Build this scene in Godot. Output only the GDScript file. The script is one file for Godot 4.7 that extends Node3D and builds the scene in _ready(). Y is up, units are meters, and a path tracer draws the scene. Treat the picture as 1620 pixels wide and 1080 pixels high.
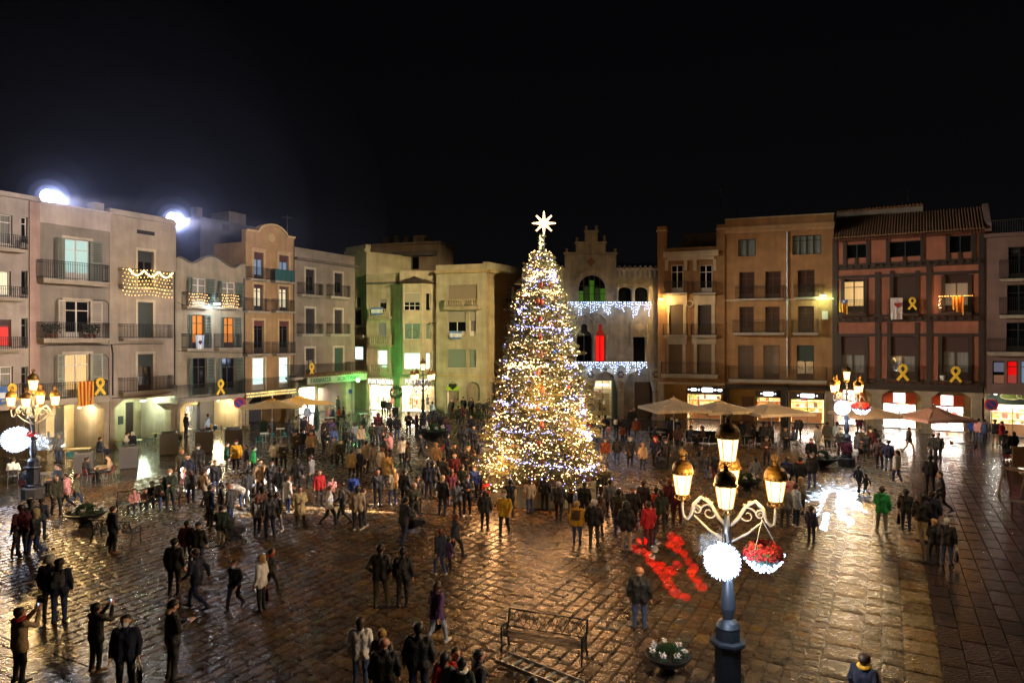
extends Node3D
# A town square on a wet winter night: a lit fir,arcaded houses,lanterns and a crowd.

const FOC := 1080.0     # focal length in photo pixels (photo 1620 wide)
const PCX := 810.0
const HOR := 533.0      # photo row of the horizon
const EYE := 8.2        # height of the balcony the photo was taken from
const DIRU := Vector3(0.4818,0,-0.8763)   # the paving runs this way,away from the town hall
const DIRV := Vector3(0.8763,0,0.4818)

var taken := {}
var rng := RandomNumberGenerator.new()
var mats := {}
var tex_blotch: NoiseTexture2D
var tex_grain: NoiseTexture2D
var tex_streak: NoiseTexture2D
var tex_wet: NoiseTexture2D
var tex_cloth: NoiseTexture2D

func V3(x: float,y: float,z: float) -> Vector3:
	return Vector3(x,y,z)

func V2(x: float,y: float) -> Vector2:
	return Vector2(x,y)

func TX(at: Vector3) -> Transform3D:
	return Transform3D(Basis(),at)

func PV(a: Array) -> PackedVector2Array:
	return PackedVector2Array(a)

func rnd(a: float,b: float) -> float:
	return rng.randf_range(a,b)

func gp(px: float,py: float) -> Vector3:          # the point of the ground seen at a photo pixel
	var d := FOC * EYE / (py - HOR)
	return Vector3((px - PCX) / FOC * d,0,-d)

func at_depth(px: float,py: float,d: float) -> Vector3:
	return Vector3((px - PCX) / FOC * d,EYE - (py - HOR) / FOC * d,-d)

func ab(a: float,b: float,y := 0.0) -> Vector3:   # paving coordinates to the world
	return DIRU * a + DIRV * b + Vector3(0,y,0)

func numbered(called: String) -> String:
	var n: int = taken.get(called,0)
	taken[called] = n + 1
	return called if n == 0 else "%s_%03d" % [called,n]

func tag(o: Node,label: String,category := "",group := "",kind := "") -> void:
	if label: o.set_meta("label",label)
	if category: o.set_meta("category",category)
	if group: o.set_meta("group",group)
	if kind: o.set_meta("kind",kind)

func thing(called: String,label: String,category: String,at := Vector3.ZERO,turn := 0.0,group := "") -> Node3D:
	var o := Node3D.new()
	o.name = numbered(called)
	add_child(o)
	o.position = at
	o.rotation.y = turn
	tag(o,label,category,group)
	return o

func meshed(m: Variant) -> Mesh:
	return m.commit() if m is SurfaceTool else m

func part(called: String,mesh: Variant,mat: Material,parent: Node3D,xf := Transform3D()) -> MeshInstance3D:
	var o := MeshInstance3D.new()
	o.name = called
	o.mesh = meshed(mesh)
	if mat: o.material_override = mat
	parent.add_child(o,true)
	o.transform = xf
	return o

func solo(called: String,mesh: Variant,mat: Material,label: String,category: String,xf := Transform3D(),group := "") -> MeshInstance3D:
	var o := MeshInstance3D.new()
	o.name = numbered(called)
	o.mesh = meshed(mesh)
	o.material_override = mat
	add_child(o)
	o.transform = xf
	tag(o,label,category,group)
	return o

func ground_piece(called: String,mesh: Variant,mat: Material) -> MeshInstance3D:
	var o := MeshInstance3D.new()
	o.name = numbered(called)
	o.mesh = meshed(mesh)
	o.material_override = mat
	add_child(o)
	o.set_meta("kind","structure")
	return o

func dup(src: Node3D,at: Vector3,turn := 0.0,label := "",group := "") -> Node3D:
	var o: Node3D = src.duplicate()
	o.name = numbered(String(src.name).rstrip("_0123456789"))
	add_child(o)
	o.position = at
	o.rotation = Vector3(0,turn,0)
	if label: o.set_meta("label",label)
	if group: o.set_meta("group",group)
	return o

# ---------------------------------------------------------------- shapes
func st0() -> SurfaceTool:
	var st := SurfaceTool.new()
	st.begin(Mesh.PRIMITIVE_TRIANGLES)
	return st

func tri(st: SurfaceTool,a: Vector3,b: Vector3,c: Vector3) -> void:
	var n := (b - a).cross(c - a).normalized()
	for v in [a,c,b]:
		st.set_normal(n)
		st.add_vertex(v)

func quad(st: SurfaceTool,a: Vector3,b: Vector3,c: Vector3,d: Vector3) -> void:   # counter-clockwise from outside
	var n := (b - a).cross(c - a).normalized()
	for v in [a,c,b,a,d,c]:
		st.set_normal(n)
		st.add_vertex(v)

func squad(st: SurfaceTool,p: Array,n: Array) -> void:   # smooth quad,corners counter-clockwise from outside
	for i in [0,2,1,0,3,2]:
		st.set_normal(n[i])
		st.add_vertex(p[i])

func box(st: SurfaceTool,c: Vector3,s: Vector3,b := Basis()) -> void:
	var h := s * 0.5
	var p := []
	for i in 8:
		p.append(c + b * Vector3(h.x if i & 1 else -h.x,h.y if i & 2 else -h.y,h.z if i & 4 else -h.z))
	quad(st,p[4],p[5],p[7],p[6])
	quad(st,p[1],p[0],p[2],p[3])
	quad(st,p[5],p[1],p[3],p[7])
	quad(st,p[0],p[4],p[6],p[2])
	quad(st,p[6],p[7],p[3],p[2])
	quad(st,p[0],p[1],p[5],p[4])

func box2(st: SurfaceTool,lo: Vector3,hi: Vector3) -> void:
	box(st,(lo + hi) * 0.5,hi - lo)

func bar(st: SurfaceTool,a: Vector3,b: Vector3,w: float,h := 0.0) -> void:   # square bar between two points
	var d := b - a
	var l := d.length()
	if l < 1e-5: return
	d /= l
	var side := d.cross(Vector3.UP)
	if side.length() < 0.01: side = Vector3.RIGHT
	side = side.normalized()
	var up := side.cross(d)
	box(st,(a + b) * 0.5,Vector3(w,h if h > 0 else w,l),Basis(side,up,-d))

func tube(st: SurfaceTool,pts: Array,radii: Array,sides := 8,cap := true) -> void:
	var rings := []
	var nors := []
	var n := pts.size()
	var ref := Vector3.UP
	var d0: Vector3 = (pts[1] - pts[0]).normalized()
	if absf(d0.dot(ref)) > 0.95: ref = Vector3.RIGHT
	var side := d0.cross(ref).normalized()
	for i in n:
		var d: Vector3 = (pts[mini(i + 1,n - 1)] - pts[maxi(i - 1,0)]).normalized()
		side = (side - d * side.dot(d)).normalized()
		var up := side.cross(d)
		var ring := []
		var nr := []
		for k in sides:
			var a := TAU * k / sides
			var v := side * cos(a) + up * sin(a)
			nr.append(v)
			ring.append(pts[i] + v * radii[i])
		rings.append(ring)
		nors.append(nr)
	for i in n - 1:
		for k in sides:
			var m := (k + 1) % sides
			squad(st,[rings[i][m],rings[i][k],rings[i + 1][k],rings[i + 1][m]],[nors[i][m],nors[i][k],nors[i + 1][k],nors[i + 1][m]])
	if cap:
		for k in sides:
			var m := (k + 1) % sides
			tri(st,pts[0],rings[0][k],rings[0][m])
			tri(st,pts[n - 1],rings[n - 1][m],rings[n - 1][k])

func lathe(st: SurfaceTool,prof: Array,sides := 16,xf := Transform3D(),smooth := true,spin := 0.0) -> void:   # prof: Vector2(radius,y) upwards
	for i in prof.size() - 1:
		var a: Vector2 = prof[i]
		var b: Vector2 = prof[i + 1]
		if a.distance_to(b) < 1e-6: continue
		var e := b - a
		var sl := Vector2(e.y,-e.x).normalized()
		for k in sides:
			var t0 := TAU * k / sides + spin
			var t1 := TAU * (k + 1) / sides + spin
			var d0 := Vector3(cos(t0),0,-sin(t0))
			var d1 := Vector3(cos(t1),0,-sin(t1))
			var p := [xf * (d0 * a.x + Vector3(0,a.y,0)),xf * (d1 * a.x + Vector3(0,a.y,0)),xf * (d1 * b.x + Vector3(0,b.y,0)),xf * (d0 * b.x + Vector3(0,b.y,0))]
			if smooth:
				var n0 := (xf.basis * (d0 * sl.x + Vector3(0,sl.y,0))).normalized()
				var n1 := (xf.basis * (d1 * sl.x + Vector3(0,sl.y,0))).normalized()
				squad(st,p,[n0,n1,n1,n0])
			elif a.x < 1e-4:
				tri(st,p[0],p[2],p[3])
			else:
				quad(st,p[0],p[1],p[2],p[3])

func prism(st: SurfaceTool,poly: PackedVector2Array,z0: float,z1: float,xf := Transform3D()) -> void:   # outline in x,y (either turn),from z0 to z1
	var pg := poly
	if Geometry2D.is_polygon_clockwise(pg):
		pg = poly.duplicate()
		pg.reverse()
	var ix := Geometry2D.triangulate_polygon(pg)
	for i in range(0,ix.size(),3):
		var q := [pg[ix[i]],pg[ix[i + 1]],pg[ix[i + 2]]]
		if (q[1] - q[0]).cross(q[2] - q[0]) < 0: q = [q[0],q[2],q[1]]
		tri(st,xf * Vector3(q[0].x,q[0].y,z1),xf * Vector3(q[1].x,q[1].y,z1),xf * Vector3(q[2].x,q[2].y,z1))
		tri(st,xf * Vector3(q[0].x,q[0].y,z0),xf * Vector3(q[2].x,q[2].y,z0),xf * Vector3(q[1].x,q[1].y,z0))
	for i in pg.size():
		var a := pg[i]
		var b := pg[(i + 1) % pg.size()]
		quad(st,xf * Vector3(a.x,a.y,z0),xf * Vector3(b.x,b.y,z0),xf * Vector3(b.x,b.y,z1),xf * Vector3(a.x,a.y,z1))

func ball(st: SurfaceTool,c: Vector3,r: Vector3,seg := 10) -> void:
	var rows := maxi(4,seg / 2 + 1)
	for i in rows:
		var a0 := PI * i / rows - PI / 2
		var a1 := PI * (i + 1) / rows - PI / 2
		for k in seg:
			var t0 := TAU * k / seg
			var t1 := TAU * (k + 1) / seg
			var n := []
			var p := []
			for q in [[t0,a0],[t1,a0],[t1,a1],[t0,a1]]:
				var v := Vector3(cos(q[0]) * cos(q[1]),sin(q[1]),-sin(q[0]) * cos(q[1]))
				p.append(c + v * r)
				n.append((v / r).normalized())
			squad(st,p,n)

# ---------------------------------------------------------------- materials
func noise_tex(freq: float,octaves: int,lo: float,hi: float,type := FastNoiseLite.TYPE_SIMPLEX_SMOOTH,size := 512,sd := 1) -> NoiseTexture2D:
	var f := FastNoiseLite.new()
	f.noise_type = type
	f.seed = sd
	f.frequency = freq
	f.fractal_octaves = octaves
	var t := NoiseTexture2D.new()
	t.width = size
	t.height = size
	t.seamless = true
	t.noise = f
	var g := Gradient.new()
	g.set_color(0,Color(lo,lo,lo))
	g.set_color(1,Color(hi,hi,hi))
	t.color_ramp = g
	return t

func lin(r: float,g: float,b: float) -> Color:      # real-world base colour
	return Color(r,g,b).linear_to_srgb()

func mat(key: String,c: Color,rough := 0.8,metal := 0.0) -> StandardMaterial3D:
	if mats.has(key): return mats[key]
	var m := StandardMaterial3D.new()
	m.resource_name = key
	m.albedo_color = c
	m.roughness = rough
	m.metallic = metal
	mats[key] = m
	return m

func plaster(key: String,c: Color,scale := 0.16) -> StandardMaterial3D:
	if mats.has(key): return mats[key]
	var m := mat(key,c,0.9)
	m.albedo_texture = tex_blotch
	m.uv1_triplanar = true
	m.uv1_world_triplanar = true
	m.uv1_scale = Vector3.ONE * scale
	m.heightmap_enabled = true
	m.heightmap_texture = tex_grain
	m.heightmap_scale = 1.2
	m.detail_enabled = true              # rain streaks
	m.detail_albedo = tex_streak
	m.detail_blend_mode = BaseMaterial3D.BLEND_MODE_MUL
	m.detail_uv_layer = BaseMaterial3D.DETAIL_UV_2
	m.uv2_triplanar = true
	m.uv2_world_triplanar = true
	m.uv2_scale = Vector3(0.3,0.03,0.3)
	return m

func cloth(key: String,c: Color,rough := 0.92) -> StandardMaterial3D:
	if mats.has(key): return mats[key]
	var m := mat(key,c,rough)
	m.uv1_triplanar = true
	m.uv1_scale = Vector3(1.6,0.9,1.6)
	m.heightmap_enabled = true
	m.heightmap_texture = tex_cloth
	m.heightmap_scale = 6.0
	m.rim_enabled = true
	m.rim = 0.25
	m.rim_tint = 0.6
	return m

func glow(key: String,c: Color,e: float) -> StandardMaterial3D:
	if mats.has(key): return mats[key]
	var m := mat(key,Color(c.r * 0.4,c.g * 0.4,c.b * 0.4),0.4)
	m.emission_enabled = true
	m.emission = c
	m.emission_energy_multiplier = e
	return m

func omni(called: String,at: Vector3,c: Color,e: float,size := 0.1,parent: Node3D = null) -> void:
	var l := OmniLight3D.new()
	l.name = called
	l.light_color = c
	l.light_energy = e
	l.light_size = size
	l.omni_range = 120.0
	l.omni_attenuation = 2.0
	l.shadow_enabled = true
	(parent if parent else self).add_child(l,true)
	l.position = at

func spot(called: String,at: Vector3,to: Vector3,c: Color,e: float,deg: float,soft := 0.2,size := 0.05) -> void:
	var l := SpotLight3D.new()
	l.name = called
	l.light_color = c
	l.light_energy = e
	l.light_size = size
	l.spot_range = 150.0
	l.spot_attenuation = 2.0
	l.spot_angle = deg
	l.spot_angle_attenuation = soft
	l.shadow_enabled = true
	add_child(l,true)
	l.look_at_from_position(at,to,Vector3.UP if absf((to - at).normalized().y) < 0.99 else Vector3.RIGHT)

func area(called: String,parent: Node3D,xf: Transform3D,c: Color,e: float,size: Vector2) -> void:   # shines along its -z
	var l := AreaLight3D.new()
	l.name = called
	l.light_color = c
	l.light_energy = e
	l.area_size = size
	l.area_range = 60.0
	l.area_attenuation = 2.0
	l.shadow_enabled = true
	parent.add_child(l,true)
	l.transform = xf

const PALETTE := {     # key: m matt,p plaster,c cloth,g glowing; colour; roughness,metal,scale or strength
	"shoe_white": "m c9c7c2 0.6","shoe_tan": "m 8a5b2e 0.6","shoe_dark": "m 1c1a1a 0.45","eye_dark": "m 1a1210 0.3",
	"mask_blue": "m a9c3d2 0.9","mask_white": "m d4d6d4 0.9","phone_dark": "m 101012 0.2","phone_screen": "g 0.75,0.85,1.0 1.6",
	"window_light_warm": "g 1.0,0.8,0.5 0.6","window_light_white": "g 1.0,0.93,0.76 0.65","window_light_cyan": "g 0.8,0.96,0.92 0.5","window_light_bright": "g 0.85,1.0,0.95 1.3",
	"window_light_orange": "g 1.0,0.6,0.2 0.5","window_light_red": "g 1.0,0.02,0.04 0.5","window_light_dim": "g 0.9,0.8,0.66 0.1","window_light_blue": "g 0.66,0.8,0.95 0.26",
	"window_light_green": "g 0.2,0.6,0.1 0.12","pane_brown": "m 3c2b26 0.25","curtain_teal": "m 4c5c5c 0.9","curtain_pale": "m 6a6762 0.9",
	"poster_green": "m 5f7a66 0.4","glass_dark": "m 0c0f12 0.06","clear_glass": "m 0.9,0.95,0.95,0.08 0.03","stone_cream": "p b5a888 ",
	"iron": "m 15161a 0.45 0.3","ceiling_pale": "p b3aa98 ","shop_lamp": "g 1.0,0.97,0.92 2.5","shelf_pale": "m b9b0a2 0.6",
	"ribbon_yellow": "m d9b32c 0.7","cable_dark": "m 26221f 0.6","cream_back": "p b9ac8e ","pillar_stone": "p a2947c 0.3",
	"wall_pale_pink": "p aaa099 ","wall_rose": "p a98f86 ","chimney_white": "p c9c4ba ","door_dark": "m 26282a 0.5",
	"wall_grey": "p 8b8379 ","white_wall": "p b7aaa2 ","door_grey": "m 4a5052 0.5","sign_white": "m c9c9c4 0.5",
	"ink_black": "m 17191d 0.5","paper_white": "m d0d0d4 0.7","lamp_warm": "g 1.0,0.86,0.62 4.0","leaf_dark": "m 1e2a18 0.6",
	"terracotta": "m 6b3d28 0.8","wall_cream_pink": "p a59889 ","slot_dark": "m 1a1a1c 0.9","door_brown_dark": "m 2c1f1a 0.5",
	"door_slate": "m 50565a 0.5","board_grey": "m 2c3436 0.5","lamp_cool": "g 0.85,1.0,0.9 4.0","wall_green_grey": "p 9a917c ",
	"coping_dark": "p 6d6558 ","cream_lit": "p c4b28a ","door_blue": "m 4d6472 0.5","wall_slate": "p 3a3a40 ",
	"wall_hut": "p 5a5450 ","wall_ochre": "p a8875c ","trim_cream": "p c2a878 ","cream_warm": "p c9b48c ",
	"door_orange": "m a04a18 0.5","teal_screen": "c 1d4a4a ","wall_warm_grey": "p 8f8373 ","canopy_pale": "p a9a38c ",
	"canopy_band": "p b4b09c ","tile_clay": "p 7a5a40 ","sign_green": "m 1f5a34 0.5","cross_green": "g 0.75,1.0,0.82 5.0",
	"emblem_dark": "m 3a2f5c 0.8","steel_dull": "m 4a4a4c 0.5 0.6","fairy_rope": "g 1.0,0.85,0.55 6.0","steel_grey": "m 5c6064 0.4 0.5",
	"wall_cream_yellow": "p c0b694 ","wall_pale_green": "p aeb09c ","wall_flat": "p 8d7a68 ","blind_cream": "m 8f8a78 ",
	"print_dark": "m 2b3a34 ","tile_dark": "p 4a3a2e ","wall_cream_tile": "p b8ae90 ","lime_sign": "g 0.62,0.75,0.05 0.55",
	"wall_cream_side": "p b39a74 ","wall_cream_panel": "p bba67e ","letters_white": "g 1,0.98,0.96 1.1","gothic_stone": "p 8c8674 0.25",
	"gothic_trim": "p 9c937c 0.3","lead_dark": "m 181a18 0.4 0.4","tile_glazed": "m 3a4250 0.25","red_room": "g 1.0,0.015,0.015 0.7",
	"glass_grey": "m 30383e 0.1","red_room_upper": "g 0.8,0.1,0.1 0.2","rosette_dark": "m 3d3a30 ","gate_gold": "m 8d7d4a 0.4 0.6",
	"shutter_green": "m 2f4f3c 0.5","door_oak": "m 2e2018 0.5","icicle_white": "g 0.66,0.76,1.0 9.0","wall_brown_stone": "p 8f6b42 0.3",
	"trim_pale": "p b8a88c ","wall_ochre_ground": "p b38f50 ","wall_tan": "p 9c764c ","trim_tan": "p ad8a62 ",
	"zinc": "m 8d9294 0.4 0.5","box_white": "m b8bcb4 0.5","beam_dark": "p 3a3029 ","door_wood": "m 5a3218 0.5",
	"wall_salmon": "p 96604a ","timber_dark": "m 21140f 0.6","rafter_red": "p 6b3a2a ","wall_attic": "p 8f8a80 ",
	"ashlar_pale": "p b8a67e 0.4","fascia_orange": "m c8481a 0.5","mortar_pale": "p 8d8062 ","logo_white": "g 1.0,0.95,0.93 2.6",
	"heart_red": "m 8a1c24 0.8","flag_blue": "m 2a4a8f 0.8","wall_dark_rose": "p 77605a ","sign_dark_green": "m 1c2a22 0.5",
	"oval_olive": "m 54602a 0.5","rim_cream": "m c2b88a 0.5","lamp_white": "g 1.0,0.97,0.92 6.0","sign_black": "m 14161c 0.4",
	"sign_letters": "g 0.93,0.95,1.0 4.0","board_pale": "p c3b99a 0.5","bark_red": "p 5c2e1c 0.9","bark_chip": "m 7a3e22 0.8",
	"bark_brown": "m 3a281c 0.9","bulb_warm": "g 1.0,0.8,0.54 8.0","bulb_cold": "g 0.55,0.58,1.0 9.0","ornament_red": "m 8f3a1c 0.35",
	"bauble_silver": "m b9bcc4 0.12 1.0","bauble_gold": "m c08a34 0.15 1.0","bauble_blue": "m 2c4f8a 0.15 0.6","star_light": "g 1.0,0.82,0.58 7.0",
	"bronze": "m 80602c 0.42 0.6","lantern_light": "g 1.0,0.83,0.56 3.2","cast_iron": "m 2b2f34 0.42 0.5","plinth_stone": "p 4a4642 0.5",
	"arm_paint": "m 8c8b86 0.4 0.3","led_white_core": "g 0.86,0.9,1.0 1.6","led_white": "g 0.78,0.85,1.0 6.0","petal_red": "m b8101c 0.6",
	"petal_deep_red": "m 8a0c18 0.6","leaf_green": "m 24451f 0.6","basket_green": "m 2c4a44 0.6","chain_steel": "m 9a9a98 0.4 0.6",
	"planter_iron": "m 1e2124 0.4 0.4","soil": "m 1a130e 0.95","bush_green": "m 25421a 0.6","petal_white": "m dcd8d2 0.6",
	"bench_iron": "m 17181b 0.35 0.5","pram_frame": "m 2a2b2e 0.35 0.5","pram_seat": "c 232429 ","sign_red": "m a81c20 0.4",
	"sign_blue": "m 223c8a 0.4","projector_black": "m 1a1b1e 0.4","projector_lens": "g 0.8,0.85,1.0 6.0","planter_grey": "m 4c4b4c 0.55",
	"aluminium": "m a9adab 0.35 0.7","print_red": "m a03028 0.5","flood_lens": "g 0.88,0.93,1.0 40.0","flood_lens_far": "g 1.0,0.9,0.8 20.0",
	"trestle_wood": "p 7a6248 0.8","panel_wood": "p 8a6a4c 0.8","slat_pale": "p a89c86 0.8","chair_tube": "m b5b7b8 0.3 0.8",
	"parasol_green": "c 263c34 ","screen_dark": "c 17171a ","board_green": "m 27473a 0.6","umbrella_red": "c b02038 "}

func M(key: String) -> StandardMaterial3D:
	if mats.has(key): return mats[key]
	var f: PackedStringArray = String(PALETTE[key]).split(" ",false)
	var q := f[1].split(",")
	var c := Color("#" + f[1]) if q.size() < 3 else Color(float(q[0]),float(q[1]),float(q[2]),float(q[3]) if q.size() > 3 else 1.0)
	var a := float(f[2]) if f.size() > 2 else -1.0
	match f[0]:
		"p": return plaster(key,c,a) if a >= 0.0 else plaster(key,c)
		"c": return cloth(key,c,a) if a >= 0.0 else cloth(key,c)
		"g": return glow(key,c,a)
	return mat(key,c,a if a >= 0.0 else 0.8,float(f[3]) if f.size() > 3 else 0.0)

# ---------------------------------------------------------------- people: one continuous surface per pose
# bones: [from,to,radius,radius,region]; regions 0 skin,1 upper clothes,2 trousers,3 shoes
func nets(bones: Array,cell: float,k: float) -> Dictionary:
	var lo := Vector3.INF
	var hi := -Vector3.INF
	for b in bones:
		var r: float = maxf(b[2],b[3]) + cell * 2.0
		lo = lo.min(b[0] - Vector3.ONE * r).min(b[1] - Vector3.ONE * r)
		hi = hi.max(b[0] + Vector3.ONE * r).max(b[1] + Vector3.ONE * r)
	var nx := int(ceil((hi.x - lo.x) / cell)) + 1
	var ny := int(ceil((hi.y - lo.y) / cell)) + 1
	var nz := int(ceil((hi.z - lo.z) / cell)) + 1
	var f := PackedFloat32Array()
	f.resize(nx * ny * nz)
	f.fill(1.0)
	var near := f.duplicate()
	var reg := PackedByteArray()
	reg.resize(nx * ny * nz)
	for b in bones:
		var a: Vector3 = b[0]
		var ba: Vector3 = b[1] - a
		var ll := maxf(ba.length_squared(),1e-9)
		var r0: float = b[2]
		var r1: float = b[3]
		var id: int = b[4]
		var m := maxf(r0,r1) + k + cell * 2.0
		var bl: Vector3 = ((a.min(b[1]) - Vector3.ONE * m) - lo) / cell
		var bh: Vector3 = ((a.max(b[1]) + Vector3.ONE * m) - lo) / cell
		for z in range(maxi(0,int(bl.z)),mini(nz,int(bh.z) + 1)):
			for y in range(maxi(0,int(bl.y)),mini(ny,int(bh.y) + 1)):
				for x in range(maxi(0,int(bl.x)),mini(nx,int(bh.x) + 1)):
					var p := lo + Vector3(x,y,z) * cell - a
					var h := clampf(p.dot(ba) / ll,0.0,1.0)
					var d := (p - ba * h).length() - lerpf(r0,r1,h)
					var i := x + nx * (y + ny * z)
					var o := f[i]
					var s := maxf(k - absf(o - d),0.0) / k
					f[i] = minf(o,d) - s * s * k * 0.25
					if d < near[i]:
						near[i] = d
						reg[i] = id
	var vi := PackedInt32Array()
	vi.resize(nx * ny * nz)
	vi.fill(-1)
	var vs := PackedVector3Array()
	var vr := PackedByteArray()
	var off := PackedInt32Array()
	for c in 8:
		off.append((c & 1) + nx * ((c >> 1 & 1) + ny * (c >> 2 & 1)))
	var edges := [[0,1],[2,3],[4,5],[6,7],[0,2],[1,3],[4,6],[5,7],[0,4],[1,5],[2,6],[3,7]]
	for z in nz - 1:
		for y in ny - 1:
			for x in nx - 1:
				var i := x + nx * (y + ny * z)
				if f[i] > cell * 2.2 or f[i] < -cell * 2.2: continue
				var neg := 0
				for c in 8:
					if f[i + off[c]] < 0.0: neg += 1
				if neg == 0 or neg == 8: continue
				var sum := Vector3.ZERO
				var n := 0
				for e in edges:
					var fa := f[i + off[e[0]]]
					var fb := f[i + off[e[1]]]
					if (fa < 0.0) == (fb < 0.0): continue
					var t := fa / (fa - fb)
					var pa := Vector3(e[0] & 1,e[0] >> 1 & 1,e[0] >> 2 & 1)
					var pb := Vector3(e[1] & 1,e[1] >> 1 & 1,e[1] >> 2 & 1)
					sum += pa.lerp(pb,t)
					n += 1
				vi[i] = vs.size()
				vs.append(lo + (Vector3(x,y,z) + sum / n) * cell)
				var best := 9.0
				var br := 0
				for c in 8:
					if near[i + off[c]] < best:
						best = near[i + off[c]]
						br = reg[i + off[c]]
				vr.append(br)
	var faces := []
	var nor := PackedVector3Array()
	nor.resize(vs.size())
	var step := [1,nx,nx * ny]
	for z in range(1,nz - 1):
		for y in range(1,ny - 1):
			for x in range(1,nx - 1):
				var i := x + nx * (y + ny * z)
				if absf(f[i]) > cell * 2.2: continue
				for ax in 3:
					var j: int = i + step[ax]
					if (f[i] < 0.0) == (f[j] < 0.0): continue
					var u: int = step[(ax + 1) % 3]
					var w: int = step[(ax + 2) % 3]
					var q := [vi[i - u - w],vi[i - w],vi[i],vi[i - u]]
					if q[0] < 0 or q[1] < 0 or q[2] < 0 or q[3] < 0: continue
					if f[i] >= 0.0: q.reverse()
					var fn := (vs[q[2]] - vs[q[0]]).cross(vs[q[3]] - vs[q[1]])
					for v in q: nor[v] += fn
					faces.append(q)
	return {"v": vs, "n": nor, "r": vr, "f": faces}

func hand_bones(left: bool) -> Array:      # a relaxed hand hanging down from its wrist at the origin,thumb forward
	var s := 1.0 if left else -1.0
	var out := [[Vector3(0,0.01,0),Vector3(0,-0.07,0.012),0.026,0.026,0],[Vector3(0,-0.02,-0.02),Vector3(0,-0.075,-0.024),0.02,0.018,0]]
	var ln := [0.062,0.072,0.068,0.052]
	for i in 4:
		var z := 0.031 - 0.02 * i
		var a := Vector3(0,-0.085,z)
		var b := a + Vector3(-s * 0.008,-ln[i] * 0.55,0.002)
		var c := b + Vector3(-s * 0.022,-ln[i] * 0.5,0.0)
		out.append([a,b,0.0095,0.0088,0])
		out.append([b,c,0.0088,0.0078,0])
	out.append([Vector3(0,-0.025,0.024),Vector3(-s * 0.012,-0.06,0.052),0.012,0.0105,0])
	out.append([Vector3(-s * 0.012,-0.06,0.052),Vector3(-s * 0.022,-0.088,0.058),0.0105,0.009,0])
	return out

func head_bones() -> Array:                # centred on the head,facing +z
	return [
		[Vector3(0,0.035,-0.012),Vector3(0,0.03,-0.01),0.092,0.09,0],[Vector3(0,0.0,0.018),Vector3(0,-0.06,0.03),0.076,0.06,0],
		[Vector3(0,-0.085,0.045),Vector3(0,-0.09,0.05),0.034,0.03,0],[Vector3(0,0.02,0.09),Vector3(0,-0.028,0.108),0.013,0.018,0],
		[Vector3(0.088,-0.0,-0.005),Vector3(0.09,-0.03,0.0),0.018,0.013,0],[Vector3(-0.088,-0.0,-0.005),Vector3(-0.09,-0.03,0.0),0.018,0.013,0],
		[Vector3(0,-0.06,-0.01),Vector3(0,-0.15,-0.022),0.055,0.058,0]]

func add_region(arr: Array,net: Dictionary,xf := Transform3D(),force := -1) -> void:   # arr: per region {v,n,i}
	var nb := xf.basis.inverse().transposed()
	var maps := [{}, {}, {}, {}, {}]
	for q in net.f:
		var cnt := [0,0,0,0,0]
		for v in q: cnt[net.r[v]] += 1
		var best := 0
		for r in 4:
			if cnt[r] > cnt[best]: best = r
		if force >= 0: best = force
		var a: Dictionary = arr[best]
		var id := []
		for v in q:
			if not maps[best].has(v):
				maps[best][v] = a.v.size()
				a.v.append(xf * net.v[v])
				a.n.append((nb * net.n[v]).normalized())
			id.append(maps[best][v])
		for t in [0,2,1,0,3,2]: a.i.append(id[t])

func regions(n: int) -> Array:
	var out := []
	for i in n: out.append({"v": PackedVector3Array(), "n": PackedVector3Array(), "i": PackedInt32Array()})
	return out

func to_mesh(arr: Array) -> ArrayMesh:
	var m := ArrayMesh.new()
	for a in arr:
		if a.v.size() == 0: continue
		var s := []
		s.resize(Mesh.ARRAY_MAX)
		s[Mesh.ARRAY_VERTEX] = a.v
		s[Mesh.ARRAY_NORMAL] = a.n
		s[Mesh.ARRAY_INDEX] = a.i
		m.add_surface_from_arrays(Mesh.PRIMITIVE_TRIANGLES,s)
	return m

var net_head := {}
var net_hands := []
var poses := {}          # pose -> {mesh,head: Transform3D,back: Transform3D,hands: [p,p]}
var hair_mesh := {}
var mask_mesh: Mesh
var face_mesh: Mesh

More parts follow.
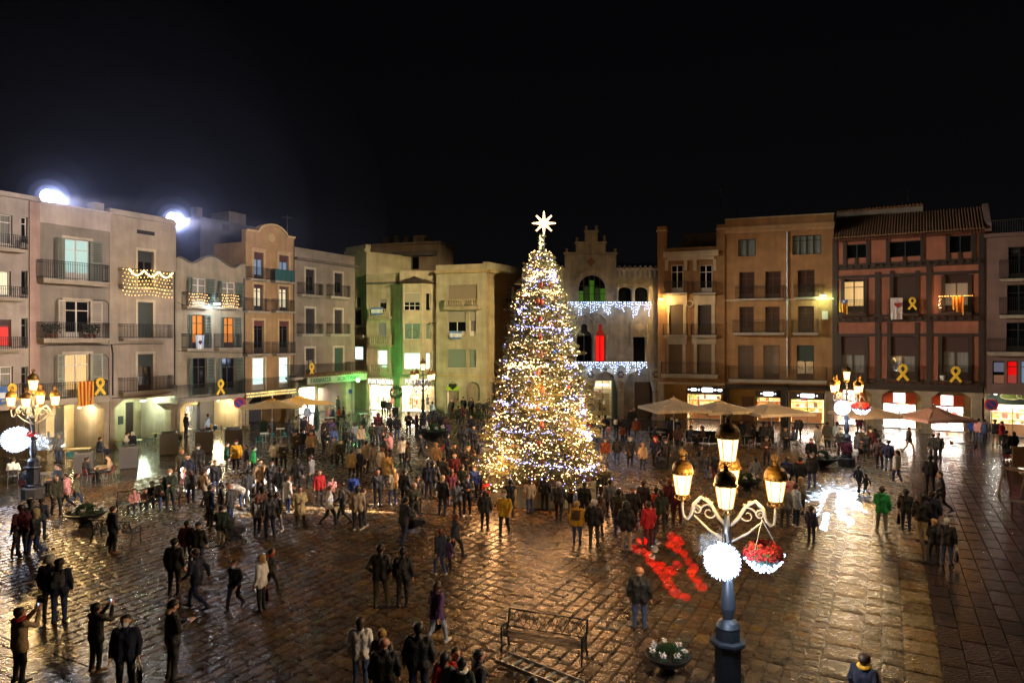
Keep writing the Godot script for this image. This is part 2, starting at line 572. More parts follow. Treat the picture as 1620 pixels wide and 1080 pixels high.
func make_pose(pose: String) -> Dictionary:
	var coat := pose.ends_with("_coat")
	var kind := pose.trim_suffix("_coat")
	var P := {}
	P.pel = Vector3(0,0.93,0)
	P.chest = Vector3(0,1.26,0.0)
	P.neck = Vector3(0,1.45,-0.005)
	P.head = Vector3(0,1.615,0.02)
	for s in [-1,1]:
		P[["hipL","hipR"][0 if s < 0 else 1]] = Vector3(s * 0.095,0.9,0)
		P[["kneL","kneR"][0 if s < 0 else 1]] = Vector3(s * 0.105,0.5,0.015)
		P[["ankL","ankR"][0 if s < 0 else 1]] = Vector3(s * 0.115,0.09,-0.02)
		P[["toeL","toeR"][0 if s < 0 else 1]] = Vector3(s * 0.15,0.045,0.14)
		P[["shoL","shoR"][0 if s < 0 else 1]] = Vector3(s * 0.185,1.395,0)
		P[["elbL","elbR"][0 if s < 0 else 1]] = Vector3(s * 0.25,1.12,-0.03)
		P[["wriL","wriR"][0 if s < 0 else 1]] = Vector3(s * 0.255,0.88,0.05)
	var tilt := 0.0       # of the head
	match kind:
		"stand": pass
		"shift":          # weight on one leg,hands in the pockets
			P.kneL = Vector3(-0.14,0.5,0.07); P.ankL = Vector3(-0.2,0.09,0.03); P.toeL = Vector3(-0.28,0.045,0.17)
			P.elbL = Vector3(-0.3,1.14,-0.07); P.wriL = Vector3(-0.205,0.95,0.08); P.elbR = Vector3(0.3,1.14,-0.07); P.wriR = Vector3(0.205,0.95,0.08)
		"phone":          # both hands hold a phone up
			P.elbL = Vector3(-0.2,1.27,0.22); P.wriL = Vector3(-0.07,1.53,0.36); P.elbR = Vector3(0.2,1.27,0.22); P.wriR = Vector3(0.07,1.53,0.36)
			tilt = -0.12
		"read":           # looks down at a phone at chest height
			P.elbL = Vector3(-0.235,1.12,0.05); P.wriL = Vector3(-0.06,1.17,0.29); P.elbR = Vector3(0.235,1.12,0.05); P.wriR = Vector3(0.06,1.17,0.29)
			tilt = 0.4
		"hold":           # one forearm across the body,one arm hanging
			P.elbR = Vector3(0.24,1.12,-0.01); P.wriR = Vector3(0.06,1.1,0.22)
			P.kneR = Vector3(0.13,0.5,0.06); P.ankR = Vector3(0.16,0.09,0.04); P.toeR = Vector3(0.22,0.045,0.19)
		"point":          # one arm raised with a phone
			P.elbR = Vector3(0.24,1.3,0.2); P.wriR = Vector3(0.16,1.58,0.3)
			tilt = -0.1
		"walk":
			P.kneL = Vector3(-0.1,0.5,0.2); P.ankL = Vector3(-0.1,0.1,0.27); P.toeL = Vector3(-0.11,0.08,0.43)
			P.kneR = Vector3(0.1,0.48,-0.03); P.ankR = Vector3(0.1,0.17,-0.33); P.toeR = Vector3(0.11,0.045,-0.2)
			P.elbL = Vector3(-0.25,1.13,-0.16); P.wriL = Vector3(-0.24,0.91,-0.2); P.elbR = Vector3(0.25,1.13,0.06); P.wriR = Vector3(0.22,0.95,0.24)
			P.chest.z = 0.03; P.neck.z = 0.03; P.head.z = 0.065; P.shoL.z = 0.0; P.shoR.z = 0.05
		"stroll":         # a shorter step
			P.kneR = Vector3(0.1,0.5,0.13); P.ankR = Vector3(0.1,0.09,0.15); P.toeR = Vector3(0.12,0.05,0.31)
			P.kneL = Vector3(-0.1,0.49,0.0); P.ankL = Vector3(-0.1,0.12,-0.17); P.toeL = Vector3(-0.12,0.045,-0.03)
			P.elbR = Vector3(0.255,1.12,-0.1); P.wriR = Vector3(0.25,0.89,-0.08); P.elbL = Vector3(-0.25,1.12,0.03); P.wriL = Vector3(-0.22,0.93,0.18)
		"push":           # hands on the handle of a pram
			P.elbL = Vector3(-0.24,1.14,0.08); P.wriL = Vector3(-0.19,1.03,0.36); P.elbR = Vector3(0.24,1.14,0.08); P.wriR = Vector3(0.19,1.03,0.36)
			P.kneR = Vector3(0.1,0.5,0.12); P.ankR = Vector3(0.1,0.09,0.12); P.toeR = Vector3(0.12,0.05,0.28)
			P.kneL = Vector3(-0.1,0.49,0.0); P.ankL = Vector3(-0.1,0.12,-0.16); P.toeL = Vector3(-0.12,0.045,-0.02)
			P.chest.z = 0.05; P.neck.z = 0.08; P.head.z = 0.115; P.shoL.z = 0.06; P.shoR.z = 0.06
			tilt = 0.15
		"bend":           # leans far forward
			P.pel = Vector3(0,0.9,-0.1); P.hipL.z = -0.1; P.hipR.z = -0.1
			P.chest = Vector3(0,1.1,0.18); P.neck = Vector3(0,1.18,0.37); P.head = Vector3(0,1.23,0.54)
			P.shoL = Vector3(-0.18,1.15,0.32); P.shoR = Vector3(0.18,1.15,0.32)
			P.elbL = Vector3(-0.22,0.88,0.36); P.wriL = Vector3(-0.12,0.72,0.5); P.elbR = Vector3(0.22,0.88,0.36); P.wriR = Vector3(0.12,0.72,0.5)
			tilt = 0.9
		"sit":
			P.pel = Vector3(0,0.53,-0.02); P.chest = Vector3(0,0.86,-0.03); P.neck = Vector3(0,1.06,-0.005); P.head = Vector3(0,1.22,0.035)
			for s in [-1,1]:
				var t := "L" if s < 0 else "R"
				P["hip" + t] = Vector3(s * 0.1,0.51,0.0); P["kne" + t] = Vector3(s * 0.13,0.5,0.43)
				P["ank" + t] = Vector3(s * 0.13,0.09,0.42); P["toe" + t] = Vector3(s * 0.15,0.045,0.58)
				P["sho" + t] = Vector3(s * 0.185,1.0,-0.01); P["elb" + t] = Vector3(s * 0.245,0.74,0.04); P["wri" + t] = Vector3(s * 0.09,0.68,0.27)
			tilt = 0.12
	var B := []
	var up: Vector3 = (P.chest - P.pel).normalized()
	for s in [-1,1]:
		var t := "L" if s < 0 else "R"
		var sx := Vector3(s,0,0)
		B.append([P.pel + sx * 0.06,P.chest + sx * 0.075,0.118,0.118,1])
		B.append([P.chest + sx * 0.05 + up * 0.02,P["sho" + t] - sx * 0.03,0.1,0.07,1])
		B.append([P["sho" + t],P["elb" + t],0.068,0.056,1])
		B.append([P["elb" + t],P["wri" + t],0.056,0.044,1])
		B.append([P["hip" + t],P["kne" + t],0.094,0.066,2])
		B.append([P["kne" + t],P["ank" + t] + Vector3(0,0.02,0),0.064,0.05,2])
		var heel: Vector3 = P["ank" + t] - (P["toe" + t] - P["ank" + t]) * 0.25
		heel.y = maxf(0.045,P["ank" + t].y - 0.045)
		B.append([heel,P["toe" + t],0.044,0.038,3])
		B.append([P["ank" + t],heel,0.045,0.044,3])
		if kind != "sit":
			var hem: Vector3 = P["hip" + t].lerp(P["kne" + t],0.62 if coat else 0.16)
			B.append([P.pel + sx * 0.06,hem - sx * (0.03 if coat else 0.0),0.122,0.125 if coat else 0.12,1])
			if coat: B.append([P.pel,(P.kneL + P.kneR) * 0.5 + Vector3(0,0.16,0),0.14,0.17,1])
		else:
			B.append([P.pel + sx * 0.06,P.pel + sx * 0.06 - Vector3(0,0.02,0),0.12,0.12,1])
	B.append([P.chest,P.neck - up * 0.03,0.12,0.075,1])
	B.append([P.neck,P.neck + up * 0.03,0.066,0.06,1])     # collar
	B.append([P.neck + up * 0.02,P.head - Vector3(0,0.05,0.01),0.052,0.05,0])
	var body := nets(B,0.026,0.035)
	var arr := regions(5)
	add_region(arr,body)
	var hx := Transform3D(Basis(Vector3.RIGHT,tilt),P.head)
	add_region(arr,net_head,hx)
	var hands := []
	for s in [-1,1]:
		var t := "L" if s < 0 else "R"
		var dir: Vector3 = (P["wri" + t] - P["elb" + t]).normalized()
		var y := -dir
		var x := Vector3(1,0,0)
		x = (x - y * x.dot(y)).normalized()
		var z := x.cross(y)
		add_region(arr,net_hands[0 if s < 0 else 1],Transform3D(Basis(x,y,z),P["wri" + t] + dir * 0.01))
		hands.append(P["wri" + t] + dir * 0.09)
	# eyes and mouth,sunk into the face
	var e := st0()
	for s in [-1,1]: ball(e,hx * Vector3(s * 0.034,0.012,0.083),Vector3(0.014,0.009,0.012),6)
	ball(e,hx * Vector3(0,-0.064,0.085),Vector3(0.022,0.006,0.008),6)
	var ea := e.commit_to_arrays()
	arr[4].v = ea[Mesh.ARRAY_VERTEX]
	arr[4].n = ea[Mesh.ARRAY_NORMAL]
	arr[4].i = PackedInt32Array(range(arr[4].v.size()))
	var bx := Transform3D(Basis(Vector3.RIGHT,Vector3.UP.angle_to(up) * (1.0 if up.z >= 0 else -1.0)),P.chest)
	return {"mesh": to_mesh(arr), "head": hx, "back": bx, "hands": hands, "neck": P.neck}

func carve(net: Dictionary,keep: Callable) -> Dictionary:
	var f := []
	for q in net.f:
		var c: Vector3 = (net.v[q[0]] + net.v[q[2]]) * 0.5
		if keep.call(c): f.append(q)
	return {"v": net.v, "n": net.n, "r": net.r, "f": f}

func people_stock() -> void:
	net_head = nets(head_bones(),0.0125,0.03)
	net_hands = [nets(hand_bones(true),0.008,0.006),nets(hand_bones(false),0.008,0.006)]
	var cap := [[Vector3(0,0.042,-0.02),Vector3(0,0.036,-0.016),0.104,0.104,0],[Vector3(0,0.0,-0.05),Vector3(0,-0.045,-0.045),0.08,0.066,0]]
	var cut := func(c: Vector3) -> bool: return c.z < 0.035 + (c.y - 0.045) * 0.9 or c.y > 0.1
	var specs := {
		"short": cap,
		"long": cap + [[Vector3(0,0.03,-0.055),Vector3(0,-0.24,-0.085),0.085,0.07,0],[Vector3(0.085,0.02,-0.02),Vector3(0.075,-0.17,-0.02),0.03,0.03,0],[Vector3(-0.085,0.02,-0.02),Vector3(-0.075,-0.17,-0.02),0.03,0.03,0]],
		"curly": [[Vector3(0,0.04,-0.03),Vector3(0,0.02,-0.04),0.13,0.13,0],[Vector3(0.07,-0.03,-0.04),Vector3(0.07,-0.09,-0.03),0.075,0.06,0],[Vector3(-0.07,-0.03,-0.04),Vector3(-0.07,-0.09,-0.03),0.075,0.06,0]],
		"tail": cap + [[Vector3(0,0.07,-0.12),Vector3(0,0.05,-0.16),0.03,0.035,0],[Vector3(0,0.05,-0.16),Vector3(0,-0.16,-0.15),0.032,0.018,0]],
		"hat": [[Vector3(0,0.06,-0.014),Vector3(0,0.055,-0.01),0.108,0.108,0],[Vector3(0,0.15,-0.02),Vector3(0,0.152,-0.02),0.03,0.02,0]],
		"hood": [[Vector3(0,0.04,-0.03),Vector3(0,-0.02,-0.035),0.13,0.125,0],[Vector3(0,-0.08,-0.05),Vector3(0,-0.15,-0.04),0.11,0.11,0]],
	}
	for k in specs:
		var n := nets(specs[k],0.016,0.03)
		var a := regions(1)
		var kept := carve(n,func(c: Vector3) -> bool: return c.y > 0.03) if k == "hat" else carve(n,func(c: Vector3) -> bool: return c.z < 0.05) if k == "hood" else carve(n,cut)
		add_region(a,kept,Transform3D(),0)
		hair_mesh[k] = to_mesh(a)
	var mk := nets([[Vector3(0,-0.01,0.03),Vector3(0,-0.07,0.045),0.076,0.058,0],[Vector3(0,-0.01,0.098),Vector3(0,-0.05,0.1),0.026,0.026,0]],0.014,0.03)
	var ma := regions(1)
	add_region(ma,carve(mk,func(c: Vector3) -> bool: return c.z > 0.03 and c.y < 0.0),Transform3D(),0)
	mask_mesh = to_mesh(ma)
	var b := st0()     # a rucksack worn on the back
	tube(b,[Vector3(0,-0.2,-0.02),Vector3(0,-0.17,-0.02),Vector3(0,0.08,-0.02),Vector3(0,0.17,0.0),Vector3(0,0.19,0.01)],[0.09,0.15,0.15,0.1,0.02],10)
	box(b,Vector3(0,-0.09,-0.16),Vector3(0.2,0.16,0.05))
	pack_mesh = b.commit()
	var pst := st0()
	for s in [-1,1]:
		tube(pst,[Vector3(s * 0.1,0.16,-0.13),Vector3(s * 0.11,0.22,-0.05),Vector3(s * 0.11,0.17,0.1),Vector3(s * 0.12,-0.0,0.13),Vector3(s * 0.13,-0.15,0.02)],[0.018,0.02,0.02,0.018,0.016],6)
	strap_mesh = pst.commit()
	var tb := st0()     # a soft shopping bag; its handles meet at the origin
	for s in [-1,1]:
		tube(tb,[Vector3(-0.08,-0.2,s * 0.03),Vector3(-0.04,-0.05,s * 0.015),Vector3(0,0,0),Vector3(0.04,-0.05,s * 0.015),Vector3(0.08,-0.2,s * 0.03)],[0.008,0.008,0.008,0.008,0.008],5)
	bag_handles = tb.commit()
	var tc := st0()
	var rows := [[-0.2,0.15,0.035],[-0.32,0.17,0.06],[-0.5,0.175,0.07],[-0.55,0.16,0.06]]
	for i in rows.size() - 1:
		for k in 12:
			var p := []
			var nn := []
			for q in [[i,k + 1],[i,k],[i + 1,k],[i + 1,k + 1]]:
				var t: float = TAU * q[1] / 12
				var r: Array = rows[q[0]]
				p.append(Vector3(cos(t) * r[1],r[0],sin(t) * r[2]))
				nn.append(Vector3(cos(t) / r[1],0,sin(t) / r[2]).normalized())
			squad(tc,[p[0],p[1],p[2],p[3]],nn)
	box(tc,Vector3(0,-0.548,0),Vector3(0.26,0.012,0.09))
	bag_body = tc.commit()

var pack_mesh: Mesh
var strap_mesh: Mesh
var bag_handles: Mesh
var bag_body: Mesh

const SKINS := ["#c99a7d","#b98568","#d8ae92","#a8765a"]
const TOPS := {"black": "#17171a","navy": "#1b2136","grey": "#6f7073","dgrey": "#3c3d40","dgreen": "#2a3326","brown": "#4a3326","yellow": "#d6a52c","white": "#d9d6cf","beige": "#a48d70","red": "#a81f24",
	"burgundy": "#4d1826","pink": "#d59490","blue": "#24408f","purple": "#4d3262","green": "#1f8a4c","khaki": "#6d6a4a","lblue": "#9db3cf","orange": "#c8541c","olive": "#3a3827","teal": "#1f4a43","rust": "#7a4020",
	"jeans": "#36466b","ljeans": "#8d9bb0","tan": "#a89468","hivis": "#b9c62a"}
const HAIRS := {"k": "#120e0c","n": "#33221a","d": "#a88450","w": "#b9b5ae","r": "#6b3320"}

func col_of(nm: String) -> StandardMaterial3D:
	return cloth("cloth_" + nm,Color(TOPS[nm]),0.6 if nm == "black" else 0.9)

func person(row: String) -> void:
	var f := row.split("|")
	if f[3] == "": f[3] = "stand"
	if f[6] == "": f[6] = "black"
	if f[7].length() == 1: f[7] = "short-" + f[7]
	var px := float(f[0])
	var yh := float(f[1])
	var yf := float(f[2])
	var extras := f[8].split(",")
	var child := "child" in extras
	if yf <= 0.0: yf = HOR + (yh - HOR) * (1.17 if child else 1.262)
	var at := gp(px,yf)
	var depth := -at.z
	var sit := f[3] == "sit"
	var full := 1.34 if sit else 1.74
	if f[3].begins_with("bend"): full = 1.34
	if f[3].begins_with("phone"): full = 1.76
	var h := (yf - yh) * depth / FOC
	var sc := h / full
	sc = clampf(sc,0.55,0.85) if child else clampf(sc,0.9,1.1)
	var pose := f[3]
	if not poses.has(pose): poses[pose] = make_pose(pose)
	var Q: Dictionary = poses[pose]
	var o := thing("person","person in " + f[9], "person",at,0.0, "")
	var turn := PI - deg_to_rad(float(f[4])) - atan2(at.x,depth)
	o.rotation.y = turn
	o.scale = Vector3(sc * 1.09,sc,sc * 1.09)
	if "wide" in extras: o.scale.x *= 1.1
	if "wide" in extras: o.scale.z *= 1.1
	var b := part("body",Q.mesh,null,o)
	var n := int(px * 7.0 + yh * 13.0)
	var skin := mat("skin_%d" % (n % 4),Color(SKINS[n % 4]),0.6)
	var shoe := M("shoe_white") if "wshoes" in extras else M("shoe_tan") if "tshoes" in extras else M("shoe_dark")
	b.set_surface_override_material(0,skin)
	b.set_surface_override_material(1,col_of(f[5]))
	b.set_surface_override_material(2,col_of(f[6]))
	b.set_surface_override_material(3,shoe)
	b.set_surface_override_material(4,M("eye_dark"))
	if f[7] != "bald":
		var hs := f[7].split("-")
		var hm: StandardMaterial3D = col_of(hs[1]) if hs[0] in ["hat","hood"] else mat("hair_" + hs[1],Color(HAIRS[hs[1]]),0.5)
		var big := Basis().scaled(Vector3.ONE * (1.15 if child else 1.0))
		part("hat" if hs[0] == "hat" else "hood" if hs[0] == "hood" else "hair",hair_mesh[hs[0]],hm,o,Q.head * Transform3D(big))
	if "mask" in extras: part("face_mask", mask_mesh,M("mask_blue") if n % 3 else M("mask_white"),o,Q.head)
	for e in extras:
		if e.begins_with("scarf:") or e.begins_with("collar:"):
			var s := st0()
			var ring := []
			var rr := []
			for k in 13:
				var t := TAU * k / 12
				ring.append(Vector3(cos(t) * 0.085,0.03 + sin(t) * 0.02,sin(t) * 0.085))
				rr.append(0.045)
			tube(s,ring,rr,7,false)
			part("scarf" if e[0] == "s" else "collar",s.commit(),col_of(e.split(":")[1]),o,Transform3D(Basis(),Q.neck))
		if e.begins_with("pack:"):
			var bp := thing("backpack",e.split(":")[2], "backpack",o.transform * (Q.back * Vector3(0,-0.02,-0.2)),turn)
			bp.scale = o.scale
			part("pack",pack_mesh,col_of(e.split(":")[1]),bp)
			part("strap",strap_mesh,col_of(e.split(":")[1]),bp)
		if e.begins_with("bag:"):
			var hand: Vector3 = Q.hands[0 if int(px) % 2 else 1]
			var bg := thing("shopping_bag",e.split(":")[2], "bag",o.transform * (hand + Vector3(0,-0.03,0)),turn + PI / 2)
			part("bag_body",bag_body,col_of(e.split(":")[1]),bg)
			part("handle",bag_handles,col_of(e.split(":")[1]),bg)
		if e.begins_with("phonelit:"):
			var ph: Vector3 = (Q.hands[0] + Q.hands[1]) * 0.5 if pose in ["phone","read"] else Q.hands[1]
			var g := st0()
			box(g,Vector3.ZERO,Vector3(0.075,0.15,0.009))
			var tl := thing("phone",e.split(":")[1], "phone",o.transform * (ph + Vector3(0,0.02,0.0)),turn)
			part("case",g,M("phone_dark"),tl,Transform3D(Basis(Vector3.RIGHT,-0.2 if pose != "read" else -1.0)))
			var g2 := st0()
			box(g2,Vector3(0,0,-0.0065),Vector3(0.066,0.138,0.003))
			part("screen",g2,M("phone_screen"),tl,Transform3D(Basis(Vector3.RIGHT,-0.2 if pose != "read" else -1.0)))

# ---------------------------------------------------------------- buildings
# A facade is a Node3D at the left foot of its front wall: x along the wall,y up,z out towards the square.
func left_row(px: float) -> Vector3:
	var d := 53.04 / (0.49 - (px - PCX) / FOC)
	return V3(-53.04 + 0.49 * d,0,-d)

func right_row(px: float) -> Vector3:
	var q := (px - PCX) / FOC
	var d := 72.14 / (1.0 + 0.36 * q) if px <= 1320.0 else 79.1 / (1.0 + 0.6 * q)
	return V3(q * d,0,-d)

func far_row(px: float,d: float) -> Vector3:
	return V3((px - PCX) / FOC * d,0,-d)

func facade(called: String,label: String,a: Vector3,b: Vector3) -> Node3D:
	var o := thing(called,label, "building")
	var t := (b - a).normalized()
	o.transform = Transform3D(Basis(t,Vector3.UP,t.cross(Vector3.UP)),a)
	o.set_meta("w",a.distance_to(b))
	return o

func loc(o: Node3D,px: float,py: float,z := 0.0) -> Vector2:      # where the line of sight meets the plane z of a facade
	var inv := o.transform.affine_inverse()
	var e := inv * V3(0,EYE,0)
	var d := inv.basis * V3((px - PCX) / FOC,-(py - HOR) / FOC,-1)
	var k := (z - e.z) / d.z
	return V2(e.x + d.x * k,e.y + d.y * k)

func prect(o: Node3D,x0: float,y0: float,x1: float,y1: float,z := 0.0) -> Rect2:   # photo rectangle -> rectangle on the facade
	var xm := (x0 + x1) * 0.5
	var ym := (y0 + y1) * 0.5
	var sl := loc(o,x0,ym,z).x
	var sr := loc(o,x1,ym,z).x
	var top := loc(o,xm,y0,z).y
	var bot := loc(o,xm,y1,z).y
	return Rect2(sl,bot,sr - sl,top - bot)

func wall_with_holes(st: SurfaceTool,r: Rect2,holes: Array,z: float,reveal: float) -> void:
	var xs := [r.position.x,r.end.x]
	var ys := [r.position.y,r.end.y]
	var hs := []
	for h in holes:
		var c: Rect2 = h.intersection(r)
		if c.size.x < 0.02 or c.size.y < 0.02: continue
		hs.append(c)
		xs.append_array([c.position.x,c.end.x])
		ys.append_array([c.position.y,c.end.y])
	xs.sort()
	ys.sort()
	for i in xs.size() - 1:
		if xs[i + 1] - xs[i] < 1e-4: continue
		for j in ys.size() - 1:
			if ys[j + 1] - ys[j] < 1e-4: continue
			var m := V2((xs[i] + xs[i + 1]) * 0.5,(ys[j] + ys[j + 1]) * 0.5)
			var open := false
			for h in hs:
				if h.has_point(m): open = true
			if open: continue
			quad(st,V3(xs[i],ys[j],z),V3(xs[i + 1],ys[j],z),V3(xs[i + 1],ys[j + 1],z),V3(xs[i],ys[j + 1],z))
	for h in hs:
		var a: Vector2 = h.position
		var b: Vector2 = h.end
		var q := z - reveal
		quad(st,V3(a.x,a.y,z),V3(a.x,b.y,z),V3(a.x,b.y,q),V3(a.x,a.y,q))
		quad(st,V3(b.x,a.y,q),V3(b.x,b.y,q),V3(b.x,b.y,z),V3(b.x,a.y,z))
		quad(st,V3(a.x,b.y,z),V3(b.x,b.y,z),V3(b.x,b.y,q),V3(a.x,b.y,q))
		if a.y > r.position.y + 0.01:
			quad(st,V3(a.x,a.y,q),V3(b.x,a.y,q),V3(b.x,a.y,z),V3(a.x,a.y,z))

func frame_box(st: SurfaceTool,r: Rect2,z0: float,z1: float,w: float) -> void:
	box2(st,V3(r.position.x,r.position.y,z0),V3(r.position.x + w,r.end.y,z1))
	box2(st,V3(r.end.x - w,r.position.y,z0),V3(r.end.x,r.end.y,z1))
	box2(st,V3(r.position.x + w,r.end.y - w,z0),V3(r.end.x - w,r.end.y,z1))
	box2(st,V3(r.position.x + w,r.position.y,z0),V3(r.end.x - w,r.position.y + w,z1))

func pane_mat(k: String) -> StandardMaterial3D:
	match k:
		"warm": return M("window_light_warm")
		"white": return M("window_light_white")
		"cyan": return M("window_light_cyan")
		"bright": return M("window_light_bright")
		"orange": return M("window_light_orange")
		"red": return M("window_light_red")
		"dim": return M("window_light_dim")
		"blue": return M("window_light_blue")
		"green": return M("window_light_green")
		"brown": return M("pane_brown")
		"teal": return M("curtain_teal")
		"curtain": return M("curtain_pale")
		"poster": return M("poster_green")
	var m := M("glass_dark")
	return m

const FRAMES := {"w": "#bdb8ae","d": "#2a2724","b": "#3b261b","g": "#4e5a55","t": "#6c5f4f","k": "#161514"}

# x0 y0 x1 y1 frame pane leaves [blind:fraction:colour] [shut:colour] [sur:w] [bal:...]
func window_on(o: Node3D,spec: String,holes: Array) -> void:
	var f := spec.split(" ",false)
	var r := prect(o,float(f[0]),float(f[1]),float(f[2]),float(f[3]))
	if "open" in f:
		holes.append(_base(r))
		return
	holes.append(r)
	var fm := mat("frame_" + f[4],Color(FRAMES[f[4]]),0.6)
	var leaves := int(f[6])
	var z := -0.22
	var st := st0()
	frame_box(st,r,z - 0.05,z + 0.03,0.06)
	var lw := (r.size.x - 0.12) / leaves
	for i in range(1,leaves):
		var x := r.position.x + 0.06 + lw * i
		box2(st,V3(x - 0.045,r.position.y + 0.06,z - 0.045),V3(x + 0.045,r.end.y - 0.06,z + 0.04))
	var bars := []
	if f[5] != "door" and r.size.y > 1.7:
		bars.append(r.end.y - 0.06 - (r.size.y - 0.12) * 0.24)
	for y in bars:
		for i in leaves:
			var x0 := r.position.x + 0.06 + lw * i + (0.045 if i > 0 else 0.0)
			var x1 := r.position.x + 0.06 + lw * (i + 1) - (0.045 if i < leaves - 1 else 0.0)
			box2(st,V3(x0,y - 0.03,z - 0.04),V3(x1,y + 0.03,z + 0.025))
	if r.size.y > 2.2:
		for i in leaves:
			var x0 := r.position.x + 0.06 + lw * i + (0.045 if i > 0 else 0.0)
			var x1 := r.position.x + 0.06 + lw * (i + 1) - (0.045 if i < leaves - 1 else 0.0)
			box2(st,V3(x0,r.position.y + 0.06,z - 0.04),V3(x1,r.position.y + 0.06 + r.size.y * 0.16,z + 0.02))
	var w := part("window",st,fm,o)
	for i in leaves:
		var x0 := r.position.x + 0.06 + lw * i
		var g := st0()
		if f[5] in ["curtain","white","warm","teal"]:
			var nf := 7
			for k in nf:
				var xa := x0 + lw * k / nf
				var xb := x0 + lw * (k + 1) / nf
				var za := z - 0.09 - 0.02 * (k % 2)
				var zb := z - 0.09 - 0.02 * ((k + 1) % 2)
				quad(g,V3(xa,r.position.y + 0.06,za),V3(xb,r.position.y + 0.06,zb),V3(xb,r.end.y - 0.06,zb),V3(xa,r.end.y - 0.06,za))
			part("curtain",g,pane_mat(f[5]),w)
			g = st0()
			quad(g,V3(x0,r.position.y + 0.06,z),V3(x0 + lw,r.position.y + 0.06,z),V3(x0 + lw,r.end.y - 0.06,z),V3(x0,r.end.y - 0.06,z))
			part("pane",g,clear_glass(),w)
		else:
			box2(g,V3(x0,r.position.y + 0.06,z - 0.02),V3(x0 + lw,r.end.y - 0.06,z - 0.005))
			part("pane",g,pane_mat(f[5]),w)
	for k in range(7,f.size()):
		var e := f[k].split(":")
		match e[0]:
			"blind":
				var b := st0()
				var fr := float(e[1])
				var n := int(maxf(3,r.size.y * fr / 0.09))
				for i in n:
					var y1 := r.end.y - 0.02 - r.size.y * fr * i / n
					var y0 := r.end.y - 0.02 - r.size.y * fr * (i + 1) / n
					quad(b,V3(r.position.x + 0.02,y0,-0.13),V3(r.end.x - 0.02,y0,-0.13),V3(r.end.x - 0.02,y1,-0.155),V3(r.position.x + 0.02,y1,-0.155))
					quad(b,V3(r.position.x + 0.02,y0,-0.155),V3(r.end.x - 0.02,y0,-0.155),V3(r.end.x - 0.02,y0,-0.13),V3(r.position.x + 0.02,y0,-0.13))
				part("roller_blind",b,mat("blind_" + e[2],Color("#" + e[2]),0.7),w)
			"shut":
				for s in [-1,1]:
					var b := st0()
					var sw := r.size.x * 0.42
					var hx := r.position.x if s < 0 else r.end.x
					var ang := deg_to_rad(28.0)
					var bs := Basis(Vector3.UP,ang if s < 0 else -ang)
					var c := V3(hx,r.position.y + r.size.y * 0.5,0.02) + bs * V3(s * sw * 0.5,0,0.0)
					c.z += sin(ang) * sw * 0.0 + 0.03
					for q in [-1,1]:
						box(b,c + bs * V3(q * (sw * 0.5 - 0.03),0,0),V3(0.06,r.size.y,0.045),bs)
					for y in [-0.5,-0.05,0.5]:
						box(b,c + V3(0,clampf(y * r.size.y,-r.size.y * 0.5 + 0.04,r.size.y * 0.5 - 0.04),0),V3(sw - 0.12,0.08,0.043),bs)
					var nl := int(r.size.y / 0.12)
					for i in nl:
						box(b,c + V3(0,-r.size.y * 0.5 + (i + 0.5) * r.size.y / nl,0),V3(sw - 0.12,0.075,0.012),bs * Basis(Vector3.RIGHT,0.6))
					part("shutter",b,mat("shutter_" + e[1],Color("#" + e[1]),0.6),w)
			"sur":
				var b := st0()
				var q := float(e[1])
				box2(b,V3(r.position.x - q,r.position.y,0.0),V3(r.position.x,r.end.y + q,0.05))
				box2(b,V3(r.end.x,r.position.y,0.0),V3(r.end.x + q,r.end.y + q,0.05))
				box2(b,V3(r.position.x,r.end.y,0.0),V3(r.end.x,r.end.y + q,0.05))
				if e.size() > 2 and e[2] == "hood":
					box2(b,V3(r.position.x - q * 1.3,r.end.y + q,0.0),V3(r.end.x + q * 1.3,r.end.y + q + 0.1,0.14))
				part("surround",b,plaster("surround_" + (e[3] if e.size() > 3 else "c2b8a4"),Color("#" + (e[3] if e.size() > 3 else "c2b8a4"))),w)

func clear_glass() -> StandardMaterial3D:
	var m := M("clear_glass")
	m.transparency = BaseMaterial3D.TRANSPARENCY_ALPHA
	return m

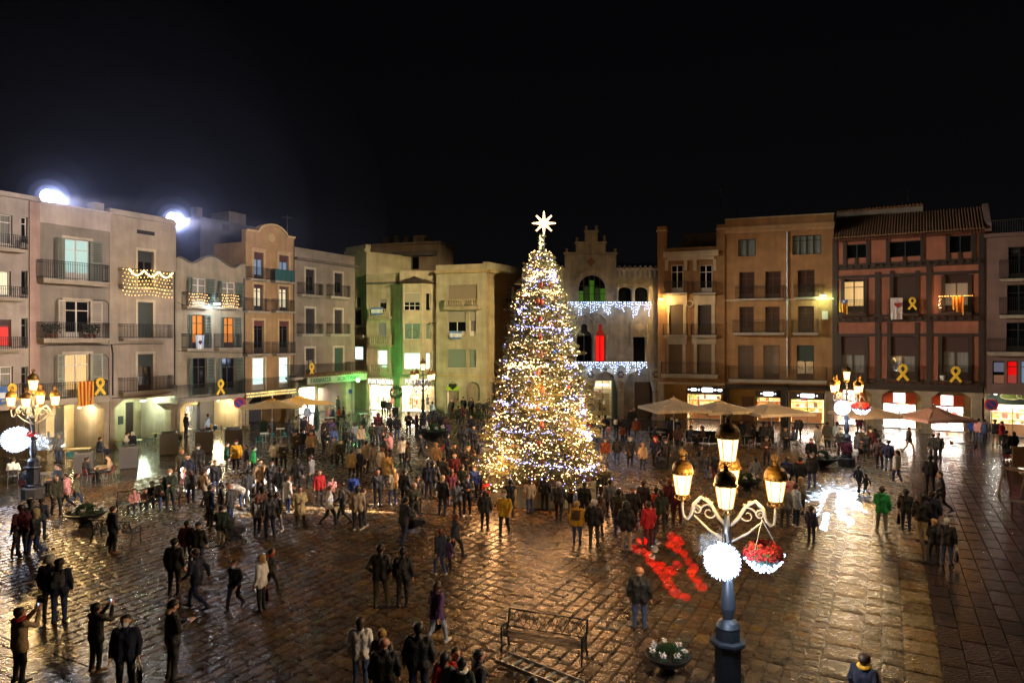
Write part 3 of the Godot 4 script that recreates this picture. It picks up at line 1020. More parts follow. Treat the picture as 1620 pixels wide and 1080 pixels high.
# x0 x1 rail_top floor_row slab_bottom  [out] [rail colour] [slab colour]
func balcony_on(o: Node3D,spec: String) -> Node3D:
	var f := spec.split(" ",false)
	var x0 := float(f[0])
	var x1 := float(f[1])
	var out := float(f[5]) if f.size() > 5 else 0.75
	var r := prect(o,x0,float(f[2]),x1,float(f[3]),out)
	var hb := loc(o,(x0 + x1) * 0.5,float(f[4]),out).y
	var st := st0()
	var th := maxf(r.position.y - hb,0.06)
	box2(st,V3(r.position.x,r.position.y - th * 0.55,0.0),V3(r.end.x,r.position.y,out + 0.05))
	box2(st,V3(r.position.x + 0.06,r.position.y - th,0.0),V3(r.end.x - 0.06,r.position.y - th * 0.55,out - 0.03))
	var sc := f[7] if f.size() > 7 else "a89f90"
	var b := part("balcony",st,plaster("slab_" + sc,Color("#" + sc)),o)
	var kind := f[6] if f.size() > 6 else "iron"
	var y0 := r.position.y
	var y1 := r.end.y
	if kind == "stone":
		var s2 := st0()
		box2(s2,V3(r.position.x,y1 - 0.12,out - 0.18),V3(r.end.x,y1,out))
		box2(s2,V3(r.position.x,y0,out - 0.16),V3(r.end.x,y0 + 0.1,out - 0.02))
		for x in [r.position.x,r.position.x + r.size.x * 0.5 - 0.1,r.end.x - 0.2]:
			box2(s2,V3(x,y0 + 0.1,out - 0.2),V3(x + 0.2,y1 - 0.12,out + 0.02))
		part("balustrade_rail",s2,M("stone_cream"),b)
		var n := int(r.size.x / 0.26)
		for i in n:
			var x := r.position.x + 0.13 + (r.size.x - 0.26) * i / maxf(n - 1,1)
			var s3 := st0()
			var hh := y1 - y0 - 0.22
			lathe(s3,[V2(0.06,0),V2(0.045,hh * 0.12),V2(0.085,hh * 0.35),V2(0.05,hh * 0.75),V2(0.065,hh)],7,TX(V3(x,y0 + 0.1,out - 0.09)))
			part("baluster",s3,M("stone_cream"),b)
		return b
	var rail := st0()
	for ends in [[V3(r.position.x,0,out),V3(r.end.x,0,out)],[V3(r.position.x,0,0.0),V3(r.position.x,0,out)],[V3(r.end.x,0,0.0),V3(r.end.x,0,out)]]:
		var a: Vector3 = ends[0]
		var c: Vector3 = ends[1]
		bar(rail,a + V3(0,y1,0),c + V3(0,y1,0),0.05,0.03)
		bar(rail,a + V3(0,y0 + 0.1,0),c + V3(0,y0 + 0.1,0),0.03)
		bar(rail,a + V3(0,y1 - 0.16,0),c + V3(0,y1 - 0.16,0),0.02)
		var n := int(a.distance_to(c) / 0.115)
		for i in n + 1:
			var p := a.lerp(c,float(i) / maxf(n,1))
			box2(rail,p + V3(-0.011,y0,-0.011),p + V3(0.011,y1 - 0.015,0.011))
	part("railing",rail,M("iron"),b)
	return b

# The wall between two photo columns,from height h0 up to the photo row of its top; holes are its windows.
func front(o: Node3D,h0: float,h1: float,wins: Array,wall: Material,bals := [],depth := 9.0) -> void:
	var w: float = o.get_meta("w")
	var holes := []
	for s in wins: window_on(o,s,holes)
	var st := st0()
	wall_with_holes(st,Rect2(0,h0,w,h1 - h0),holes,0.0,0.3)
	part("wall",st,wall,o)
	for s in bals: balcony_on(o,s)
	var body := st0()
	quad(body,V3(0,0,-depth),V3(0,0,0),V3(0,h1,0),V3(0,h1,-depth))
	quad(body,V3(w,0,0),V3(w,0,-depth),V3(w,h1,-depth),V3(w,h1,0))
	quad(body,V3(w,0,-depth),V3(0,0,-depth),V3(0,h1,-depth),V3(w,h1,-depth))
	quad(body,V3(0,h1,0),V3(w,h1,0),V3(w,h1,-depth),V3(0,h1,-depth))
	part("side_walls",body,wall,o)

func strip(o: Node3D,called: String,lo: Vector3,hi: Vector3,m: Material) -> MeshInstance3D:
	var st := st0()
	box2(st,lo,hi)
	return part(called,st.commit(),m,o)

# A covered walk under the house: ceiling,back wall with its openings,floor left to the paving.
func arcade(o: Node3D,top: float,depth: float,holes_px: Array,back: Material,ceil_h := 0.0) -> Array:
	var w: float = o.get_meta("w")
	var holes := []
	for h in holes_px:
		var r := prect(o,h[0],h[1],h[2],h[3],-depth)
		if h[3] > 660 or h.size() > 4: r = Rect2(r.position.x,0.0,r.size.x,r.end.y)
		holes.append(r)
	var st := st0()
	wall_with_holes(st,Rect2(-0.5,0,w + 1.0,top + 0.3),holes,-depth,0.25)
	part("arcade_back_wall",st,back,o)
	var c := st0()
	box2(c,V3(0.02,top + 0.3,-depth),V3(w - 0.02,top + 0.5,-0.3))
	part("arcade_ceiling",c,M("ceiling_pale"),o)
	return holes

func pillar(o: Node3D,x: float,top: float,w: float,m: Material,haunch := true) -> void:
	var st := st0()
	box2(st,V3(x - w * 0.5,0.45,-w - 0.06),V3(x + w * 0.5,top,-0.06))
	box2(st,V3(x - w * 0.6,0.0,-w * 1.1 - 0.06),V3(x + w * 0.6,0.45,-0.06 + w * 0.1))
	if haunch:
		prism(st,PV([V2(x - w * 0.5 - 0.7,top + 0.02),V2(x - w * 0.5,top - 0.5),V2(x + w * 0.5,top - 0.5),V2(x + w * 0.5 + 0.7,top + 0.02)]),-w - 0.04,-0.04)
	part("pillar",st,m,o)

# A lit shop behind an opening r of the plane z: walls,ceiling lamp,shelves and what stands on them.
func shop(o: Node3D,r: Rect2,z: float,deep: float,tone: Color,e: float,goods: String,seed_n := 1) -> void:
	rng.seed = seed_n * 77 + 5
	var x0 := r.position.x - 0.15
	var x1 := r.end.x + 0.15
	var y1 := r.end.y + 0.25
	var zb := z - deep
	var z0 := z - 0.27
	var st := st0()
	quad(st,V3(x0,0.01,zb),V3(x1,0.01,zb),V3(x1,y1,zb),V3(x0,y1,zb))
	quad(st,V3(x0,0.01,z0),V3(x0,0.01,zb),V3(x0,y1,zb),V3(x0,y1,z0))
	quad(st,V3(x1,0.01,zb),V3(x1,0.01,z0),V3(x1,y1,z0),V3(x1,y1,zb))
	quad(st,V3(x0,y1,zb),V3(x1,y1,zb),V3(x1,y1,z0),V3(x0,y1,z0))
	quad(st,V3(x0,0.012,z0),V3(x1,0.012,z0),V3(x1,0.012,zb),V3(x0,0.012,zb))
	var room := part("shop_room", st,mat("shop_wall_%s" % tone.to_html(false),tone,0.8),o)
	var lp := st0()
	var lw := (x1 - x0) * 0.7
	var ld := deep * 0.5
	box(lp,V3((x0 + x1) * 0.5,y1 - 0.05,(z0 + zb) * 0.5),V3(lw,0.04,ld))
	part("ceiling_lamp",lp,M("shop_lamp"),room)
	area("shop_light",o,Transform3D(Basis(Vector3.RIGHT,-PI / 2),V3((x0 + x1) * 0.5,y1 - 0.09,(z0 + zb) * 0.5)),Color(1.0,0.96,0.9),e,V2(lw,ld))
	var fr := st0()
	frame_box(fr,r,z - 0.2,z - 0.12,0.07)
	var nm := int(r.size.x / 1.6)
	for i in range(1,nm + 1):
		var x := r.position.x + r.size.x * i / (nm + 1)
		box2(fr,V3(x - 0.03,r.position.y + 0.07,z - 0.19),V3(x + 0.03,r.end.y - 0.07,z - 0.13))
	var sf := part("shop_front",fr,mat("frame_g",Color(FRAMES.g),0.6),o)
	var gl := st0()
	quad(gl,V3(r.position.x,r.position.y,z - 0.16),V3(r.end.x,r.position.y,z - 0.16),V3(r.end.x,r.end.y,z - 0.16),V3(r.position.x,r.end.y,z - 0.16))
	part("pane",gl,clear_glass(),sf)
	var cols := ["#b3221f","#d8cfc0","#2b2b2e","#8c6a4a","#c79a58","#5a6f88","#e3e0da","#7a2f3c"]
	if goods == "food": cols = ["#c98a3a","#8c4a22","#e0b870","#b03020","#6b7a2a","#d8cbb0","#3a2a20"]
	if goods == "red": cols = ["#c01818","#a81414","#e05040","#d8d0c8"]
	var sh := st0()
	for k in 4:
		var y := 0.5 + k * 0.62
		if y > y1 - 0.6: break
		box2(sh,V3(x0 + 0.02,y,zb + 0.01),V3(x1 - 0.02,y + 0.035,zb + 0.4))
	var shelf := part("shelf",sh,M("shelf_pale"),room)
	var by := {}
	for k in 4:
		var y := 0.535 + k * 0.62
		if y > y1 - 0.6: break
		var x := x0 + 0.1
		while x < x1 - 0.4:
			var w := rnd(0.12,0.38)
			var c: String = cols[rng.randi() % cols.size()]
			if not by.has(c): by[c] = st0()
			if rng.randf() < 0.8: box2(by[c],V3(x,y,zb + 0.08),V3(x + w,y + rnd(0.15,0.5),zb + 0.36))
			x += w + rnd(0.03,0.25)
	for c in by:
		var gm := part("goods",by[c],mat("goods_" + c,Color(c),0.7),shelf)
		gm.set_meta("kind","stuff")
	# counter or clothes dummies near the glass
	if goods == "clothes":
		var nd := int(maxf(1,r.size.x / 1.5))
		for i in nd:
			var x := r.position.x + (i + 0.5) * r.size.x / nd + rnd(-0.2,0.2)
			var d := st0()
			lathe(d,[V2(0.2,0),V2(0.2,0.03),V2(0.02,0.04),V2(0.02,0.7),V2(0.16,0.72),V2(0.2,0.95),V2(0.13,1.15),V2(0.2,1.4),V2(0.17,1.5),V2(0.06,1.56),V2(0.06,1.64),V2(0.1,1.72),V2(0.08,1.85),V2(0.0,1.88)],10,Transform3D(Basis().scaled(V3(1,1,0.7)),V3(x,0.02,z - 0.9)))
			var c: String = cols[rng.randi() % cols.size()]
			part("clothes_dummy",d,mat("goods_" + c,Color(c),0.7),room)
	else:
		var d := st0()
		box2(d,V3(x0 + 0.3,0.015,z - 1.3),V3(x1 - 0.3,0.95,z - 0.9))
		box2(d,V3(x0 + 0.26,0.95,z - 1.36),V3(x1 - 0.26,1.0,z - 0.84))
		part("counter",d,mat("counter_" + goods,Color("#a8764a") if goods == "food" else Color("#b8643a") if goods == "red" else Color("#9a9388"),0.5),room)

func lettering(o: Node3D,called: String,text: String,at: Vector3,size: float,m: Material,wide := 0.0,font := "Droid Sans",bold := true) -> void:
	var t := TextMesh.new()
	var fn := SystemFont.new()
	fn.font_names = PackedStringArray([font])
	fn.font_weight = 700 if bold else 400
	t.font = fn
	t.text = text
	t.font_size = 48
	t.pixel_size = size / 34.0
	t.depth = 0.03
	t.curve_step = 2.0
	var xf := TX(at)
	if wide > 0.0:
		var got := t.get_aabb().size.x
		if got > 0.01: xf.basis = Basis().scaled(V3(wide / got,1,1))
	part(called,t,m,o,xf)

func ribbon_on(o: Node3D,px: float,py: float,z: float,size: float,label: String) -> void:
	var c := loc(o,px,py,z)
	var st := st0()
	var s := size
	for dz in [[1.0,0.0],[-1.0,0.03]]:
		var pts := []
		for i in 9:
			var t := i / 8.0
			# from a tail up round the loop to its top
			var q := V2(-0.3,-0.5).lerp(V2(0.24,0.22),minf(t * 1.5,1.0))
			if t > 0.66: q = V2(0.24,0.22) + V2(-0.24,0.26) * sin((t - 0.66) / 0.34 * PI / 2) + V2(0.05,0.0) * sin((t - 0.66) / 0.34 * PI)
			pts.append(V3(q.x * dz[0] * s,q.y * s,dz[1]))
		for i in 8:
			var a: Vector3 = pts[i]
			var b: Vector3 = pts[i + 1]
			var dn := (b - a).normalized().cross(V3(0,0,1)) * s * 0.085
			var q := [a - dn,a + dn,b + dn,b - dn]
			prism(st,PV([V2(q[0].x,q[0].y),V2(q[1].x,q[1].y),V2(q[2].x,q[2].y),V2(q[3].x,q[3].y)]),dz[1],dz[1] + 0.025)
	solo("ribbon_sign",st,M("ribbon_yellow"),label, "ribbon",o.transform * TX(V3(c.x,c.y,z + 0.04)), "yellow ribbons on balconies")

# cloth hanging over a railing: stripes run down it or across it
func flag_on(o: Node3D,x0: float,y0: float,x1: float,y1: float,z: float,cols: Array,label: String,across := false,drop := 0.0) -> Node3D:
	var r := prect(o,x0,y0,x1,y1,z)
	var g := thing("flag",label, "flag")
	g.transform = o.transform * TX(V3(r.position.x,r.position.y,z + 0.05))
	var n := cols.size()
	for i in n:
		var st := st0()
		var m := 10
		for j in m:
			for k in 2:
				var pts := []
				for q in [[0,0],[1,0],[1,1],[0,1]]:
					var u: float
					var v: float
					if across:
						v = (i + (k + q[1]) / 2.0) / n
						u = (j + q[0]) / float(m)
					else:
						u = (i + (k + q[0]) / 2.0) / n
						v = (j + q[1]) / float(m)
					var wv := sin(u * 14.0 + v * 2.0) * 0.035 * (1.15 - v) + 0.06 * (1.0 - v) * sin(u * 5.0)
					pts.append(V3(r.size.x * (0.5 + (u - 0.5) * (1.0 - 0.1 * (1.0 - v))),r.size.y * v - drop * u * (1.0 - v),wv))
				quad(st,pts[0],pts[1],pts[2],pts[3])
		part("stripe",st,cloth("flag_" + cols[i],Color("#" + cols[i])),g)
	return g

func cable(o: Node3D,pts: Array,r := 0.03) -> void:      # a wire or pipe fixed to the wall along photo points
	var st := st0()
	var p := []
	var rr := []
	for q in pts:
		var c := loc(o,q[0],q[1],0.06)
		p.append(V3(c.x,c.y,0.06))
		rr.append(r)
	tube(st,p,rr,6)
	part("cable" if r < 0.05 else "rain_pipe",st.commit(),M("cable_dark"),o)

func _ready() -> void:
	rng.seed = 20211
	# camera: a level lens at a balcony,shifted a little downwards
	var cam := Camera3D.new()
	cam.name = "camera"
	add_child(cam)
	cam.position = V3(0,EYE,0)
	cam.set_frustum(2.0 * 540.0 / FOC * 0.1,V2(0,-7.0 / FOC * 0.1),0.1,600.0)
	cam.current = true
	# night sky
	var env := Environment.new()
	env.background_mode = Environment.BG_SKY
	var sky := ProceduralSkyMaterial.new()
	sky.sky_top_color = lin(0.0009,0.0009,0.0012)
	sky.sky_horizon_color = lin(0.003,0.0027,0.003)
	sky.sky_curve = 0.12
	sky.ground_bottom_color = lin(0.002,0.002,0.002)
	sky.ground_horizon_color = lin(0.003,0.003,0.003)
	env.sky = Sky.new()
	env.sky.sky_material = sky
	env.background_energy_multiplier = 1.0
	env.tonemap_mode = Environment.TONE_MAPPER_LINEAR
	env.tonemap_exposure = 1.4
	env.sdfgi_enabled = true
	env.ssao_enabled = true
	env.ssil_enabled = true
	env.volumetric_fog_enabled = true
	env.volumetric_fog_density = 0.0
	var we := WorldEnvironment.new()
	we.name = "night"
	we.environment = env
	add_child(we)
	# shared surface patterns
	tex_blotch = noise_tex(0.006,5,0.8,1.0,FastNoiseLite.TYPE_SIMPLEX_SMOOTH,512,3)
	tex_grain = noise_tex(0.03,4,0.0,1.0,FastNoiseLite.TYPE_SIMPLEX_SMOOTH,512,4)
	tex_wet = noise_tex(0.008,4,0.15,0.75,FastNoiseLite.TYPE_SIMPLEX_SMOOTH,512,5)
	tex_streak = noise_tex(0.011,5,0.84,1.05,FastNoiseLite.TYPE_SIMPLEX_SMOOTH,512,9)
	tex_cloth = noise_tex(0.012,3,0.0,1.0,FastNoiseLite.TYPE_SIMPLEX_SMOOTH,256,6)
	people_stock()
	build_ground()
	build_left_houses()
	build_corner_house()
	build_gothic_house()
	build_right_houses()
	build_tree()
	build_street_things()
	build_terraces()
	build_crowd()

# ---------------------------------------------------------------- ground
func stone_mesh(sd: int) -> ArrayMesh:      # a worn sett,1 x 1,its top slightly domed
	rng.seed = sd
	var st := st0()
	var n := 4
	var hh := {}
	for i in n + 1:
		for j in n + 1:
			var u := float(i) / n - 0.5
			var v := float(j) / n - 0.5
			var edge := maxf(absf(u),absf(v)) * 2.0
			hh[Vector2i(i,j)] = V3(u * (1.0 - 0.04 * float(edge > 0.99)),(-0.5 if edge > 0.99 else 0.16 * (1.0 - edge * edge)) + rnd(-0.09,0.09) * (0.0 if edge > 0.99 else 1.0),v * (1.0 - 0.04 * float(edge > 0.99)))
	var grid := [0.0,0.09,0.5,0.91,1.0]
	for k in hh:
		var p: Vector3 = hh[k]
		p.x = (grid[k.x] - 0.5) * 0.97
		p.z = (grid[k.y] - 0.5) * 0.97
		hh[k] = p
	var nrm := func(i: int,j: int) -> Vector3:
		var a: Vector3 = hh[Vector2i(maxi(i - 1,0),j)]
		var b: Vector3 = hh[Vector2i(mini(i + 1,n),j)]
		var c: Vector3 = hh[Vector2i(i,maxi(j - 1,0))]
		var d: Vector3 = hh[Vector2i(i,mini(j + 1,n))]
		return V3(-(b.y - a.y) * 0.06 / (b.x - a.x),1,-(d.y - c.y) * 0.06 / (d.z - c.z)).normalized()
	for i in n:
		for j in n:
			squad(st,[hh[Vector2i(i,j + 1)],hh[Vector2i(i + 1,j + 1)],hh[Vector2i(i + 1,j)],hh[Vector2i(i,j)]],[nrm.call(i,j + 1),nrm.call(i + 1,j + 1),nrm.call(i + 1,j),nrm.call(i,j)])
	return st.commit()

func wet_stone(key: String,c: Color,rough: float,tinted := false,bump := 1.1) -> StandardMaterial3D:
	var m := mat(key,c,rough)
	m.albedo_texture = tex_blotch
	m.roughness_texture = tex_wet
	m.roughness_texture_channel = BaseMaterial3D.TEXTURE_CHANNEL_RED
	m.uv1_triplanar = true
	m.uv1_world_triplanar = true
	m.uv1_scale = Vector3.ONE * 0.6
	m.heightmap_enabled = true
	m.heightmap_texture = tex_grain
	m.heightmap_scale = bump
	m.vertex_color_use_as_albedo = tinted
	return m

func build_ground() -> void:
	var st := st0()
	quad(st,V3(-400,-0.06,250),V3(400,-0.06,250),V3(400,-0.06,-500),V3(-400,-0.06,-500))
	ground_piece("ground",st,wet_stone("mortar",Color("#1c1814"),0.75))
	var paving := Node3D.new()
	paving.name = "square_paving"
	add_child(paving)
	paving.set_meta("kind","structure")
	# every stone: a,b (its middle),length along a,width along b,tone,zone
	rng.seed = 91
	var stones := []
	var rows := []          # b limits and stone lengths
	var b := -38.0
	while b < -4.4:
		var w := rnd(0.33,0.45)
		rows.append([b,b + w,0.34,0.74,10.4,58.0,0])
		b += w
	while b < -1.7:
		var w := rnd(0.36,0.42)
		rows.append([b,b + w,0.3,0.46,10.4,58.0,1])
		b += w
	rows.append([b,b + 0.9,0.8,1.5,10.4,58.0,2])
	b += 0.9
	rows.append([b,b + 0.45,0.6,1.1,10.4,58.0,2])
	b += 0.45
	rows.append([b,b + 0.5,0.6,1.1,10.4,58.0,2])
	b += 0.5
	rows.append([b,1.2,0.9,1.4,10.4,58.0,3])
	for r in rows:
		var a: float = r[4] + rnd(-0.4,0.0)
		while a < r[5]:
			var l := rnd(r[2],r[3])
			stones.append([a + l * 0.5,(r[0] + r[1]) * 0.5,l,r[1] - r[0],r[6]])
			a += l
	# smoother slabs: the street by the arcades,the road,the strip below the town hall and the far side
	for z in [[10.4,75.0,-58.0,-38.0,0.75,1.1,4],[-4.0,66.0,1.2,16.0,0.55,1.3,5],[-4.0,10.4,-60.0,1.2,0.8,1.4,6],[58.0,75.0,-38.0,16.0,0.7,1.2,5]]:
		var bb: float = z[2]
		while bb < z[3]:
			var w: float = z[4] * rnd(0.92,1.08)
			var a: float = z[0] + rnd(-0.8,0.0)
			while a < z[1]:
				var l: float = z[5] * rnd(0.8,1.2)
				stones.append([a + l * 0.5,bb + w * 0.5,l,w,z[6]])
				a += l
			bb += w
	var shapes := []
	for i in 4: shapes.append(stone_mesh(300 + i))
	var tones := [[0.115,0.072,0.038],[0.105,0.074,0.048],[0.12,0.09,0.05],[0.15,0.105,0.045],[0.065,0.062,0.052],[0.045,0.034,0.031],[0.15,0.14,0.145]]
	# which stones show largest: in the frame and nearest
	var shown := []
	for i in stones.size():
		var s: Array = stones[i]
		var p := ab(s[0],s[1])
		var d := -p.z
		if d < 6.0 or p.x < -70.0: continue
		var px := PCX + p.x / d * FOC
		var py := HOR + EYE / d * FOC
		if px < -60 or px > 1680 or py > 1110: continue
		shown.append([d,i])
	shown.sort_custom(func(x,y): return x[0] < y[0])
	var single := {}
	for i in mini(290,shown.size()): single[shown[i][1]] = true
	var basis := Basis(DIRU,Vector3.UP,DIRU.cross(Vector3.UP))
	var lots := {}
	for i in stones.size():
		var s: Array = stones[i]
		var p := ab(s[0],s[1])
		if p.z > 3.0 or absf(p.x) > 75.0: continue
		var zone: int = s[4]
		var t: Array = tones[zone]
		var v := rnd(0.55,1.4) if zone < 4 else rnd(0.85,1.12)
		var warm := rnd(-0.15,0.2)
		var c := Color(t[0] * v * (1.0 + warm),t[1] * v,t[2] * v * (1.0 - warm))
		if zone == 0 and rng.randf() < 0.12: c = Color(0.1,0.088,0.07) * rnd(0.7,1.2)
		if zone < 4 and rng.randf() < 0.06: c = Color(0.17,0.105,0.035) * rnd(0.8,1.2)
		var rough := 1.0 if zone < 4 else 0.55
		var tilt := Basis(V3(rnd(-1,1),0,rnd(-1,1)).normalized(),deg_to_rad(rnd(0.0,1.9 if zone < 4 else 0.4)))
		var j := 0.018 if zone < 4 else 0.005
		var hgt := 0.06 if zone < 4 else 0.025
		var xf := Transform3D(basis * tilt * Basis().scaled(V3(s[2] - j,hgt,s[3] - j)),p + V3(0,-0.012 + (rnd(-0.006,0.006) if zone < 4 else 0.0),0))
		var kind := 0 if zone < 4 else 1 if zone < 6 else 2
		if single.has(i):
			var q := int(clampf(v * 3.2,1,4))
			var key := "stone_%d_%d" % [zone,q]
			part("paving_stone", shapes[i % 4],wet_stone(key,lin(t[0] * q * 0.3,t[1] * q * 0.3,t[2] * q * 0.3),0.62 if kind == 0 else 0.34 if kind == 1 else 0.5),paving,xf)
			continue
		var k := "%d_%d" % [kind,i % 4]
		if not lots.has(k): lots[k] = [[],[],kind,i % 4]
		lots[k][0].append(xf)
		lots[k][1].append(c)
	for k in lots:
		var mm := MultiMesh.new()
		mm.transform_format = MultiMesh.TRANSFORM_3D
		mm.use_colors = true
		mm.mesh = shapes[lots[k][3]]
		mm.instance_count = lots[k][0].size()
		for i in mm.instance_count:
			mm.set_instance_transform(i,lots[k][0][i])
			mm.set_instance_color(i,lots[k][1][i])
		var mi := MultiMeshInstance3D.new()
		mi.name = "farther_paving_stones"
		mi.multimesh = mm
		mi.material_override = [wet_stone("wet_setts",Color.WHITE,0.62,true),wet_stone("wet_slabs",Color.WHITE,0.34,true,0.5),wet_stone("pale_slabs",Color.WHITE,0.5,true,0.6)][lots[k][2]]
		paving.add_child(mi,true)
		mi.set_meta("kind","stuff")

# ---------------------------------------------------------------- the arcaded row on the left
func lit_at(called: String,o: Node3D,px: float,py: float,z: float,c: Color,e: float,size := 0.2) -> void:
	var p := loc(o,px,py,z)
	omni(called,o.transform * V3(p.x,p.y,z),c,e,size)

func build_left_houses() -> void:
	var cream := M("cream_back")
	var stone := M("pillar_stone")
	# first house,at the edge of the photograph
	var o := facade("corner_apartment_house","pale house at the left edge of the square with glazed corner balconies",left_row(-70),left_row(61))
	var h1 := loc(o,50,318).y
	var wall := M("wall_pale_pink")
	front(o,loc(o,20,648).y + 0.25,h1,["-18 338 19 385 w curtain 2","33 343 43 385 w dark 1","-18 428 17 466 w white 2","33 428 43 466 g dark 1","-18 505 17 548 d red 2 blind:0.22:3a2a2a","33 503 43 548 g dark 1","-18 580 20 626 w curtain 2","33 580 43 626 g dark 1"],wall,
		["-40 43 369 391 396 0.8","-40 43 452 470 475 0.8","-40 43 533 552 557 0.8","-40 43 609 632 638 0.8"])
	strip(o, "cornice",V3(-0.1,h1,-0.5),V3(o.get_meta("w") + 0.0,h1 + 0.3,0.25),wall)
	var pl := prect(o,44.5,318,61,640)
	strip(o, "corner_strip",V3(pl.position.x,3.9,0.025),V3(pl.end.x,h1 - 0.05,0.12),M("wall_rose"))
	var ch := prect(o,33,317,48,331,-1.0)
	strip(o, "chimney",V3(ch.position.x,ch.position.y - 0.4,-1.6),V3(ch.end.x,ch.end.y,-0.6),M("chimney_white"))
	var hs := arcade(o,loc(o,20,648).y,4.2,[[-40,655,-6,720],[6,652,34,712]],cream)
	for h in hs: strip(o, "shutter_door",V3(h.position.x,0,-4.4),V3(h.end.x,h.end.y,-4.35),M("door_dark"))
	var t1 := loc(o,20,648).y
	strip(o, "arcade_beam",V3(0,t1,-0.45),V3(o.get_meta("w"),t1 + 0.25,0.02),wall)
	pillar(o,0.9,t1,0.7,stone)
	ribbon_on(o,17.6,620,0.84,1.0, "yellow ribbon on the lowest balcony at the left edge of the square")
	flag_on(o,-22,612,12,640,0.84,["3f5f9a","b9c2cc","3f5f9a"], "blue and pale banner hung below the yellow ribbon at the left edge",true)

	# grey house
	o = facade("grey_house","grey plastered arcaded house with white parapet, three balconies and a striped flag",left_row(61.3),left_row(173))
	var w: float = o.get_meta("w")
	h1 = loc(o,117,359).y
	wall = M("wall_grey")
	front(o,loc(o,120,639).y + 0.25,h1,["101 379 142 443 w cyan 2 sur:0.18 shut:6f7a74","102 476 142 536 w dark 2 sur:0.18 shut:b0aaa0","101 560 142 628 w warm 2 sur:0.18 shut:8f9a90"],wall,
		["67.5 172 415 443 450 0.8","67.5 172 510 535 542 0.8","68 172 604 629 638 0.8"])
	var hp := loc(o,117,330).y
	strip(o, "parapet",V3(0.0,h1,-0.6),V3(w,hp,0.08),M("white_wall"))
	strip(o, "coping",V3(-0.02,hp,-0.7),V3(w + 0.02,hp + 0.14,0.2),M("white_wall"))
	var cr := loc(o,171,321)
	strip(o, "chimney",V3(cr.x - 0.7,hp,-1.4),V3(cr.x,cr.y,-0.5),wall)
	var top := loc(o,120,639).y
	strip(o, "arcade_beam",V3(0,top,-0.45),V3(w,top + 0.25,0.02),M("white_wall"))
	hs = arcade(o,top,4.2,[[85,640,101,700],[107,640,122,700],[136,650,172,700]],cream)
	strip(o, "shutter_door",V3(hs[0].position.x,0,-4.4),V3(hs[0].end.x,hs[0].end.y,-4.36),M("door_dark"))
	strip(o, "shutter_door",V3(hs[1].position.x,0,-4.4),V3(hs[1].end.x,hs[1].end.y,-4.36),M("door_grey"))
	shop(o,hs[2],-4.2,3.2,Color("#e0d2c4"),14.0, "red",3)
	var sg := prect(o,134,637,172,649,-4.1)
	var sp := strip(o, "shop_sign",V3(sg.position.x,sg.position.y,-4.19),V3(sg.end.x,sg.end.y,-4.08),M("sign_white"))
	lettering(o, "sign_lettering","C CAI",V3((sg.position.x + sg.end.x) * 0.5,sg.get_center().y,-4.06),sg.size.y * 0.62,M("ink_black"),sg.size.x * 0.8)
	var mn := prect(o,124,667,131.5,679,-4.1)
	var mb := strip(o, "menu_board",V3(mn.position.x,mn.position.y,-4.19),V3(mn.end.x,mn.end.y,-4.12),M("ink_black"))
	strip(o, "menu_sheet",V3(mn.position.x + 0.12,mn.position.y + 0.12,-4.12),V3(mn.end.x - 0.12,mn.end.y - 0.12,-4.11),M("paper_white"))
	pillar(o,0.1,top,0.72,stone)
	lit_at("arcade_lamp_light",o,125,645,-2.0,Color(1.0,0.88,0.66),12.0)
	var al := loc(o,125,645,-2.0)
	var la := st0()
	ball(la,V3(al.x,al.y,-2.0),V3(0.12,0.08,0.12),8)
	part("arcade_lamp",la,M("lamp_warm"),o)
	flag_on(o,121,603,148,641,0.85,["c79a2e","9a2a1c","c79a2e","9a2a1c","c79a2e","9a2a1c","c79a2e","9a2a1c","c79a2e"], "red and yellow striped flag hanging from the lowest balcony of the grey house")
	ribbon_on(o,157,611,0.84,1.15, "yellow ribbon beside the hanging striped flag on the grey house")
	for i in 6:
		var p := loc(o,74 + i * 7.0 + (40 if i > 2 else 0),534,0.5)
		var g := st0()
		rng.seed = 60 + i
		for k in 40:
			var q := V3(rnd(-0.3,0.3),rnd(0.0,0.6),rnd(-0.15,0.15))
			var a := rnd(0,TAU)
			var dv := V3(cos(a),rnd(0.2,1.0),sin(a)) * 0.16
			tri(g,q,q + dv,q + dv * 0.4 + V3(0,0.12,0.05))
		var pot := thing("potted_plant", "leafy potted plant %s behind the middle railing of the grey house" % ["first from the left", "second from the left", "third from the left", "fourth from the left", "fifth from the left", "last"][i], "plant", o.transform * V3(p.x,loc(o,117,535,0.8).y + 0.01,0.5))
		part("leaves",g,M("leaf_dark"),pot,TX(V3(0,0.26,0)))
		var pt := st0()
		lathe(pt,[V2(0.0,0.0),V2(0.1,0.0),V2(0.15,0.28),V2(0.0,0.28)],8)
		part("pot",pt,M("terracotta"),pot)

	cable(o,[[62,549],[76,546],[100,545.5],[150,545.5],[172,546]])
	cable(o,[[143,560],[166,561],[171,566],[171.5,600]],0.02)
	cable(o,[[143,474],[166,475],[171,480],[171.5,540]],0.02)
	# cream house with the net of lights
	o = facade("cream_house","tall plain cream house with a net of fairy lights on its top balcony",left_row(173.3),left_row(278))
	w = o.get_meta("w")
	h1 = loc(o,226,347).y
	wall = M("wall_cream_pink")
	front(o,loc(o,226,630).y + 0.25,h1,["217 397 242 454 b dark 2 sur:0.2 blind:0.3:2a302f","217 478 241 534 g dark 1 sur:0.2 blind:0.97:37413f","217 560 241 619 b dark 2 sur:0.2 blind:0.32:2c3634"],wall,
		["194 273 427 455 459 0.55","194 273 513 535 539 0.55","194 273 596 618 622 0.55"])
	strip(o, "coping",V3(-0.05,h1,-0.6),V3(w,h1 + 0.2,0.16),wall)
	var par := loc(o,226,338).y
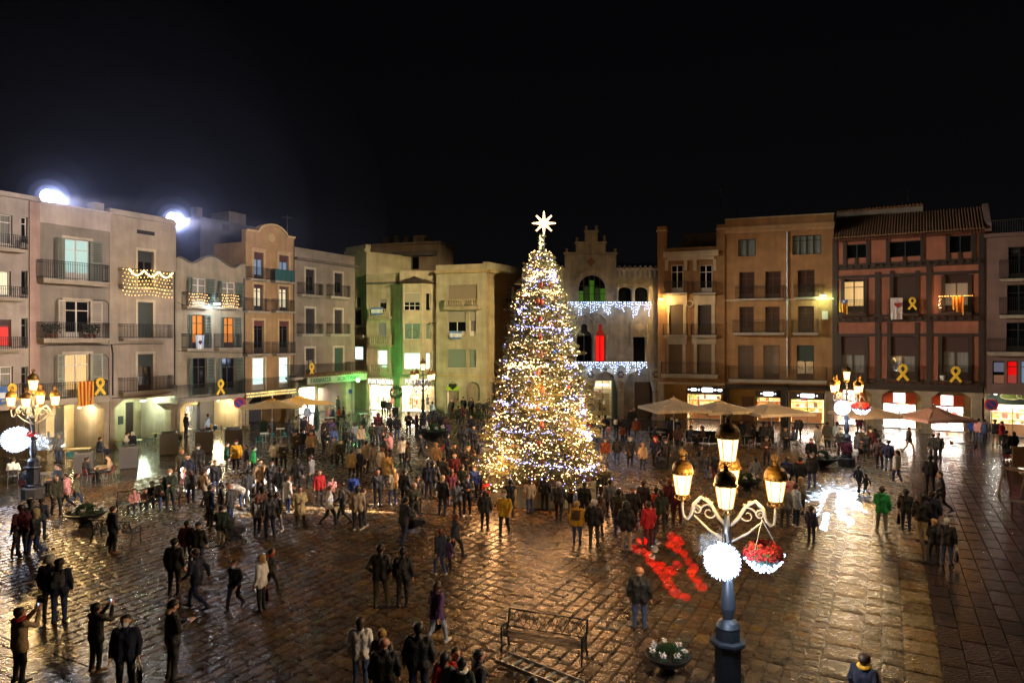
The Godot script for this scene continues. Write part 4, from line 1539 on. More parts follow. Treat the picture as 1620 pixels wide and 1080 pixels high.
	strip(o, "parapet",V3(0.0,h1 + 0.2,-0.6),V3(w,par,0.02),wall)
	var sl := prect(o,216,365,244,371)
	strip(o, "vent_slot",V3(sl.position.x,sl.position.y,-0.01),V3(sl.end.x,sl.end.y,0.004),M("slot_dark"))
	var tp := loc(o,226,630).y
	strip(o, "arcade_beam",V3(0,tp,-0.45),V3(w,tp + 0.25,0.02),wall)
	hs = arcade(o,tp,4.2,[[198,636,212,700],[236,637,256,700],[258,642,270,690]],cream)
	strip(o, "door",V3(hs[0].position.x,0,-4.4),V3(hs[0].end.x,hs[0].end.y,-4.36),M("door_brown_dark"))
	strip(o, "shutter_door",V3(hs[1].position.x,0,-4.4),V3(hs[1].end.x,hs[1].end.y,-4.36),M("door_slate"))
	shop(o,hs[2],-4.2,3.0,Color("#e6e0d6"),14.0, "red",5)
	var bd := prect(o,187.5,658,195,671,-4.1)
	strip(o, "notice_board",V3(bd.position.x,bd.position.y,-4.19),V3(bd.end.x,bd.end.y,-4.12),M("board_grey"))
	pillar(o,0.0,tp,0.8,stone)
	lit_at("arcade_lamp_light",o,226,634,-2.0,Color(0.9,1.0,0.84),14.0)
	al = loc(o,226,634,-2.0)
	la = st0()
	ball(la,V3(al.x,al.y,-2.0),V3(0.3,0.06,0.06),8)
	part("arcade_lamp",la,M("lamp_cool"),o)
	fairy_net(o,194,426,273,470,0.62,15,8,Color(1.0,0.8,0.45), "net of warm fairy lights draped over the top balcony of the cream house",true)

	cable(o,[[176,545],[178,560],[177.8,625]],0.055)
	cable(o,[[174,545],[200,544],[240,543.5],[258,543.5]])
	cable(o,[[177,630],[215,627],[245,624],[268,620.5],[274,616]])
	cable(o,[[276,430],[276,610]],0.05)
	# house with the waved parapet
	o = facade("wavy_gable_house","greenish house with a waved parapet and teal shutters",left_row(278.3),left_row(388))
	w = o.get_meta("w")
	h1 = loc(o,333,424).y
	wall = M("wall_green_grey")
	front(o,loc(o,335,632).y + 0.25,h1,["303 440 327 484 w curtain 2 shut:3e5752","350 446 373 487 w curtain 2 shut:3e5752","303 498 323 551 b orange 2 shut:3e5752","353 502 371 550 b orange 2 shut:3e5752","304 566 327 624 d dark 2 shut:3e5752","350 566 372 624 d dark 2 shut:3e5752"],wall,
		["295 334 463 485 488 0.6","346 382 465 486 489 0.6","295 334 528 551 555 0.6","346 382 528 550 554 0.6","281 387 606 627 634 0.85"])
	var pg := PackedVector2Array()
	pg.append(V2(0,h1))
	for q in [[278.5,406],[284,406.5],[290,409.5],[297,414.5],[303.5,416],[309,415],[315,411.5],[323,407],[332,405],[341,406.5],[347,409.5],[354,415.5],[360,419.5],[366,422.5],[371,423.5],[376,420],[381,417.5],[388,417]]:
		pg.append(loc(o,q[0],q[1]))
	pg.append(V2(w,h1))
	var st := st0()
	prism(st,pg,-0.35,0.0)
	part("parapet",st,wall,o)
	var cp := []
	for i in range(1,pg.size() - 1): cp.append(V3(pg[i].x,pg[i].y,-0.1))
	st = st0()
	for i in cp.size() - 1: bar(st,cp[i],cp[i + 1],0.5,0.1)
	part("coping",st,M("coping_dark"),o)
	tp = loc(o,335,632).y
	strip(o, "arcade_beam",V3(0,tp,-0.45),V3(w,tp + 0.25,0.02),wall)
	hs = arcade(o,tp,4.2,[[293,640,318,690],[321,636,331,690]],M("cream_lit"))
	shop(o,hs[0],-4.2,3.2,Color("#efe9dc"),20.0, "clothes",7)
	strip(o, "door",V3(hs[1].position.x,0,-4.4),V3(hs[1].end.x,hs[1].end.y,-4.36),M("door_blue"))
	pillar(o,0.0,tp,0.8,stone)
	lit_at("arcade_lamp_light",o,345,634,-2.0,Color(1.0,0.9,0.68),16.0)
	al = loc(o,345,634,-2.0)
	la = st0()
	ball(la,V3(al.x,al.y,-2.0),V3(0.12,0.08,0.12),8)
	part("arcade_lamp",la,M("lamp_warm"),o)
	fairy_net(o,299,463,331,486,0.66,8,5,Color(1.0,0.74,0.4), "warm fairy lights behind the left upper railing of the waved house",false)
	fairy_net(o,351,465,379,487,0.66,8,5,Color(1.0,0.74,0.4), "warm fairy lights behind the right upper railing of the waved house",false)
	ribbon_on(o,348,612,0.9,1.2, "yellow ribbon on the long first balcony of the waved house")
	var fl := flag_on(o,308,530,322,552,0.66,["8fa3bf","c9ced6","c9ced6","8fa3bf"], "white and pale blue banner with a dark emblem on the waved house")
	emblem(fl,V3(0.4,0.55,0.07),0.2)
	lamp_head(o,343,481,1.2,Color(0.9,0.96,1.0),11.0, "white street lamp on a wall bracket of the waved house")
	cable(o,[[280,478],[300,488],[340,488.5],[386,489]],0.02)
	cable(o,[[386,440],[386.5,620]],0.05)
	cable(o,[[280,555],[330,557],[384,558]])
	# the tall dark house behind it
	var q0 := left_row(281) + V3(-1.2,0,-6.5)
	var q1 := left_row(392) + V3(-1.2,0,-6.5)
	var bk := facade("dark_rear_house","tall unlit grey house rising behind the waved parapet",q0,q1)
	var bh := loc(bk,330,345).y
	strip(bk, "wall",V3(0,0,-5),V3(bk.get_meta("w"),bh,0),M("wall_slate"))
	var cb := prect(bk,369,344,396,361)
	strip(bk, "stair_hut",V3(cb.position.x,bh - 0.01,-3),V3(cb.end.x,cb.end.y + 0.5,-0.6),M("wall_hut"))
	strip(bk, "vent",V3(cb.position.x - 1.3,bh - 0.9,0.0),V3(cb.position.x - 0.5,bh - 0.3,0.03),M("slot_dark"))
	var ch2 := prect(bk,325,326,334,346)
	strip(bk, "chimney",V3(ch2.position.x,bh,-2),V3(ch2.end.x,ch2.end.y,-1.2),M("wall_hut"))

	# ochre house with the round pediment
	o = facade("ochre_house","narrow ochre house with a round arched pediment and medallion",left_row(388.3),left_row(465))
	w = o.get_meta("w")
	h1 = loc(o,427,388).y
	wall = M("wall_ochre")
	front(o,loc(o,428,624).y + 0.25,h1,["401 399 416 442 d blue 2 sur:0.25:hood:c0a37a blind:0.25:4a2a28","441 404 456 444 d blue 2 sur:0.25:hood:c0a37a blind:0.25:4a2a28","401 450 416 491 d white 2 sur:0.2:flat:c0a37a blind:0.14:4a2a28","441 453 456 493 d white 2 sur:0.2:flat:c0a37a blind:0.12:4a2a28","401 507 417 559 d dark 2 sur:0.22:flat:c0a37a blind:0.16:5a2c2a","441 508 456 558 d dark 2 sur:0.22:flat:c0a37a blind:0.16:5a2c2a","399 566 419 617 w bright 1 sur:0.12:flat:d0c0a0","441 565 457 613 w bright 1 sur:0.12:flat:d0c0a0"],wall,
		["396 427 423 441 444 0.6","435 466 427 445 448 0.6","391 427 472 492 495 0.6","436 466 474 492 495 0.6","391 427 541 560 563 0.6","437 467 541 559 562 0.6","389 468 597 618 626 0.9"])
	pg = PV([V2(0,h1)])
	for q in [[388.4,363.5],[408,366],[408.5,362],[413,358.5],[420,355.8],[427.5,355.2],[435,356.5],[443,361],[449,367],[452.5,371.5],[452.6,374],[465,376]]:
		pg.append(loc(o,q[0],q[1]))
	pg.append(V2(w,h1))
	st = st0()
	prism(st,pg,-0.5,0.03)
	part("pediment",st,wall,o)
	st = st0()
	for i in range(1,pg.size() - 2): bar(st,V3(pg[i].x,pg[i].y,-0.15),V3(pg[i + 1].x,pg[i + 1].y,-0.15),0.7,0.16)
	part("pediment_moulding",st,M("trim_cream"),o)
	var mc := loc(o,428.5,376)
	st = st0()
	lathe(st,[V2(0.0,0.1),V2(0.22,0.1),V2(0.22,0.05),V2(0.4,0.08),V2(0.45,0.0)],20,Transform3D(Basis(Vector3.RIGHT,PI / 2),V3(mc.x,mc.y,0.03)))
	part("medallion",st,M("trim_cream"),o)
	tp = loc(o,428,624).y
	strip(o, "arcade_beam",V3(0,tp,-0.45),V3(w,tp + 0.25,0.02),wall)
	hs = arcade(o,tp,4.2,[[397,640,406,690],[412,640,424,690],[430,636,452,690]],M("cream_warm"))
	strip(o, "door",V3(hs[0].position.x,0,-4.4),V3(hs[0].end.x,hs[0].end.y,-4.36),M("door_orange"))
	strip(o, "door",V3(hs[1].position.x,0,-4.4),V3(hs[1].end.x,hs[1].end.y,-4.36),M("door_orange"))
	shop(o,hs[2],-4.2,3.0,Color("#f2efe8"),40.0, "clothes",9)
	pillar(o,0.0,tp,0.8,stone)
	fairy_net(o,389,617,468,626,0.95,34,2,Color(1.0,0.78,0.4), "garland of warm lights along the first balcony of the ochre house",false)
	var tc := prect(o,435,427,466,444,0.66)
	st = st0()
	for i in 8:
		var xa := tc.position.x + tc.size.x * i / 8
		var xb := tc.position.x + tc.size.x * (i + 1) / 8
		quad(st,V3(xa,tc.position.y,0.66 + 0.03 * (i % 2)),V3(xb,tc.position.y,0.66 + 0.03 * ((i + 1) % 2)),V3(xb,tc.end.y,0.66),V3(xa,tc.end.y,0.66))
	solo("balcony_screen",st,M("teal_screen"), "teal cloth screen on the top right balcony of the ochre house","cloth",o.transform)
	antenna(o,454,340,372,-3.0, "spindly aerial on the roof behind the ochre pediment")

	cable(o,[[465,380],[464.6,480],[464.4,600]],0.04)
	# grey house over the chemist's
	o = facade("chemist_house","grey house with six small balconies above the green lit chemist's canopy",left_row(465.3),left_row(561))
	w = o.get_meta("w")
	h1 = loc(o,513,417).y
	wall = M("wall_warm_grey")
	front(o,loc(o,513,607).y + 0.25,h1,["483 426 497 466 d dark 2 sur:0.22 blind:0.3:221f1e","528.5 432 541 469 d dark 2 sur:0.22 blind:0.4:221f1e","483 488 497 528 d dark 1 sur:0.22 blind:0.98:2a2624","528.5 490 541 528 d dark 1 sur:0.22 blind:0.98:2a2624","483 551 497 592 b dim 2 sur:0.22 blind:0.45:2a2624","528.5 550 542 590 g dark 2 sur:0.22 blind:0.98:2c4a3c"],wall,
		["477 511 448 466 470 0.6","523 554 451 469 473 0.6","477 511 512 528 532 0.6","523 554 512 528 532 0.6","466 561 575 594 598 1.2"])
	strip(o, "cornice",V3(0,h1,-0.6),V3(w + 0.3,h1 + 0.25,0.4),M("coping_dark"))
	par = loc(o,513,398).y
	strip(o, "parapet",V3(0,h1 + 0.25,-0.5),V3(w,par,0.0),wall)
	tp = loc(o,513,607).y
	strip(o, "arcade_beam",V3(0,tp,-0.45),V3(w,tp + 0.25,0.02),wall)
	# the canopy over the pavement with its row of eaves tiles
	var cz := 1.7
	var ct := loc(o,513,594,cz).y
	var cbm := loc(o,513,606,cz).y
	strip(o, "canopy",V3(0.0,ct - 0.12,0.0),V3(w,ct,cz),M("canopy_pale"))
	var bandm := M("canopy_band")
	strip(o, "canopy_band",V3(0.0,cbm,cz - 0.12),V3(w,ct - 0.124,cz - 0.004),bandm)
	for i in 24:
		st = st0()
		tube(st,[V3((i + 0.5) * w / 24,ct + 0.05,cz + 0.14),V3((i + 0.5) * w / 24,ct + 0.16,0.9)],[w / 62,w / 62],8)
		part("tile",st,M("tile_clay"),o)
	lettering(o, "sign_lettering","FARMACIA",V3(w * 0.2,(cbm + ct) * 0.5 - 0.05,cz + 0.01),0.42,M("sign_green"),w * 0.32)
	lettering(o, "sign_lettering","MONTEVERDE",V3(w * 0.66,(cbm + ct) * 0.5 - 0.05,cz + 0.01),0.42,M("sign_green"),w * 0.38)
	hs = arcade(o,tp,4.2,[[473,612,500,690],[503,612,526,690]],M("cream_warm"))
	shop(o,hs[0],-4.2,3.5,Color("#f5f5f2"),80.0, "clothes",11)
	shop(o,hs[1],-4.2,3.5,Color("#f5f5f2"),80.0, "food",12)
	pillar(o,0.1,tp,0.75,stone)
	var px := loc(o,552,640).x
	pillar(o,minf(px,w - 0.4),tp,0.75,stone,false)
	ribbon_on(o,492,585,1.24,1.3, "yellow ribbon on the long balcony above the chemist's canopy")
	# the chemist's cross
	var cx := loc(o,566,601,2.3)
	var cr2 := thing("chemist_cross","glaring green chemist's cross at the end of the canopy","lamp",o.transform * V3(cx.x,cx.y,2.3))
	cr2.rotation = o.rotation
	st = st0()
	box(st,Vector3.ZERO,V3(0.22,0.44,0.14))
	box(st,V3(-0.165,0,0),V3(0.109,0.2,0.137))
	box(st,V3(0.165,0,0),V3(0.109,0.2,0.137))
	part("cross_light",st,M("cross_green"),cr2)
	st = st0()
	bar(st,V3(-0.2,0.3,0),V3(-0.9,0.3,-0.2),0.05)
	bar(st,V3(0,0.22,0),V3(-0.2,0.3,0),0.05)
	part("bracket",st,M("iron"),cr2)
	omni("cross_light",o.transform * V3(cx.x,cx.y,2.3),Color(0.3,1.0,0.45),16.0,0.18)

func emblem(o: Node3D,at: Vector3,r: float) -> void:
	var st := st0()
	prism(st,PV([V2(-r,0),V2(-r * 0.4,r * 0.75),V2(r * 0.4,r * 0.75),V2(r,0),V2(0,-r)]),0.0,0.02)
	part("emblem",st,M("emblem_dark"),o,TX(at))

func antenna(o: Node3D,px: float,top: float,bottom: float,z: float,label: String) -> void:
	var a := loc(o,px,top,z)
	var b := loc(o,px,bottom,z)
	var t := thing("aerial",label, "aerial",o.transform * V3(b.x,b.y - 1.0,z))
	t.rotation = o.rotation
	var h := a.y - b.y + 1.0
	var st := st0()
	tube(st,[Vector3.ZERO,V3(0,h,0)],[0.035,0.025],6)
	part("mast",st,M("steel_dull"),t)
	st = st0()
	bar(st,V3(-0.7,h * 0.9,0),V3(0.7,h * 0.97,0),0.03)
	for i in 7: bar(st,V3(-0.6 + i * 0.2,h * 0.905 + i * 0.01,-0.25),V3(-0.6 + i * 0.2,h * 0.905 + i * 0.01,0.25),0.02)
	part("dipole",st,M("steel_dull"),t)

func fairy_net(o: Node3D,x0: float,y0: float,x1: float,y1: float,z: float,nx: int,ny: int,c: Color,label: String,swag: bool) -> void:
	var r := prect(o,x0,y0,x1,y1,z)
	var t := thing("fairy_lights",label, "fairy lights")
	t.transform = o.transform
	rng.seed = int(x0 * 3 + y0)
	var st := st0()
	var wires := st0()
	for i in nx:
		var last := Vector3.INF
		for j in ny:
			var u := (i + (0.5 if j % 2 else 0.0)) / float(nx)
			var v := (j + 0.5) / float(ny)
			var p := V3(r.position.x + r.size.x * u + rnd(-0.04,0.04),r.end.y - r.size.y * (v + 0.03 * sin(u * 9.0)),z + rnd(0,0.05))
			ball(st,p,Vector3.ONE * rnd(0.022,0.034),5)
			if last != Vector3.INF: bar(wires,last,p,0.008)
			last = p
	part("bulb", st,glow("fairy_%s" % c.to_html(false),c,6.0),t).set_meta("kind", "stuff")
	part("wire",wires,M("iron"),t).set_meta("kind","stuff")
	if swag:
		var g := st0()
		var pts := []
		var rad := []
		for i in 41:
			var u := i / 40.0
			pts.append(V3(r.position.x + r.size.x * (0.1 + u * 0.88),r.end.y - 0.1 - 0.42 * absf(sin(u * PI * 3.0)),z + 0.08))
			rad.append(0.045)
		tube(g,pts,rad,6)
		part("light_rope",g,M("fairy_rope"),t)
	omni("fairy_light",o.transform * V3(r.get_center().x,r.get_center().y,z + 0.25),c,2.5 if swag else 0.8,0.3)

# a lamp on a short arm from a wall
func lamp_head(o: Node3D,px: float,py: float,out: float,c: Color,e: float,label: String) -> void:
	var p := loc(o,px,py,out)
	var t := thing("wall_lamp",label, "street lamp",o.transform * V3(p.x,p.y,out))
	t.rotation = o.rotation
	var st := st0()
	tube(st,[V3(0,0.1,-out),V3(0,0.3,-out * 0.6),V3(0,0.14,-0.2)],[0.035,0.03,0.03],6)
	box(st,V3(0,0.1,0),V3(0.46,0.1,0.34))
	part("lamp_arm",st,M("steel_grey"),t)
	st = st0()
	box(st,V3(0,0.02,0),V3(0.44,0.06,0.32))
	part("lamp_glass", st,glow("wall_lamp_%s" % c.to_html(false),c,8.0),t)
	omni("wall_lamp_light",o.transform * V3(p.x,p.y - 0.03,out + 0.02),c,e,0.2)

# ---------------------------------------------------------------- cream corner house with the fashion shop
func build_corner_house() -> void:
	var wall := M("wall_cream_yellow")
	var ground := M("wall_pale_green")
	# narrow wing set back beside the chemist's house
	var o := facade("set_back_cream_house","cream house set back in the gap beside the chemist's house, with a glaring white window",far_row(548,80.5),far_row(579.5,77.6))
	var h1 := loc(o,565,400).y
	front(o,0.0,h1,["563 470 570 486 d dark 1","560 490 571 514 d dark 1","559 548 574 569 w bright 1"],wall,["558 574 518 530 534 0.4","558 576 572 588 592 0.4"],7.0)
	strip(o, "cornice",V3(-0.05,h1,-0.5),V3(o.get_meta("w"),h1 + 0.35,0.3),wall)
	strip(o, "parapet",V3(0,h1 + 0.35,-0.6),V3(o.get_meta("w"),loc(o,565,389).y,0.1),wall)
	# penthouse at the back of the roof
	var p := facade("roof_flat","unlit flat with a glazed terrace on the roof of the cream corner house",far_row(579,84.0),far_row(697,81.0))
	var ph := loc(p,630,388).y
	var pw: float = p.get_meta("w")
	strip(p, "wall",V3(0,10.0,-4.0),V3(pw,ph,0),M("wall_flat"))
	strip(p, "roof_slab",V3(-0.1,ph,-4.1),V3(pw + 0.2,ph + 0.25,0.5),M("wall_flat"))
	var gw := prect(p,630,407,663,426)
	for i in 3: strip(p, "pane",V3(gw.position.x + gw.size.x * i / 3 + 0.04,gw.position.y,0.0),V3(gw.position.x + gw.size.x * (i + 1) / 3 - 0.04,gw.end.y,0.02),pane_mat("dark"))
	var aw := prect(p,628,399,692,406)
	strip(p, "awning",V3(aw.position.x,aw.position.y,0.0),V3(aw.end.x,aw.end.y,1.2),M("wall_hut"))
	for q in [[610,622],[626,640],[642,655]]:
		var a := prect(p,q[0],378,q[1],386,-2.0)
		var tk := st0()
		tube(tk,[V3(a.position.x,ph + 0.3,-2),V3(a.position.x,ph + 0.31,-2),V3(a.position.x,a.end.y + 0.3,-2),V3(a.position.x,a.end.y + 0.4,-2)],[0.3,0.45,0.45,0.2],10)
		part("water_tank",tk,M("wall_hut"),p)
	var hut := prect(p,655,373,672,386,-1.0)
	strip(p, "stair_hut",V3(hut.position.x,ph,-2.4),V3(hut.end.x,hut.end.y,-0.8),M("wall_flat"))
	# yellow wing
	o = facade("yellow_balcony_house","yellow house with stone balustrades above the left fashion shop window",far_row(579.5,77.0),far_row(632,75.4))
	var w: float = o.get_meta("w")
	h1 = loc(o,605,449).y
	front(o,0.0,h1,["600 473 611 492 d dark 2 blind:0.3:8f8a7c","597.5 510 611 538 w dark 1 blind:0.98:7d8084","596.5 554 612 587 w bright 1","584 609 621.5 655 g dark 1 open"],wall,["583 616 488 501 505 0.6 stone b5a888","583 618 531 545 549 0.6 stone b5a888","583 618 576 589 594 0.6 stone b5a888"])
	shop(o,_base(prect(o,584,609,621.5,655)),-0.02,4.0,Color("#f4f2ee"),90.0, "clothes",21)
	strip(o, "cornice",V3(-0.02,h1,-0.5),V3(w,h1 + 0.2,0.3),M("coping_dark"))
	strip(o, "parapet",V3(0,h1 + 0.2,-0.5),V3(w,loc(o,605,432.5).y,0.05),wall)
	var sg := prect(o,582,599,622,608)
	_punt(o,sg)
	flag_on(o,587,486,606,498,0.7,["5878b4","c8cdd4","c8cdd4","5878b4"], "blue and white banner over the top balustrade of the yellow house",true)
	# the bay
	o = facade("bay_window_house","house with a tiled bay tower over the right fashion shop window",far_row(632,74.6),far_row(690,74.4))
	w = o.get_meta("w")
	h1 = loc(o,660,449).y
	front(o,0.0,h1,["634 609 688 653 g dark 1 open"],wall,[])
	shop(o,_base(prect(o,634,609,688,653)),-0.02,4.0,Color("#f4f2ee"),110.0, "clothes",22)
	_punt(o,prect(o,640,599,680,608))
	# its three-sided bay,from the first floor up
	var z := 1.15
	var b0 := loc(o,632.5,500,0.0).x
	var b1 := loc(o,637,500,z).x
	var b2 := loc(o,668,500,z).x
	var b3 := loc(o,683,500,0.0).x
	var lo := loc(o,650,592,z).y
	var outline := [V2(b0,0.0),V2(b1,z),V2(b2,z),V2(b3,0.0)]
	for i in 3:
		var a: Vector2 = outline[i]
		var b: Vector2 = outline[i + 1]
		var s := Node3D.new()
		s.name = "bay_side"
		o.add_child(s,true)
		var t := V3(b.x - a.x,0,b.y - a.y)
		var sw := t.length()
		t = t.normalized()
		s.transform = Transform3D(Basis(t,Vector3.UP,t.cross(Vector3.UP)),V3(a.x,0,a.y))
		var holes := []
		var cols: Array = [[638,664.5],[638,664.5],[674,681]][i]
		for f in [[463,491, "w curtain 3"],[511,537, "w poster 2"],[558,584, "w bright 1"]]:
			if i == 0: continue
			var g := Node3D.new()      # the photo rectangle,on this side of the bay
			g.transform = o.transform * s.transform
			var r := prect(g,cols[0],f[0],cols[1],f[1])
			g.free()
			r = r.intersection(Rect2(0.12,0,sw - 0.24,30))
			holes.append(r)
		var st := st0()
		wall_with_holes(st,Rect2(0,lo,sw,h1 - lo),holes,0.0,0.2)
		part("bay_wall",st,wall,s)
		for k in holes.size():
			var r: Rect2 = holes[k]
			var fr := st0()
			frame_box(fr,r,-0.16,-0.1,0.06)
			if i == 1 and k < 2:
				var nn := 3 if k == 0 else 2
				for q in range(1,nn): box2(fr,V3(r.position.x + r.size.x * q / nn - 0.03,r.position.y + 0.06,-0.16),V3(r.position.x + r.size.x * q / nn + 0.03,r.end.y - 0.06,-0.09))
				if k == 0: box2(fr,V3(r.position.x + 0.06,r.position.y + r.size.y * 0.26,-0.155),V3(r.end.x - 0.06,r.position.y + r.size.y * 0.26 + 0.06,-0.095))
			part("window_frame",fr,mat("frame_w",Color(FRAMES.w)),s)
			var pn := st0()
			quad(pn,V3(r.position.x,r.position.y,-0.14),V3(r.end.x,r.position.y,-0.14),V3(r.end.x,r.end.y,-0.14),V3(r.position.x,r.end.y,-0.14))
			part("pane",pn,pane_mat(["dark","poster","bright"][k]),s)
			if k == 0 and i == 1:
				var bl := st0()
				box2(bl,V3(r.position.x + 0.05,r.position.y + r.size.y * 0.45,-0.09),V3(r.end.x - 0.05,r.end.y - 0.04,-0.06))
				part("roller_blind",bl,M("blind_cream"),s)
			if k == 1 and i == 1:
				var rg := st0()
				var ring := []
				var rr := []
				for q in 15:
					ring.append(V3(r.get_center().x + cos(q * TAU / 14) * 0.6,r.get_center().y - 0.25 + sin(q * TAU / 14) * 0.5,-0.13))
					rr.append(0.03)
				tube(rg,ring,rr,5,false)
				part("poster_print",rg,M("print_dark"),s)
		if i == 1:
			for q in [0,1,2]:
				var yy: float = [loc(o,650,500,z).y,loc(o,650,545,z).y,lo][q]
				strip(s, "bay_band",V3(-0.02,yy,0.003),V3(sw + 0.02,yy + 0.14,0.1),wall)
	var ap := V3((b1 + b2) * 0.5,loc(o,655,436,0.5).y,0.2)
	var eave := h1
	var ov := [V3(b0 - 0.4,eave,-0.05),V3(b1 - 0.25,eave,z + 0.4),V3(b2 + 0.25,eave,z + 0.4),V3(b3 + 0.4,eave,-0.05)]
	var rf := st0()
	for i in 3: tri(rf,ov[i],ov[i + 1],ap)
	quad(rf,ov[3],ov[2],ov[1],ov[0])
	var roof := part("bay_roof",rf,M("tile_dark"),o)
	for i in 3:
		for k in 14:
			var q: Vector3 = ov[i].lerp(ov[i + 1],(k + 0.5) / 14.0)
			var tl := st0()
			tube(tl,[q + V3(0,0.03,0),q.lerp(ap,0.5) + V3(0,0.03,0)],[0.09,0.07],6)
			part("tile",tl,M("tile_dark"),roof)
	strip(o, "eaves",V3(-0.02,h1,-0.5),V3(b0 - 0.4,h1 + 0.12,0.3),M("coping_dark"))
	strip(o, "parapet",V3(0,h1,-0.6),V3(w,loc(o,660,428).y,-0.08),wall)
	# corner block
	o = facade("tiled_corner_house","cream tiled corner house with a wide top balustrade and arched shop doors",far_row(690,73.8),far_row(770,72.2))
	w = o.get_meta("w")
	h1 = loc(o,730,432).y
	var tile := M("wall_cream_tile")
	front(o,0.0,h1,["709 450 755 480 w dark 3 blind:0.97:7f7460","708 491 737 531 w dark 2 blind:0.45:8a8676 sur:0.25:flat:b8ae90","742.5 491 753 531 w curtain 1 blind:0.4:8a8676 sur:0.25:flat:b8ae90","708 552 737 582 w dark 2 blind:0.97:6f7f70 sur:0.25:flat:b8ae90","742.5 552 753 582 w dark 1 blind:0.97:6f7f70 sur:0.25:flat:b8ae90","705.5 604 726 644 w dark 1 open","737.5 604 759 654 w dark 1 open"],tile,["702 760 473 486 490 0.7 stone b5a888"])
	strip(o, "cornice",V3(-0.05,h1,-0.6),V3(w + 0.05,h1 + 0.3,0.45),M("trim_cream"))
	strip(o, "parapet",V3(0,h1 + 0.3,-0.5),V3(w,loc(o,730,418).y,0.03),tile)
	var gb := loc(o,730,596).y
	var r1 := prect(o,705.5,604,726,644)
	var r2 := _base(prect(o,737.5,604,759,654))
	shop(o,_base(r1),-0.02,3.0,Color("#f2ead8"),45.0, "red",24)
	shop(o,r2,-0.02,3.0,Color("#e8b878"),30.0, "food",25)
	for q in [[r1, "sign_lime","#b4c22a"],[r2, "arch_glass",""]]:
		var r: Rect2 = q[0]
		var y := r.end.y - r.size.x * 0.5
		var st := st0()
		# the corners above the round arch
		for s in [-1,1]:
			var poly := PV([V2(r.get_center().x + s * r.size.x * 0.5,r.end.y)])
			for k in 9:
				var t := k / 8.0 * PI * 0.5
				poly.append(V2(r.get_center().x + s * r.size.x * 0.5 * sin(t),y + r.size.x * 0.5 * cos(t)))
			prism(st,poly,-0.3,0.003)
		part("arch",st,ground,o)
		if q[2] != "":
			st = st0()
			var poly := PackedVector2Array()
			for k in 17:
				var t := k / 16.0 * PI
				poly.append(V2(r.get_center().x + r.size.x * 0.5 * cos(t),y - 0.15 + r.size.x * 0.5 * sin(t)))
			prism(st,poly,-0.1,-0.06)
			part("lime_fanlight",st,M("lime_sign"),o)
			st = st0()
			prism(st,PV([V2(-0.45,0.25),V2(0.45,0.25),V2(0.5,0.0),V2(0.0,-0.42),V2(-0.5,0.0)]),0,0.02)
			part("dark_emblem",st,M("ink_black"),o,TX(V3(r.get_center().x,y + 0.3,-0.055)))
	strip(o, "plinth_band",V3(-0.02,gb,0.0),V3(w + 0.02,gb + 0.18,0.1),M("trim_cream"))
	flag_on(o,711,524,731,536,0.25,["5878b4","c8cdd4","c8cdd4","5878b4"], "blue and white banner under the middle window of the tiled corner house",true)
	# receding side behind the fir
	o = facade("corner_house_side","plain cream side of the tiled corner house, partly hidden by the lit fir",far_row(770,72.2),far_row(848,82.0))
	w = o.get_meta("w")
	front(o,0.0,h1,["803 453 813 489 w curtain 2","775 604 788 655 w dark 1 open"],M("wall_cream_side"),["801 815 473 488 492 0.4"])
	shop(o,_base(prect(o,775,604,788,655)),-0.02,3.0,Color("#f0d8b0"),30.0, "red",26)
	strip(o, "cornice",V3(0.0,h1,-0.6),V3(w + 0.05,h1 + 0.3,0.45),M("trim_cream"))
	strip(o, "parapet",V3(0,h1 + 0.3,-0.5),V3(w,h1 + 1.15,0.03),tile)
	var rec := prect(o,774,451,790,640)
	strip(o, "panel",V3(rec.position.x,rec.position.y + 4.6,0.0),V3(rec.end.x,rec.end.y,0.06),M("wall_cream_panel"))
	# bracketed lamp on a tall post in front
	var lp := thing("slim_lamp_post","slim unlit lamp post against the bay tower","street lamp",gp(694,652) + V3(0,0,0.6))
	var st2 := st0()
	tube(st2,[Vector3.ZERO,V3(0,9.0,0),V3(0,9.6,0),V3(-0.3,9.75,0)],[0.07,0.05,0.045,0.04],8)
	part("post",st2,M("steel_dull"),lp)
	st2 = st0()
	box(st2,V3(-0.45,9.72,0),V3(0.5,0.12,0.3))
	part("lamp_head",st2,M("steel_dull"),lp)

func _base(r: Rect2) -> Rect2:
	return Rect2(r.position.x,0.02,r.size.x,r.end.y - 0.02)

func _punt(o: Node3D,r: Rect2) -> void:
	lettering(o, "sign_lettering","PUNT",V3(r.position.x + r.size.x * 0.22,r.get_center().y,0.06),r.size.y * 0.85,M("letters_white"),r.size.x * 0.4)
	lettering(o, "sign_lettering","ROMA",V3(r.position.x + r.size.x * 0.78,r.get_center().y,0.06),r.size.y * 0.85,M("letters_white"),r.size.x * 0.42)
	var st := st0()
	var pts := []
	var rad := []
	for i in 13:
		pts.append(V3(r.position.x + r.size.x * 0.495 + cos(i * TAU / 12) * r.size.y * 0.36,r.get_center().y + sin(i * TAU / 12) * r.size.y * 0.36,0.07))
		rad.append(0.05)
	tube(st,pts,rad,6,false)
	part("sign_ring",st,M("letters_white"),o)
	st = st0()
	ball(st,V3(r.position.x + r.size.x * 0.495,r.get_center().y,0.07),V3(0.1,0.1,0.05),8)
	part("sign_dot",st,M("letters_white"),o)

